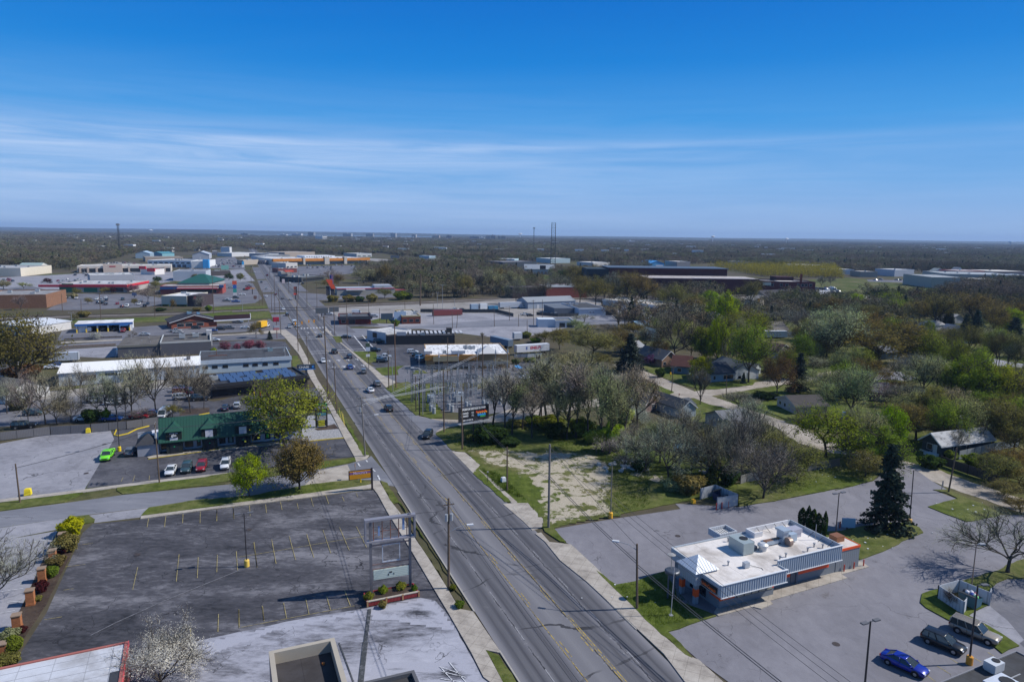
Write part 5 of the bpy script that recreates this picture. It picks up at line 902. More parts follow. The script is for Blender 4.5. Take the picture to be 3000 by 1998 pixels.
b=Bld('shop','dark shingled gable shop with yellow sign below the factory','shop',('A4',400,655),('A4',640,645),22,4.0);b.gable('painted_wall',(.3,.27,.23),'shingle',(.06,.058,.065),5.0,'x',1.2);b.part('sign','smooth_paint',(.6,.33,.03),(b.W*.52,b.W*.8,-1.4,-1.25,2.7,4.2));b.part('front_gable','painted_wall',(.34,.28,.22),(b.W*.45,b.W*.95,-1.2,-.05,0,4.2));b.win(b.W*.55,b.W*.75,.5,2.5,'f',(.7,.7,.7),y=-1.2)
b=Bld('shop','tiny cream gabled shop with yellow square sign','shop',('A4',300,668),('A4',392,662),10,3.6);b.gable('painted_wall',(.52,.48,.4),'shingle',(.3,.28,.25),3.2,'y',.6,trim=(.6,.6,.58));b.part('sign','smooth_paint',(.65,.38,.03),(.5,3.4,-.6,-.5,2.4,5));
def house(label,A,B,D,h,col,rcol,rise,axis,wins=(),trim=None,oh=.5,wall='painted_wall',W=None,roof='shingle'):
 b=Bld('house',label,'house',A,B,D,h,W=W);b.gable(wall,col,roof,rcol,rise,axis,oh,trim=trim)
 for q in wins:b.win(*q,frame=(.7,.7,.72))
 return b
b=Bld('house','grey twin gabled house with charcoal roofs on the gravel corner','house',('B3',650,1102),('B3',800,1080),13,2.7);b.gable('painted_wall',(.30,.36,.41),'shingle',(.075,.082,.092),1.9,'y',.35,trim=(.5,.52,.54));b.gable('painted_wall',(.28,.36,.43),'shingle',(.085,.095,.11),1.3,'x',.3,b.W+.02,b.W+2.6,3,9,2.3,wname='wing_wall',rname='wing_roof');b.part('gable_vent','smooth_paint',(.75,.75,.76),(b.W*.46,b.W*.56,-.08,-.02,3.2,3.7))
b=Bld('house','small brown shingled cottage joined beside the twin gabled house','house',('B3',300,1050),('B3',445,1010),11,2.7);b.gable('brick',(.20,.14,.13),'shingle',(.085,.09,.10),2.4,'y',.4,trim=(.5,.5,.5));b.win(b.W*.45,b.W*.7,.8,2.1,'f',(.75,.75,.75),bars=1)
house('tan ranch house with weathered brown roof and cream gable',('B3',1600,975),('B3',1780,1060),9.5,2.5,(.42,.38,.35),(.075,.068,.066),1.7,'y',((1.2,2.4,.9,2.0),(3.8,4.8,.9,2.0)),(.5,.48,.46))
b=house('blue house with dark roof and bright window by the leafy maple',('B3',945,745),('B3',1170,730),11,3.0,(.24,.34,.42),(.055,.065,.085),2.6,'x',((1,2,.9,2.3),(5,9,.8,2.4)),None);b.gable('painted_wall',(.50,.52,.55),'shingle',(.11,.12,.125),2.8,'y',.4,b.W+.05,b.W+11,1,14,3.0,wname='wing_wall',rname='wing_roof');b.part('garage_door','smooth_paint',(.6,.61,.62),(b.W+6.5,b.W+10,.9,.98,0,2.5));b.win(b.W+1,b.W+2.4,.8,2,'f',(.7,.7,.72),y=-1)
b=house('brown brick house with grey gables behind the redbud',('B3',465,600),('B3',560,590),14,3.2,(.30,.19,.13),(.10,.105,.115),2.8,'y',((.8,2,1,2.2),(4.2,5.2,1,2.2)),(.6,.6,.6),wall='brick',W=7.5);
b=house('dark blue cottage with brown gable beside the leafy maple',('B3',560,655),('B3',740,670),10,3.0,(.15,.22,.27),(.085,.04,.035),2.8,'x',((2,3.5,.8,2.2),(6,7.5,.8,2.2)),None)
b=house('long tan roofed garage hall behind the green willow',('B3',1440,300),('B3',1710,300),16,3.8,(.42,.40,.37),(.17,.155,.14),3,'x',(),None);b.part('white_trailer_body','smooth_paint',(.62,.64,.67),(1,12,-3,-.3,.6,3.6));b.part('garage_door','smooth_paint',(.55,.55,.56),(13,17,-.1,-.02,0,2.8))
house('small white gabled house behind the rust coloured tree',('B3',1600,510),('B3',1740,480),9,2.8,(.52,.52,.53),(.09,.06,.055),2.4,'y',((1,2,1,2),),(.7,.7,.7))
b=Bld('shed','small white shed with double doors near the rust coloured tree','shed',('B3',1385,665),('B3',1440,655),4,2.4);b.gable('painted_wall',(.5,.55,.56),'shingle',(.12,.12,.13),1.2,'y',.2);b.win(.6,2.6,.2,2.0,'f',(.8,.8,.8),glass='smooth_paint',gcol=(.2,.26,.26),bars=1)
b=house('dark green house with bright metal roof beside the long fence',('C4',1345,405),('C4',1525,465),16,3.0,(.045,.06,.07),(.42,.42,.42),1.8,'y',((1.2,2.6,.9,2.3),),(.7,.72,.74),.7,roof='peeling_roof');b.part('porch','smooth_paint',(.42,.5,.54),(b.W-2.5,b.W-.2,-2,-.02,0,.5),(-.3,b.W*.6,-.25,-.02,0,.35));b.win(4,5.2,.9,2.2,'r',(.6,.62,.64));b.win(8,9,.9,2.2,'r',(.6,.62,.64));b.part('door','smooth_paint',(.45,.5,.52),(b.W-1.8,b.W-.8,-.08,-.02,.3,2.4))
b=house('white roofed garage behind the dark green house',('C4',1890,280),('C4',2040,250),9,2.6,(.38,.38,.38),(.62,.62,.62),1.6,'x',(),None,roof='peeling_roof')
b=house('low dark roofed cabin hidden in the right trees',('B4',700,905),('B4',1020,935),16,2.6,(.06,.06,.065),(.155,.16,.18),1.6,'x',(),None)
for lb,A,B,h,c,rc,ax in(('grey roofed house beside the small spruce',('B4',990,520),('B4',1100,515),3,(.2,.26,.31),(.12,.13,.15),'x'),('pale roofed house far right among spruces',('B4',1450,240),('B4',1570,225),3,(.45,.45,.45),(.33,.33,.34),'x'),('blue gabled house beside orange budding tree',('B4',1700,290),('B4',1800,285),3,(.15,.22,.32),(.12,.15,.2),'y'),('grey house peeking between the right maples',('B4',1310,590),('B4',1420,580),3.2,(.28,.34,.40),(.2,.22,.25),'x'),('white house behind the orange tree at right',('B4',1800,360),('B4',1960,355),3,(.5,.5,.5),(.3,.3,.31),'x'),('white roofed house behind the twin spruces',('B4',1640,165),('B4',1760,160),3,(.4,.4,.42),(.36,.37,.39),'y'),('grey house behind the dark thicket',('C3',1060,420),('C3',1260,470),2.8,(.30,.31,.32),(.15,.15,.155),'x'),('grey flat roofed house behind the thicket trees',('C3',1230,320),('C3',1420,300),2.6,(.32,.33,.35),(.2,.2,.22),'x'),('low grey ring shaped roof behind the thicket',('C3',1100,230),('C3',1370,205),2.6,(.3,.31,.33),(.17,.175,.19),'x'),('teal gabled house by the gravel lane',('B3',360,335),('B3',460,330),3,(.2,.33,.36),(.25,.34,.37),'y'),('blue roofed open shed near the debris yard',('B3',250,225),('B3',350,215),2.2,(.2,.25,.3),(.22,.36,.52),'x'),('grey house left of the dark spruce lane',('B3',210,470),('B3',300,460),3,(.28,.33,.38),(.3,.31,.33),'x')):
 house(lb,A,B,9,h,c,rc,1.8 if ax=='x' else 2.2,ax,(),None)
for lb,A,B,c,rc in(('white house with steep roof across the dry field',('A4',1670,440),('A4',1740,440),(.6,.6,.6),(.3,.33,.32)),('small white farmhouse beyond the dry field',('A4',1835,430),('A4',1885,430),(.68,.68,.68),(.3,.3,.31))):
 house(lb,A,B,10,6,c,rc,4,'y',(),None)
SPEC={'sedan':dict(st=[(-2.4,.66,.42,.84),(-2.28,.84,.27,.98),(-1.6,.91,.22,1.0),(0,.92,.2,.95),(1.2,.91,.2,.92),(1.95,.87,.22,.82),(2.3,.76,.28,.70),(2.4,.6,.36,.6)],gl=(-1.95,-1.05,.25,1.25,.93,1.43,.83,.60),ax=(-1.42,1.42),r=.33),'suv':dict(st=[(-2.28,.72,.5,.98),(-2.2,.88,.33,1.08),(-1.5,.93,.28,1.08),(0,.94,.26,1.04),(1.1,.93,.27,1.03),(1.9,.89,.3,.95),(2.22,.78,.35,.82),(2.3,.62,.45,.7)],gl=(-2.2,-1.95,.2,1.15,1.03,1.66,.86,.68),ax=(-1.36,1.38),r=.37),'wagon':dict(st=[(-2.62,.78,.55,1.05),(-2.55,.95,.42,1.12),(-1.5,.99,.36,1.12),(0,1.0,.35,1.1),(1.05,.99,.35,1.1),(2.3,.95,.38,1.05),(2.55,.86,.42,.95),(2.62,.7,.5,.8)],gl=(-2.55,-2.4,.35,1.15,1.09,1.85,.92,.76),ax=(-1.55,1.65),r=.39),'pickup':dict(st=[(-2.9,.8,.55,1.02),(-2.85,.95,.42,1.1),(-.75,.99,.36,1.1),(0,1.0,.35,1.1),(1.3,.99,.35,1.1),(2.5,.95,.38,1.03),(2.8,.86,.42,.95),(2.88,.7,.5,.8)],gl=(-.85,-.6,.75,1.5,1.09,1.82,.92,.74),ax=(-1.75,1.85),r=.41),'van':dict(st=[(-2.85,.85,.5,1.2),(-2.8,.98,.38,1.25),(-1,1.0,.34,1.25),(1.2,1.0,.34,1.2),(2.2,.97,.36,1.1),(2.65,.88,.4,.95),(2.75,.7,.5,.8)],gl=(.9,1.2,1.5,2.35,1.15,2.15,.94,.82),ax=(-1.8,1.8),r=.37),}
def loft(b,st,mi=0):
 rings=[]
 for x,hw,zl,zt in st:
  h=zt-zl;half=[(hw*.82,zl),(hw*.99,zl+h*.22),(hw,zl+h*.55),(hw*.965,zt-h*.12),(hw*.84,zt)]
  rings.append([(x,y,z)for y,z in half]+[(x,-y,z)for y,z in half[::-1]])
 n=10;vs=[p for r in rings for p in r];fs=[]
 for k in range(len(rings)-1):
  for i in range(n):fs.append((k*n+i,k*n+(i+1)%n,(k+1)*n+(i+1)%n,(k+1)*n+i))
 fs+=[tuple(range(n))[::-1],tuple(range((len(rings)-1)*n,len(rings)*n))]
 b.idx(vs,fs,mi)
def car_parts(kind):
 s=SPEC[kind];out={}
 body=MB();loft(body,s['st']);x0,x1,x2,x3,zb,zr,wb_,wt=s['gl']
 g=MB();zb-=.03
 g.idx([(x0,-wb_,zb),(x3,-wb_,zb),(x3,wb_,zb),(x0,wb_,zb),(x1,-wt,zr-.05),(x2,-wt,zr-.05),(x2,wt,zr-.05),(x1,wt,zr-.05)],[(0,3,2,1),(4,5,6,7),(0,1,5,4),(1,2,6,5),(2,3,7,6),(3,0,4,7)])
 roof=MB();e=.04
 xm=(x1+x2)/2
 ring=lambda z,k:[(x1-e+k,-wt-e+k,z),(xm,-wt-e-.02+k,z+.02),(x2+e-k,-wt-e+k,z),(x2+e-k,wt+e-k,z),(xm,wt+e+.02-k,z+.02),(x1-e+k,wt+e-k,z)]
 vs=ring(zr-.06,0)+ring(zr-.01,.03)+ring(zr+.01,.12);fs=[(i,(i+1)%6,6+(i+1)%6,6+i)for i in range(6)]+[(6+i,6+(i+1)%6,12+(i+1)%6,12+i)for i in range(6)]+[(12,13,14,15,16,17),(5,4,3,2,1,0)]
 body.idx(vs,fs)
 for sg in(-1,1):
  body.bar((x3,sg*(wb_+.005),zb),(x2,sg*(wt+.01),zr-.04),.07,.07);body.bar((x0,sg*(wb_+.005),zb),(x1,sg*(wt+.01),zr-.04),.12,.1)
  if kind!='van':
   for xp in((x0+x3)/2+.1,)+(((x0*3+x3)/4,)if kind in('suv','wagon')else()):
    t_=(xp-x0)/(x3-x0);xt=x1+(x2-x1)*t_;body.bar((xp,sg*(wb_+.008),zb),(xt,sg*(wt+.012),zr-.04),.07,.1)
  body.box(x3-.35,x3-.2,sg*(wb_+.03),sg*(wb_+.2),zb+.03,zb+.17)
 if kind=='van':body.box(-2.8,x1+.05,-.95,.95,1.2,2.22);body.box(-2.76,x1,-.8,.8,2.22,2.3)
 tr=MB()
 if kind=='pickup':tr.box(-2.78,-.92,-.78,.78,1.06,1.125);body.box(-2.86,-.9,-.98,-.86,1.08,1.24);body.box(-2.86,-.9,.86,.98,1.08,1.24);body.box(-2.88,-2.8,-.86,.86,1.08,1.24)
 L0,L1=s['st'][0][0],s['st'][-1][0];zt=s['st'][-2][3]
 hm=max(q[1]for q in s['st'])
 for sg in(-1,1):
  for xs in(x3-.15,(x0+x3)/2+.1,x0+.55 if kind!='pickup' else x0):tr.box(xs-.012,xs+.012,sg*(hm-.03),sg*(hm+.006),.42,zb-.02)
  tr.box(s['ax'][0]+.5,s['ax'][1]-.5,sg*(hm-.05),sg*(hm+.008),.26,.36)
 tr.box(L1-.12,L1+.02,-.5,.5,zt-.32,zt-.16);tr.box(L0-.02,L0+.1,-.7,.7,s['st'][0][2]+.02,s['st'][0][2]+.12)
 if kind=='wagon':
  for y in(-.5,-.25,0,.25,.5):tr.box(x1+.1,x2-.1,y-.02,y+.02,zr+.012,zr+.03)
 hl=MB();hl.box(L0-.03,L0+.02,-.26,.26,s['st'][0][2]+.16,s['st'][0][2]+.3);tl=MB();hw=s['st'][-2][1];hw0=s['st'][1][1]
 for sg in(-1,1):
  hl.box(s['st'][-2][0]-.1,s['st'][-1][0]+.0,sg*(hw*.62),sg*(hw*.97),zt-.14,zt+.0);tl.box(L0+.02,L0+.2,sg*hw0*.72,sg*hw0*.985,s['st'][1][3]-.3,s['st'][1][3]-.08)
 wh=[];hwm=max(q[1]for q in s['st'])
 for ax in s['ax']:
  for sg in(-1,1):
   ty=MB();ri=MB();y1=sg*(hwm+.015);y0=sg*(hwm-.2);ty.tube((ax,y0,s['r']),(ax,y1,s['r']),s['r'],s['r'],16);ri.tube((ax,y1-sg*.05,s['r']),(ax,y1+sg*.012,s['r']),s['r']*.62,s['r']*.55,12);wh.append((ty,ri))
   tr.tube((ax,sg*(hwm-.25),s['r']+.03),(ax,sg*(hwm+.004),s['r']+.03),s['r']+.07,s['r']+.07,16)
 return body,g,tr,hl,tl,wh
CM={}
for k in SPEC:
 body,g,tr,hl,tl,wh=car_parts(k)
 CM[k]=dict(body=body.mesh(k+'_body',['car_paint']),g=g.mesh('glass',['car_glass']),tr=tr.mesh('trim',['dark_trim']),hl=hl.mesh('lamp',['head_lamp']),tl=tl.mesh('lamp',['tail_lamp']),wh=[(a.mesh('tyre',['tyre_rubber']),c.mesh('rim',['rim_metal']))for a,c in wh])
 for f in CM[k]['body'].polygons:f.use_smooth=True
 allb=MB()
 for mi,q in enumerate((body,g,tr,hl,tl)):allb.idx(q.v,q.f,mi)
 for a,c in wh:allb.idx(a.v,a.f,2);allb.idx(c.v,c.f,5)
 CM[k]['all']=allb.mesh(k,['car_paint','car_glass','dark_trim','head_lamp','tail_lamp','rim_metal'])
PAINT={'white':(.75,.76,.78),'silver':(.42,.43,.45),'grey':(.16,.165,.175),'black':(.012,.012,.014),'red':(.30,.012,.02),'blue':(.03,.09,.32),'navy':(.015,.025,.06),'lime green':(.22,.85,.02),'dark blue':(.004,.02,.30),'gold':(.30,.26,.21),'teal':(.045,.085,.095),'maroon':(.12,.01,.018)}
NAMES={'sedan':'sedan','suv':'sport utility car','wagon':'station wagon','pickup':'pickup truck','van':'cargo van'}
def car(kind,colr,p,az,label=None,ctx='',near=False,group=None,z=.06):
 p=w(*p)if not isinstance(p,Vector)else p;rz=pi/2-radians(az);c=PAINT[colr]
 lab=label or f"{colr} {NAMES[kind] if kind!='suv' else 'hatchback car'} {ctx}"
 nm={'sedan':'sedan_car','suv':'hatchback_car','wagon':'station_wagon','pickup':'pickup_truck','van':'cargo_van'}[kind];m=CM[kind]
 cat={'pickup':'pickup truck','van':'van'}.get(kind,'car');gz=p.z+ZM
 if not near:
  o=obj(nm,m['all'],None,c);o.location=(p.x,p.y,gz);o.rotation_euler=(0,0,rz);tag(o,lab,cat,group,None,True);return o
 r=thing(nm,lab,cat,(p.x,p.y,gz),rz,group,True)
 bd=obj('body',m['body'],r,c);obj('windows',m['g'],r);obj('trim',m['tr'],bd);obj('headlights',m['hl'],r);obj('taillights',m['tl'],r)
 for ty,ri in m['wh']:t=obj('wheel',ty,r);obj('rim',ri,t)
 return r
DN=-22.2+180;UP=-22.2
car('pickup','lime green',('C0',1062,480),DN+4,'lime green pickup truck with black hood stripes on the pale lot',near=True)
car('suv','grey',('C0',1295,440),UP+6,'grey hatchback with its hatch open beside the shop side wing',near=True)
car('sedan','white',('C0',1685,625),DN+5,'white sedan with dark sunroof parked by the wooden pole',near=True)
car('suv','teal',('C0',1840,605),DN+5,'dark teal hatchback parked beside the white sedan',near=True)
car('suv','red',('C0',1988,590),DN+5,'dark red hatchback parked before the shops',near=True)
car('suv','white',('C1',205,570),DN+5,'white hatchback half hidden by the round bright tree',near=True)
car('sedan','dark blue',('D5',1095,1440),140,'bright blue sedan parked in the bottom right lot',near=True)
car('suv','black',('D5',1455,1245),141,'black hatchback between the blue sedan and silver wagon',near=True)
car('wagon','gold',('D5',1745,1150),141,'silver beige wagon with roof rack beside the grass island',near=True)
car('suv','black',('C1',2195,275),DN+30,'black hatchback turning out near the billboard',near=True)
car('suv','black',('B1',1810,1020),UP,'black hatchback driving away below the guy wires',near=True)
car('sedan','white',('B1',1628,835),UP-4,'white sedan driving ahead of the black hatchback',near=True)
car('suv','grey',('B1',1697,775),UP,'dark hatchback with spare wheel beside the white sedan',near=True)
car('suv','grey',('B1',1568,650),UP+12,'grey hatchback turning toward the restaurant drive',near=True)
car('suv','blue',('B1',1428,610),UP,'blue hatchback in the right lane of the road',near=True)
car('suv','navy',('B1',1425,505),UP+2,'navy hatchback at the kerb opening on the right',near=True)
car('pickup','black',('B1',1278,455),UP,'black pickup driving up the main road',near=True)
car('sedan','white',('B1',1168,545),DN,'white sedan coming toward the viewer in the left lane',near=True)
car('sedan','black',('B1',1135,295),UP,'black sedan with lit brake lamps at the stop bar',near=True)
for kd,cl,p,a in(('sedan','silver',('A2',730,945),DN),('van','white',('A2',775,915),DN),('sedan','silver',('A2',800,935),DN),('suv','black',('A2',710,840),UP),('sedan','white',('A2',678,790),DN),('sedan','grey',('A2',672,695),UP),('sedan','white',('A2',533,680),DN),('sedan','maroon',('A2',610,660),UP),('suv','silver',('A2',532,612),DN),('suv','black',('A2',488,556),DN),('van','maroon',('A2',538,497),UP),('sedan','silver',('A2',742,705),UP)):
 car(kd,cl,p,a,None,'on the main road before the far junction')
for i,(x,y)in enumerate(((430,470),(400,420),(372,380),(358,352),(345,330),(332,310),(322,296),(385,355),(410,385))):car(('sedan','suv')[i%2],('white','black','silver','grey','red')[i%5],('A2',x,y),DN if i%2 else UP,None,'on the distant stretch of the main road')
C_='among the bare trees left of the shops'
for kd,cl,p,a in(('wagon','black',('B0',240,1195),70),('suv','teal',('B0',330,1065),75),('suv','silver',('B0',940,940),75),('sedan','white',('B0',1110,960),75),('sedan','white',('B0',1190,950),75),('sedan','blue',('B0',1110,1118),80),('sedan','red',('B0',1375,1095),80),('pickup','maroon',('B0',1500,1080),80),('van','white',('B0',1620,1080),170),('sedan','white',('B0',830,1120),75)):car(kd,cl,p,a,None,C_)
car('wagon','silver',('B0',1800,910),75,'silver wagon parked behind the grey tree',near=True);car('wagon','black',('B0',1975,920),75,'black wagon beside the silver wagon behind the shops',near=True);car('wagon','navy',('B0',1800,830),75,'dark blue wagon at the back of the rear yard');car('van','maroon',('B0',1810,868),75,'maroon van between parked wagons in the rear yard')
car('sedan','navy',('B1',205,1010),UP+5,'dark blue sedan parked behind the green roof',near=True);car('suv','silver',('B1',320,990),UP+5,'pale blue hatchback parked behind the green roof',near=True)
car('sedan','blue',('B0',575,585),70,'blue car beside the white box trailer');car('van','white',('B0',1230,470),80,'white van behind the snow white barn roof');car('sedan','white',('B0',515,608),70,'white car half hidden under the big spreading tree')
for kd,cl,p,a in(('van','white',('B0',890,240),UP),('suv','grey',('B0',1020,230),UP),('pickup','black',('B0',1130,230),UP),('pickup','red',('B0',1215,245),DN)):car(kd,cl,p,a,None,'in a bay of the car wash')
for kd,cl,p,a in(('sedan','silver',('B0',1425,280),70),('pickup','silver',('B0',1730,245),70),('sedan','silver',('B0',1755,258),70),('suv','black',('B0',1935,215),75),('sedan','blue',('B0',2095,240),75),('suv','black',('B0',2180,225),75),('pickup','grey',('B0',2260,215),75),('pickup','grey',('A2',285,905),75),('sedan','white',('A2',352,950),80),('sedan','white',('B1',95,335),75)):car(kd,cl,p,a,None,'near the gable roofed brick shop')
Cx='in the restaurant lot right of the road'
for kd,cl,p,a in(('suv','white',('B1',2050,455),80),('sedan','black',('B1',2100,485),80),('suv','white',('B1',2130,515),80),('suv','navy',('B1',2150,545),80),('pickup','white',('B1',1770,505),80),('suv','black',('B1',1750,545),80),('wagon','black',('B1',1675,440),82),('sedan','black',('B1',1395,305),80),('wagon','black',('B1',1720,352),80),('suv','grey',('B2',620,700),75),('suv','grey',('B2',1385,650),70),('sedan','white',('B2',1140,715),70)):car(kd,cl,p,a,None,Cx)
for kd,cl,p,a in(('pickup','white',('A3',95,795),70),('suv','black',('A3',165,798),70),('pickup','white',('A3',700,838),70),('suv','black',('A3',745,845),70),('van','white',('A3',1580,800),80),('sedan','white',('A3',1530,795),80),('suv','navy',('A3',1710,885),75),('sedan','blue',('A3',660,710),70),('sedan','white',('A3',695,708),70),('van','white',('A2',1310,820),80),('pickup','white',('A2',1065,832),80),('suv','silver',('A2',1465,852),80),('sedan','grey',('A3',935,835),75),('pickup','silver',('A3',965,838),75)):car(kd,cl,p,a,None,'in the industrial yard')
car('suv','silver',('A3',680,528),60,'silver car on the road by the green bank');car('sedan','blue',('A2',1225,718),75,'blue car on the lane beside the railway');
lotA=((660,695,'white'),(835,705,'white'),(875,712,'silver'),(912,690,'white'),(845,735,'navy'),(885,735,'black'),(915,745,'black'),(918,710,'navy'),(1060,705,'teal'),(1012,742,'red'),(1052,768,'maroon'),(1095,765,'white'),(1220,722,'grey'),(1200,748,'white'),(1250,762,'black'),(1275,742,'navy'),(570,692,'black'))
for i,(x,y,c)in enumerate(lotA):car(('sedan','suv','wagon')[i%3],c,('A1',x,y),DN if i%2 else UP,None,'in the grey lot behind the railway')
for i,(x,y,c)in enumerate(((1770,715,'black'),(1795,692,'white'),(1955,718,'grey'),(1972,705,'white'),(2035,690,'black'),(2035,725,'blue'),(2090,662,'white'),(1990,605,'silver'),(2145,590,'grey'),(2150,600,'red'),(2118,622,'black'),(1375,640,'silver'),(1405,622,'black'))):car(('sedan','suv','pickup')[i%3],c,('A1',x,y),70,None,'in the lot with the tall panel sign')
R=random.Random(5);cs=('white','black','silver','grey','navy','red','white','silver')
def scatter(n,k,poly,ctx,az=(0,8),seed=1,kinds=('sedan','suv','wagon','pickup')):
 R=random.Random(seed);q=[w(k,*p)for p in poly];used=[];t=0
 while len(used)<n and t<2000:
  t+=1;a,b_=R.random(),R.random();p=q[0].lerp(q[1],a).lerp(q[3].lerp(q[2],a),b_)
  if any((p-o).length<3.2 for o in used):continue
  used.append(p);car(R.choice(kinds),R.choice(cs),p,R.choice((DN,UP))+R.uniform(*az),None,ctx)
scatter(26,'A1',((1880,365),(2000,360),(2080,425),(1850,425)),'in the dealer lot left of the far road',seed=2)
scatter(14,'A1',((860,385),(1080,378),(1200,395),(850,410)),'behind the long pale plaza',seed=3)
scatter(8,'A1',((640,480),(1000,478),(1000,495),(640,500)),'in front of the long pale plaza',seed=4)
scatter(11,'A1',((420,540),(700,530),(700,550),(440,560)),'behind the red banded store',seed=5)
scatter(7,'A1',((-50,530),(150,530),(150,550),(-50,550)),'before the cream plaza at far left',seed=6)
scatter(26,'A2',((850,410),(1330,402),(1330,440),(860,450)),'in the lot of the orange awning plaza',seed=7)
scatter(9,'A2',((700,510),(900,560),(840,590),(700,560)),'by the petrol station right of the road',seed=8)
scatter(16,'A4',((760,545),(900,535),(940,570),(780,575)),'white van beside the brick factory yard'.replace('white van ','parked '),seed=9,kinds=('van','van','wagon'))
scatter(22,'A4',((640,625),(950,610),(970,640),(650,655)),'in the crowded yard below the brick factory',seed=10)
scatter(8,'A4',((1170,470),(1630,475),(1630,480),(1170,478)),'along the far edge of the dry field',seed=11)
def boxbody(name,label,cat,p,az,L_,W_,H_,z0,col,letters=None,cab=None,wheels=True):
 p=w(*p);rz=pi/2-radians(az);r=thing(name,label,cat,(p.x,p.y,.08),rz);b=MB();b.box(-L_/2,L_/2,-W_/2,W_/2,z0,z0+H_);bo=b.build('box_body','ribbed_metal' if 'container' in name else 'smooth_paint',r,col)
 e=MB()
 for x in(-L_/2,L_/2-.12):e.box(x-.02,x+.14,-W_/2-.03,W_/2+.03,z0-.05,z0+H_+.03)
 e.build('corner_frame','smooth_paint',bo,scaled(col,.7))
 if wheels:
  for x in((-L_/2+1.2,-L_/2+2.4,L_/2-2.2)if L_>8 else(-.45,.5)if not cab else(-L_/2+1.2,)):
   for sg in(-1,1):
    t=MB();t.tube((x,sg*(W_/2-.3),.5),(x,sg*(W_/2-.02),.5),.48 if L_>8 else .36,None,14);t.build('wheel','tyre_rubber',r)
 if cab:
  c=MB();c.box(L_/2+.1,L_/2+1.9,-W_/2+.1,W_/2-.1,.5,2.3);c.box(L_/2+1.9,L_/2+2.7,-W_/2+.15,W_/2-.15,.5,1.4);cc=c.build('cab','car_paint',r,cab);g=MB();g.box(L_/2+.7,L_/2+1.95,-W_/2+.06,W_/2-.06,1.45,2.15);g.build('windscreen','car_glass',cc)
  for sg in(-1,1):t=MB();t.tube((L_/2+1.9,sg*(W_/2-.3),.45),(L_/2+1.9,sg*(W_/2-.02),.45),.42,None,14);t.build('wheel','tyre_rubber',r)
 return r,bo
r,bo=boxbody('semi_trailer','long white lorry trailer with red lettering beside the buffet','trailer',('B2',1205,460),64,15,2.5,2.8,1.1,(.66,.68,.72));text('lettering','ENELPI',bo,(1.0,-1.28,2.6),1.6,(.55,.05,.08),bold=.04);text('lettering','E',bo,(-3.0,-1.285,2.6),1.6,(.05,.1,.35),bold=.04)
boxbody('shipping_container','blue grey container trailer behind the buffet','container',('B2',905,385),-35,14,2.5,2.7,.9,(.16,.22,.30));boxbody('storage_box','small white box trailer on the green verge','trailer',('B2',1062,325),70,4,2.4,2.8,.7,(.62,.64,.68))
boxbody('shipping_container','rust red railway container in the pale lot','container',('A2',2092,838),66,18,2.6,3.0,.3,(.20,.05,.05),wheels=False);boxbody('box_truck','yellow box truck by the lollipop tree','truck',('A2',495,948),10,6,2.4,2.8,.8,(.75,.42,.02),cab=(.7,.7,.7))
boxbody('semi_trailer','pale grey tank trailer beside the grey metal building','trailer',('A3',575,778),66,16,2.6,3.2,.9,(.42,.46,.52),cab=(.65,.66,.68));boxbody('box_trailer','white box trailer in the industrial yard, next to the blue bins','trailer',('A3',340,790),66,5,2.6,3.4,.7,(.66,.68,.7));boxbody('box_trailer','white trailer with blue end in the industrial yard','trailer',('A3',262,792),66,5,2.6,3.2,.6,(.3,.4,.52))
boxbody('storage_bin','blue bin by the tank trailer','bin',('A3',405,788),66,4,2.4,2.4,.1,(.04,.16,.3),wheels=False);boxbody('storage_bin','blue and teal bin nearest the tank trailer','bin',('A3',445,786),66,3,2.4,2.2,.1,(.03,.2,.36),wheels=False)
boxbody('box_trailer','grey white box trailer near the big spreading tree','trailer',('B0',640,540),68,9,2.4,2.8,.7,(.5,.54,.6));boxbody('semi_trailer','white lorry trailer parked before the brick factory','trailer',('A4',810,590),66,15,2.6,2.9,1.1,(.64,.65,.66));
for i in range(3):boxbody('box_trailer',('leftmost','middle','rightmost')[i]+' white box trailer of three on the dry field lane','trailer',('A4',1205+i*42,600),66,4.4,2.4,2.6,.6,(.66,.68,.7))
def quads(me_name,cen,size,mat,R,up_bias=0.0,droop=None,aspect=1.0,ctr=None,out=1.1):
 n=len(cen);d=R.normal(size=(n,3));d[:,2]+=up_bias
 if ctr is not None:k=cen-np.asarray(ctr);d+=out*1.6*k/(np.linalg.norm(k,axis=1)[:,None]+1e-6)
 d/=np.linalg.norm(d,axis=1)[:,None]
 r=R.normal(size=(n,3));a=np.cross(d,r);a/=np.linalg.norm(a,axis=1)[:,None]+1e-9;b=np.cross(d,a)
 s=(size*R.uniform(.6,1.35,n))[:,None];a=a*s*.5*aspect;b=b*s*.5
 v=np.stack([cen-a*.5-b,cen+a-b*.3,cen+a*.4+b,cen-a+b*.35],1).reshape(-1,3)
 return v,4
def slivers(p,d,L_,wd,R):
 n=len(p);r=R.normal(size=(n,3));s=np.cross(d,r);s/=np.linalg.norm(s,axis=1)[:,None]+1e-9
 q=p+d*L_[:,None];bend=R.normal(size=(n,3))*.12*L_[:,None]
 v=np.stack([p-s*wd,p+s*wd,q+bend],1).reshape(-1,3);return v,3
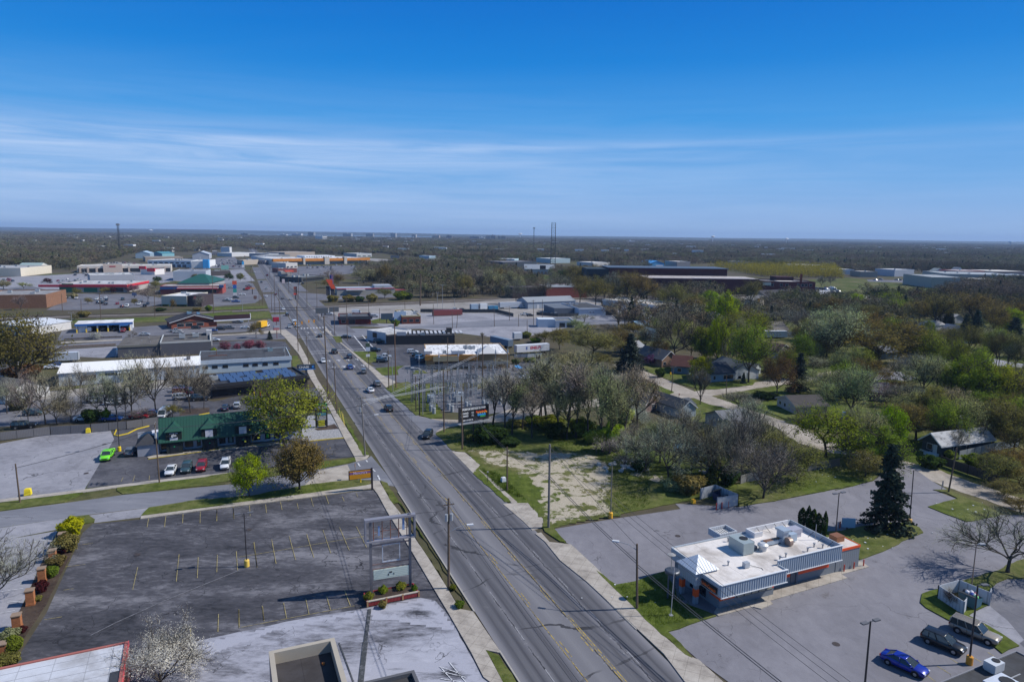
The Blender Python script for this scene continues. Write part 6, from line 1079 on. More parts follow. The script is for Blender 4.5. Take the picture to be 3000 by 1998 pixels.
def raw_mesh(name,parts,mats):
 vs=[];loops=[];starts=[];mi=[];off=0;ls=0
 for(v,k),m in parts:
  n=len(v)//k;vs.append(v);loops.append(np.arange(n*k)+off);starts.append(np.arange(n)*k+ls);mi.append(np.full(n,m));off+=len(v);ls+=n*k
 V=np.concatenate(vs).astype(np.float32);Lp=np.concatenate(loops).astype(np.int32);St=np.concatenate(starts).astype(np.int32);M=np.concatenate(mi).astype(np.int32)
 me=bpy.data.meshes.new(name);me.vertices.add(len(V));me.vertices.foreach_set('co',V.ravel());me.loops.add(len(Lp));me.loops.foreach_set('vertex_index',Lp)
 me.polygons.add(len(St));me.polygons.foreach_set('loop_start',St);
 for m in mats:me.materials.append(MAT[m])
 me.polygons.foreach_set('material_index',M);me.update(calc_edges=True);return me
def skeleton(R,trunk_h,spread,gnarl,levels=4,nmain=5,upr=.55,top=10.0,r0=.24):
 """limbs as tubes; returns trunk MB and points/directions along outer twigs"""
 b=MB();pts=[];dirs=[]
 def grow(p,d,L_,r,lv):
  n=3 if lv<2 else 2;q=p
  for i in range(n):
   d=(d+Vector(R.normal(size=3))*gnarl+Vector((0,0,.06 if lv else 0))).normalized();e=q+d*(L_/n);rr=r*(1-.22*(i+1)/n)
   b.tube(q,e,r*(1-.22*i/n),rr,6 if lv<2 else 4 if lv==2 else 3,caps=False)
   if lv>=2:
    for _ in range(2):pts.append(tuple(q.lerp(e,R.random())));dirs.append(tuple(d))
   if lv==1 and i:kids(e,d,L_*.62,rr*.62,lv,2)
   if lv==2 and i==0:kids(e,d,L_*.6,rr*.6,lv,2)
   q=e
  if lv<levels:kids(q,d,L_*.68,r*.66,lv,3)
 def kids(p,d,L_,r,lv,n):
  for k in range(n):
   ax=Vector(R.normal(size=3));ax=(ax-d*ax.dot(d)).normalized();a=R.uniform(.35,.75)
   grow(p,(d*cos(a)+ax*sin(a)*spread).normalized(),L_*R.uniform(.75,1.15),r,lv+1)
 p=Vector((0,0,-.15));q=p;segs=3;d=Vector((0,0,1))
 for i in range(segs):
  d=(d+Vector(R.normal(size=3))*.05).normalized();e=q+d*(trunk_h/segs);b.tube(q,e,r0*(1.25 if i==0 else 1-.1*i),r0*(.95-.1*i),8,caps=False);q=e
 ph=R.uniform(0,6.28)
 for k in range(nmain):
  a=ph+2*pi*k/nmain+R.uniform(-.3,.3);el=R.uniform(upr-.15,upr+.25)if k else 1.35
  hz=R.uniform(.65,1.0)*trunk_h if k else trunk_h
  grow(Vector((0,0,1))*hz*.98+Vector((q.x,q.y,0))*hz/trunk_h,Vector((cos(a)*cos(el)*spread,sin(a)*cos(el)*spread,sin(el))).normalized(),(10-trunk_h)*.36*R.uniform(.85,1.15),r0*.55,1)
 P_=np.array(pts);D_=np.array(dirs);k=top/np.percentile(P_[:,2],99.5);P_*=k
 b.v=[(x*k,y*k,z*k)for x,y,z in b.v];return b,P_,D_
TM={}
def tree_kind(kind,nvar,**o):
 TM[kind]=[]
 for sd in range(nvar):
  R=np.random.default_rng(sd*17+len(kind)*131+3)
  b,P_,D_=skeleton(R,o.get('th',2.6)*R.uniform(.85,1.15),o.get('spread',1.0),o.get('gn',.18),o.get('lv',4),o.get('nm',5),o.get('upr',.7),9.4,o.get('r0',.2))
  parts=[];nt_=o.get('twigs',0);nl=o.get('leaves',0);mats=[]
  if nt_:
   i=R.integers(0,len(P_),nt_);q_=P_[i]+D_[i]*R.uniform(0,.8,nt_)[:,None]+R.normal(size=(nt_,3))*.28;d=D_[i]+R.normal(size=(nt_,3))*.55+np.array([0,0,o.get('tup',.25)]);d/=np.linalg.norm(d,axis=1)[:,None]
   parts.append((slivers(q_,d,R.uniform(.35,1.1,nt_),o.get('tw',.017),R),0));mats.append('twig')
  if nl:
   i=R.integers(0,len(P_),nl);c=P_[i]+R.normal(size=(nl,3))*o.get('fluff',.4)
   if o.get('droop'):c[:,2]-=np.abs(R.normal(size=nl))*o['droop']
   if o.get('rnd'):
    m=int(nl*o['rnd']);wd0=np.percentile(np.abs(P_[:,:2]),93);nc=46;dd=R.normal(size=(nc,3));dd/=np.linalg.norm(dd,axis=1)[:,None];dd*=R.uniform(.62,1.0,nc)[:,None]
    cc=dd*np.array([wd0,wd0,3.7])+np.array([0,0,6.0]);cc=cc[cc[:,2]>2.4];c[:m]=cc[R.integers(0,len(cc),m)]+R.normal(size=(m,3))*.52
   parts.append((quads('q',c,o.get('ls',.22),0,R,.3,ctr=(0,0,4.6)),len(mats)));mats.append(o.get('lm','leaf'))
  cr=raw_mesh(kind+'_crown',parts,mats);wd=np.percentile(np.abs(P_[:,:2]),96)*2
  TM[kind].append((b.mesh(kind+'_trunk',['bark']),cr,float(wd)))
tree_kind('thin',4,twigs=2300,leaves=2200,ls=.13,tw=.014,spread=.72,upr=.95,th=4.0,nm=5,r0=.15,gn=.2)
tree_kind('bare',4,twigs=3900,tw=.015,spread=1.0,th=2.4,nm=6,r0=.15)
tree_kind('vase',1,twigs=7000,tw=.012,spread=1.25,th=1.6,nm=9,upr=.75,gn=.1,r0=.17)
tree_kind('bud',4,twigs=3800,leaves=4200,ls=.19,fluff=.36,tw=.014,nm=6,r0=.16)
tree_kind('leafy',4,twigs=300,leaves=11000,ls=.25,fluff=.6,nm=8,th=1.9,rnd=.7)
tree_kind('open',3,twigs=900,leaves=5600,ls=.21,fluff=.36,rnd=.45,nm=7,spread=1.1,gn=.18,r0=.17)
tree_kind('tall',3,twigs=5000,leaves=1800,ls=.11,tw=.014,r0=.15,spread=.7,upr=1.0,th=3.4,nm=5)
tree_kind('blossom',1,twigs=500,leaves=24000,ls=.105,fluff=.42,th=1.4,nm=8,lm='petal',r0=.16)
tree_kind('column',2,twigs=2800,tw=.014,leaves=400,ls=.1,spread=.35,upr=1.25,th=1.2,nm=7)
def spruce(kind,nvar,rmax,n,dens=1.0,ls=.3):
 TM[kind]=[]
 for sd in range(nvar):
  R=np.random.default_rng(sd+77);b=MB();b.tube((0,0,-.1),(0,0,9.6),.2,.03,8);cs=[];ds=[]
  z=.9
  while z<9.7:
   rr=rmax*(1-(z/10.0)**1.15)*R.uniform(.85,1.1)+.12;nb=int(7+R.integers(0,4))
   for k in range(nb):
    a=R.uniform(0,2*pi);L_=rr*R.uniform(.72,1.15);tip=Vector((cos(a)*L_,sin(a)*L_,z-.25*L_+.15*L_*R.uniform(0,1)));p0=Vector((0,0,z));b.tube(p0,tip,.035,.012,3,caps=False)
    m=int((4+16*L_)*dens);t_=R.uniform(.2,1.0,m)**.7;c=np.array(p0)+(np.array(tip)-np.array(p0))*t_[:,None];c+=R.normal(size=(m,3))*np.array([.14,.14,.08]);c[:,2]-=.12*t_*L_;cs.append(c)
   z+=R.uniform(.26,.4)
  c=np.concatenate(cs);TM[kind].append((b.mesh('spruce_trunk',['bark']),raw_mesh('spruce_crown',[(quads('q',c,ls,0,R,.5,aspect=.8),0)],['needle']),rmax*2))
spruce('spruce',3,2.2,0,1.5,.27)
def blob(kind,nvar,n,rx,z0,ls,lm='leaf',hollow=.55,rough=.18):
 TM[kind]=[]
 for sd in range(nvar):
  R=np.random.default_rng(sd+31+n);b=MB()
  for i in range(4):a=i*1.6;b.tube((0,0,-.1),(cos(a)*rx*.5,sin(a)*rx*.5,4),.14,.05,5)
  d=R.normal(size=(n,3));d/=np.linalg.norm(d,axis=1)[:,None];r=R.uniform(hollow,1,n)**.6
  lump=1+rough*(np.sin(d[:,0]*5+sd)+np.sin(d[:,1]*6+1.3*sd)+np.sin(d[:,2]*5));c=d*(r*lump)[:,None]*np.array([rx,rx,(10-z0)/2]);c[:,2]+=(10+z0)/2;c[:,2]=np.clip(c[:,2],.1,None)
  TM[kind].append((b.mesh('stem',['bark']),raw_mesh(kind+'_foliage',[(quads('q',c,ls,0,R,.2,ctr=(0,0,3)),0)],[lm]),rx*2.2))
blob('shrub',3,2600,5.5,0,.9,rough=.13);blob('thuja',3,2600,1.5,-.3,.42,'needle',.75,.05);blob('ball',2,2600,5.0,.8,.8,rough=.05)
KN={'bare':('bare_tree','tree'),'vase':('bare_tree','tree'),'bud':('budding_tree','tree'),'leafy':('leafy_tree','tree'),'open':('leafy_tree','tree'),'tall':('tall_tree','tree'),'thin':('tall_tree','tree'),'blossom':('blossom_tree','tree'),'column':('columnar_tree','tree'),'spruce':('spruce_tree','tree'),'shrub':('shrub','shrub'),'thuja':('conical_evergreen','evergreen'),'ball':('round_shrub','shrub')}
TC={'grey':(.39,.36,.265),'dgrey':(.27,.24,.18),'olive':(.22,.20,.065),'lime':(.25,.32,.015),'green':(.16,.215,.028),'ygreen':(.25,.28,.035),'bronze':(.19,.155,.05),'sage':(.31,.31,.165),'spruce':(.045,.066,.046),'dark':(0.051,0.085,0.0238),'white':(.46,.44,.38),'pink':(0.33,0.12,0.19),'purple':(0.22,0.1,0.25),'rust':(.17,.085,.05),'yellow':(0.36,0.33,0.012),'maroon':(0.07,0.02,0.022),'thuja':(.035,.062,.018)}
TW={'grey':'grey','dgrey':'dark grey','olive':'olive','lime':'lime green','green':'green','ygreen':'yellow green','bronze':'brownish','sage':'pale sage','spruce':'dark','dark':'dark green','white':'white','pink':'pink','purple':'purple','rust':'rusty red','yellow':'yellow','maroon':'maroon','thuja':'dark'}
KW={'bare':'bare tree','vase':'vase shaped bare tree','bud':'budding tree','leafy':'leafy tree','open':'open crowned tree','tall':'slender tree','thin':'tall open tree','blossom':'blossoming tree','column':'narrow columnar tree','spruce':'spruce','shrub':'shrub','thuja':'conical evergreen','ball':'clipped round shrub'}
TREES=[];tn=0
def tree(kind,k,X,Yb,Yt,wpx,c='grey',ctx='',label=None,group=None,maxh=26):
 global tn
 p=w(k,X,Yb)if not isinstance(X,Vector)else X
 if isinstance(X,Vector):h,wm_=Yt,wpx
 else:h=min(maxh,up_h(p,k,X,Yt));px_w=wpx*CR[k][2];wm_=px_w/FPX*(p.y*cos(PITCH)+(CH-h/2)*sin(PITCH))
 tn+=1;tr,cr,wd=TM[kind][tn%len(TM[kind])]
 R=random.Random(tn);s=h/10.0;sx=max(.3*s,min(2.6*s,wm_/wd))if kind not in('shrub','ball')else wm_/wd
 lab=label or f"{TW[c]} {KW[kind]} {ctx}"
 r=thing(KN[kind][0],lab,KN[kind][1],(p.x,p.y,.05),R.uniform(0,6.28),group,True);r.scale=(sx,sx,s)
 cc=tuple(x*R.uniform(.88,1.12)for x in TC[c])
 obj('trunk' if kind not in('shrub','ball')else 'stem',tr,r);obj('crown' if kind not in('shrub','ball')else 'foliage',cr,r,cc);TREES.append((p.x,p.y));return r
def trees(k,ctx,*rows):
 for q in rows:tree(q[4],k,q[0],q[1],q[2],q[3],q[5],ctx)
tree('leafy','C1',440,865,450,400,'lime',label='bright lime round tree beside the side street')
tree('leafy','C1',935,790,300,440,'olive',label='olive brown round tree beside the lime tree')
tree('open','C1',790,372,-330,820,'ygreen',label='large yellow green elm in front of the shop row')
trees('B1','by the black edged flat roof',(200,440,335,115,'leafy','pink'),(320,435,355,85,'leafy','pink'),(440,430,325,120,'leafy','pink'),(545,430,330,95,'leafy','pink'))
trees('B1','near the corner sign',(505,300,140,130,'bud','olive'),(640,318,232,62,'spruce','spruce'))
tree('open','B0',190,830,40,680,'bronze',label='huge olive brown spreading tree at the left edge');tree('shrub','B0',230,720,560,360,'rust','','rusty red undergrowth shrub below the huge spreading tree')
trees('B0','in the row left of the shops',(450,1160,620,380,'bare','grey'),(800,980,540,260,'bare','grey'),(960,1080,740,260,'bare','grey'),(1050,1110,620,260,'bare','grey'),(1150,1060,740,240,'bare','dgrey'),(1300,1100,470,380,'bare','grey'),(1540,1075,455,400,'bare','grey'),(1880,1040,470,340,'bare','grey'),(1240,1085,750,200,'bare','grey'),(700,1125,880,260,'bare','dgrey'),(1400,1110,1000,240,'bare','dgrey'),(560,1150,880,280,'bare','dgrey'),(280,1180,640,280,'bare','grey'),(1700,1080,960,160,'bud','olive'),(2010,1000,640,200,'bare','dgrey'),(900,1130,1000,180,'shrub','dark'),(1050,1120,1000,90,'shrub','green'),(70,1050,700,240,'bare','grey'),(180,1010,900,200,'shrub','olive'))
trees('B0','by the car wash forecourt',(940,315,240,110,'blossom','white'),(1312,312,235,95,'bare','dgrey'),(1915,305,250,80,'blossom','white'),(2120,275,235,50,'bare','dgrey'),(2110,455,400,60,'shrub','lime'))
tree('blossom','D1',1390,1530,1005,620,'white',label='white blossoming tree beside the red edged roof')
tree('bare','D1',-40,840,180,600,'dgrey',label='bare grey tree at the left edge of the pale lot')
for X,Yb,Yt,W_,kd,c,lb in((625,195,45,210,'shrub','yellow','yellow forsythia shrub at the head of the pillar row'),(575,340,185,190,'shrub','olive','olive shrub around the pillar below the yellow shrub'),(530,360,285,110,'shrub','maroon','maroon shrub beside the second brick pillar'),(490,470,370,150,'shrub','bronze','brown shrub below the second brick pillar'),(450,565,465,110,'ball','green','green round shrub beside the third brick pillar'),(360,690,590,120,'shrub','maroon','maroon shrub below the third brick pillar'),(330,770,720,70,'shrub','olive','low olive shrub beside the fourth brick pillar'),(115,1215,1070,165,'ball','green','large green round shrub near the lowest pillar'),(85,1120,1000,150,'shrub','sage','pale shrub above the lowest pillar'),(190,1040,985,90,'shrub','maroon','small maroon shrub beside the fifth pillar'),(60,1330,1230,200,'shrub','bronze','brown shrub below the lowest pillar')):
 tree(kd,'D1',X,Yb,Yt,W_,c,label=lb)
for X,Yb,Yt,W_,c,lb in((1090,895,815,90,'ygreen','yellow green bush at the left end of the red planter'),(1210,845,758,85,'ygreen','yellow green bush behind the left sign leg'),(1355,815,728,90,'ygreen','yellow green bush by the right sign leg'),(1472,828,750,55,'green','green bush at the right end of the red planter'),(1205,945,888,75,'olive','olive weed bush in front of the red planter'),(1850,945,888,85,'green','green bush on the verge near the road edge'),(1795,795,752,60,'green','small green bush at the foot of the street lamp pole')):
 tree('shrub','D2',X,Yb,Yt,W_,c,label=lb)
tree('spruce','C4',985,1185,300,480,'spruce',label='tall dark spruce on the grass island behind the restaurant')
for i,(X,Yb,Yt,W_)in enumerate(((160,1165,965,80),(222,1185,948,62),(268,1215,978,80),(325,1245,1018,78),(382,1268,1003,58))):tree('thuja','C4',X,Yb,Yt,W_,'thuja','beside the restaurant roof')
tree('bare','D5',2050,565,40,920,'dgrey',label='bare dark tree at right casting a long branching shadow');tree('bare','D5',1530,880,720,130,'rust',label='dry brown bush inside the white dumpster fence')
V_='in the green thicket beside the billboard'
trees('C2',V_,(935,270,-410,330,'thin','grey'),(1010,250,-300,260,'thin','sage'),(1205,285,-260,300,'thin','dgrey'),(820,150,-350,280,'thin','grey'),(1110,200,-330,240,'thin','sage'),(1470,260,-350,360,'thin','sage'),(1545,295,-200,300,'thin','sage'))
V2='standing behind the sandy vacant lot'
trees('C2',V2,(1640,280,-430,320,'thin','grey'),(1900,420,-440,420,'thin','sage'),(1970,440,-300,280,'thin','sage'),(2110,270,-430,400,'thin','grey'),(1760,300,-400,320,'thin','sage'),(2240,250,-420,330,'thin','grey'),(1350,180,-560,440,'thin','sage'),(1280,60,-380,300,'thin','olive'),(1560,100,-560,420,'thin','sage'),(1900,150,-430,400,'thin','grey'))
trees('C2','on the thicket floor by the vacant lot',(780,330,150,320,'shrub','dark'),(985,355,275,210,'shrub','dark'),(1380,200,60,320,'shrub','green'),(1450,285,120,220,'shrub','dark'),(1690,260,80,260,'shrub','green'),(1990,420,120,240,'shrub','ygreen'),(1800,330,200,200,'shrub','dark'),(620,300,200,200,'shrub','olive'),(2060,200,-60,300,'shrub','sage'),(2200,150,-60,280,'blossom','white'),(1840,440,200,200,'bud','ygreen'),(1230,150,60,200,'shrub','green'),(1060,170,100,200,'shrub','olive'))
trees('B2','behind the substation and buffet',(1800,490,190,520,'bud','olive'),(1860,570,450,380,'bud','bronze'),(1560,640,440,400,'bud','sage'),(2080,450,220,300,'bud','bronze'),(1480,420,200,220,'open','olive'),(1330,350,230,160,'bud','olive'),(1240,350,300,120,'shrub','green'),(1150,300,240,120,'shrub','olive'),(2170,640,255,330,'spruce','spruce'),(2310,420,200,280,'bare','dgrey'),(2200,320,150,320,'bud','bronze'),(900,620,500,240,'bare','grey'),(660,620,540,160,'bare','grey'),(1050,560,510,90,'shrub','dark'),(1150,545,500,70,'ball','dark'),(1215,545,498,70,'ball','green'),(1720,150,70,260,'bare','grey'),(1640,250,120,200,'bud','sage'),(1950,230,160,220,'bare','dgrey'),(715,310,250,40,'column','olive'))
V3='in the thicket left of the vase tree'
trees('C3',V3,(540,720,130,620,'bare','grey'),(640,560,-80,420,'bare','grey'),(905,740,60,420,'bare','dgrey'),(1020,720,120,380,'bare','grey'),(1230,700,0,420,'bare','dgrey'),(1290,400,-120,380,'bare','grey'),(300,620,200,480,'bare','grey'),(100,560,220,420,'bare','grey'),(760,640,200,260,'bare','dgrey'),(450,520,100,400,'bud','sage'),(850,600,180,300,'bud','olive'),(1180,560,100,420,'bare','grey'),(200,480,130,320,'bare','grey'),(1400,500,60,420,'bare','grey'),(1560,640,200,400,'bud','olive'))
trees('C3','at the foot of the grey thicket',(730,820,640,320,'shrub','olive'),(1120,740,560,220,'shrub','dark'),(900,770,640,240,'shrub','dark'),(560,800,680,200,'shrub','sage'),(250,600,500,200,'shrub','dark'),(980,650,400,200,'shrub','olive'),(640,720,600,220,'bud','sage'))
tree('vase','C3',1465,880,300,640,'dgrey',label='vase shaped bare tree with many upright limbs beside the grey lot')
tree('bud','C3',1800,700,340,480,'olive','','drooping olive budding tree right of the vase shaped tree')
tree('open','C3',2085,475,-40,640,'ygreen',label='spreading light green oak on the gravel road bend')
trees('C4','between the spruce and the gravel road',(790,665,400,330,'open','olive'),(870,560,170,560,'leafy','green'),(1010,420,-40,420,'leafy','lime'),(760,450,-80,380,'bud','sage'))
trees('C4','around the dark green house',(1290,300,-50,520,'bud','olive'),(1540,350,-120,380,'bud','ygreen'),(1720,340,-110,420,'bud','sage'),(1705,440,190,170,'bare','dgrey'),(1580,330,170,220,'bare','dgrey'),(1945,380,90,170,'bare','dgrey'),(2250,430,-40,440,'bud','olive'),(2040,300,-120,400,'bud','olive'),(1430,575,450,230,'shrub','dark'),(1620,470,400,120,'shrub','green'),(1200,180,-60,300,'leafy','olive'))
trees('C4','along the long fence at the right edge',(2300,740,560,440,'open','olive'),(2080,720,430,400,'open','olive'),(2230,600,380,420,'open','bronze'),(2320,1010,880,300,'open','bronze'),(1880,560,440,260,'shrub','green'),(2340,480,150,360,'bud','bronze'),(2150,850,700,300,'open','olive'))
V4='among the houses at right'
trees('B4',V4,(130,850,430,230,'spruce','spruce'),(1170,480,235,130,'spruce','spruce'),(430,900,620,420,'bud','sage'),(280,760,615,200,'bud','sage'),(700,930,560,280,'bare','dgrey'),(930,570,60,700,'bud','bronze'),(510,560,20,560,'bud','sage'),(720,710,400,280,'bud','ygreen'),(855,560,380,180,'leafy','olive'),(380,490,330,300,'bud','sage'),(280,640,480,280,'bare','grey'),(1240,460,80,260,'bare','dgrey'),(1480,490,330,240,'leafy','dark'),(1610,490,320,280,'leafy','dark'),(1790,510,160,340,'bud','bronze'),(1260,490,340,220,'bud','ygreen'),(1350,900,470,400,'bud','sage'),(1170,790,480,320,'bare','grey'),(1500,810,500,420,'bud','sage'),(1800,970,490,480,'leafy','green'),(1960,890,660,380,'leafy','green'),(1250,1000,760,420,'bare','dgrey'),(1120,850,720,240,'bud','olive'))
trees('B4','in the row by the far right lawn',(1990,600,240,140,'tall','olive'),(2070,630,250,170,'tall','olive'),(2100,620,235,160,'tall','sage'),(2180,650,260,210,'tall','olive'),(2250,660,330,170,'tall','sage'),(2030,595,320,130,'tall','olive'))
trees('B4','along the right horizon of the houses',(1600,190,-10,130,'spruce','spruce'),(1770,330,60,180,'spruce','spruce'),(1870,340,20,220,'spruce','spruce'),(2250,340,90,240,'spruce','spruce'),(2190,270,10,240,'leafy','lime'),(2120,430,220,260,'bud','olive'),(1960,420,200,260,'bud','sage'),(1400,330,130,160,'leafy','green'),(1600,330,180,200,'bud','sage'),(1490,190,-60,220,'bud','bronze'),(2350,500,300,240,'leafy','dark'),(2050,300,-20,300,'bud','bronze'),(1700,110,-80,220,'bare','dgrey'),(1320,160,-80,300,'bud','bronze'),(1100,110,-90,300,'bud','ygreen'),(860,170,-30,300,'bud','olive'),(680,160,-60,200,'bud','sage'))
trees('C4','at the right edge behind the houses',(1300,60,-180,420,'bud','sage'),(1650,60,-220,360,'bud','sage'),(1950,40,-190,400,'bud','ygreen'),(2250,120,-160,420,'bud','bronze'),(1000,-60,-260,420,'bare','dgrey'))
V5='by the gravel corner houses'
trees('B3',V5,(590,545,0,430,'bare','dgrey'),(1010,600,100,270,'leafy','lime'),(1320,745,120,420,'open','green'),(840,735,490,230,'leafy','lime'),(845,965,585,140,'column','dgrey'),(360,575,465,140,'leafy','purple'),(1600,895,420,320,'bud','rust'),(430,540,280,200,'bud','bronze'),(750,530,140,260,'bare','dgrey'),(1270,755,640,70,'spruce','spruce'),(1210,1015,820,300,'bare','grey'),(1235,240,20,260,'open','olive'),(1010,210,-60,280,'leafy','lime'),(1680,220,10,340,'bare','dgrey'),(1870,330,30,220,'bare','dgrey'),(450,690,600,110,'shrub','dark'),(1140,640,240,160,'bare','dgrey'),(2090,500,190,420,'bud','olive'),(2200,330,-20,480,'bud','sage'),(1500,900,840,260,'shrub','dark'),(1700,640,380,200,'bud','bronze'),(1350,1000,900,240,'bare','grey'),(900,420,180,160,'bare','dgrey'),(130,480,320,180,'bud','olive'),(1950,560,330,260,'bud','sage'),(220,180,80,220,'bud','sage'),(560,120,-80,260,'bare','dgrey'),(770,130,-120,240,'bud','olive'))
trees('A3','before the railway yard',(622,742,505,170,'bare','dgrey'),(265,650,395,170,'bare','dgrey'),(95,640,540,120,'open','olive'),(590,640,440,150,'bud','sage'),(710,650,530,140,'bare','dgrey'),(1175,735,480,200,'bud','bronze'),(1310,755,490,220,'bud','bronze'),(1480,700,460,200,'bare','dgrey'),(1580,720,450,260,'bud','bronze'),(1700,740,470,240,'bud','bronze'),(1855,720,610,130,'bud','sage'),(1990,780,560,220,'bud','olive'),(2150,800,640,240,'open','olive'),(2290,780,620,200,'leafy','lime'),(1010,670,480,200,'bare','dgrey'),(850,690,520,150,'bare','dgrey'),(1040,560,440,150,'leafy','dark'),(1630,480,350,140,'bare','dgrey'),(1730,470,370,140,'bare','dgrey'),(400,650,430,190,'bud','sage'),(180,680,480,150,'open','olive'),(500,560,430,150,'bud','olive'),(1250,560,390,220,'bud','bronze'),(1130,580,400,220,'bud','bronze'),(2000,620,510,180,'bud','sage'))
trees('A4','below the brick factory',(255,690,470,170,'bud','olive'),(1060,710,575,120,'leafy','lime'),(1350,710,560,230,'open','lime'),(1665,850,560,320,'bud','olive'),(60,900,560,200,'leafy','lime'),(220,960,690,330,'open','ygreen'),(1440,960,840,110,'spruce','spruce'),(1780,830,660,90,'spruce','spruce'),(1980,850,560,320,'bud','bronze'),(2200,840,600,320,'bud','bronze'),(490,780,640,260,'bare','dgrey'),(640,900,680,240,'bare','dgrey'),(860,780,600,170,'bud','bronze'),(880,900,680,330,'bud','sage'),(1100,930,700,360,'bud','bronze'),(1490,800,660,180,'bud','rust'),(100,740,600,200,'leafy','green'),(1230,720,610,120,'bare','grey'),(800,530,440,80,'bare','dgrey'),(870,510,440,70,'bare','dgrey'))
trees('A1','among the left shop lots',(1605,535,475,70,'leafy','green'),(1690,540,480,60,'leafy','olive'),(1750,535,470,60,'leafy','dark'),(1975,535,470,70,'leafy','dark'),(2072,540,470,70,'leafy','olive'),(1150,640,560,110,'blossom','pink'),(1340,600,535,90,'open','olive'),(1275,720,580,160,'bare','grey'),(1360,555,500,80,'leafy','dark'),(905,650,590,80,'bud','olive'),(660,665,600,80,'bud','bronze'),(640,690,645,60,'shrub','sage'),(205,610,550,90,'bud','sage'),(30,610,530,120,'open','sage'),(180,790,660,110,'bare','dgrey'),(760,740,680,70,'bud','olive'),(410,560,515,70,'leafy','maroon'),(840,560,520,60,'leafy','maroon'),(1060,560,515,60,'leafy','maroon'),(975,650,590,50,'leafy','maroon'),(1160,750,690,60,'bud','bronze'),(720,850,800,110,'shrub','olive'),(1800,800,750,70,'ball','green'),(1700,800,770,80,'shrub','olive'),(1730,790,650,80,'bare','grey'),(1380,800,770,100,'shrub','dark'),(640,875,830,70,'bud','olive'),(1490,790,690,50,'bud','bronze'))
trees('A2','right of the far junction',(1085,560,430,150,'bare','dgrey'),(1370,560,410,170,'bud','sage'),(1550,580,390,120,'bud','bronze'),(1150,590,480,120,'bud','bronze'),(1700,700,630,160,'shrub','green'),(1550,690,590,110,'bud','olive'),(1240,720,660,120,'shrub','bronze'),(1440,720,650,110,'shrub','olive'),(1330,720,670,90,'shrub','dark'),(1760,700,640,70,'shrub','dark'),(1060,600,520,120,'bud','olive'),(1100,720,660,100,'shrub','bronze'),(1650,930,870,60,'shrub','green'))
INF='in the leafy yards at right'
R=random.Random(21)
for i,(k,X,Y)in enumerate((('B4',600,700),('B4',800,460),('B4',350,560),('B4',1020,420),('B4',1560,630),('B4',1700,720),('B4',1400,600),('B4',1900,760),('B4',2200,920),('B4',2320,1010),('B4',600,860),('B4',830,830),('B4',1650,940),('B4',2090,980),('B4',150,600),('B4',50,710),('B4',520,430),('B4',700,370),('B4',1050,320),('B4',1340,460),('B4',1700,400),('B4',2080,500),('B4',2350,620),('B4',240,420),('B4',1250,560),('B3',1250,420),('B3',1120,520),('B3',1400,330),('B3',880,560),('B3',1950,420),('B3',2300,420),('B3',1180,330),('C4',2050,330),('C4',1450,160),('C4',2330,250),('C4',640,120),('C4',1130,330),('B3',1800,420),('B3',430,420),('B3',680,400))):
 kd,c=R.choice((('leafy','ygreen'),('open','green'),('bud','sage'),('bud','ygreen'),('leafy','olive'),('bud','olive'),('open','ygreen'),('bud','bronze')))
 tree(kd,k,w(k,X,Y),0,R.uniform(10,15),R.uniform(8,13),c,INF)
WOOD=(.13,.095,.07);GW=(.19,.175,.165);STEEL=(.33,.34,.36);DK=(.045,.04,.042)
POLE={}
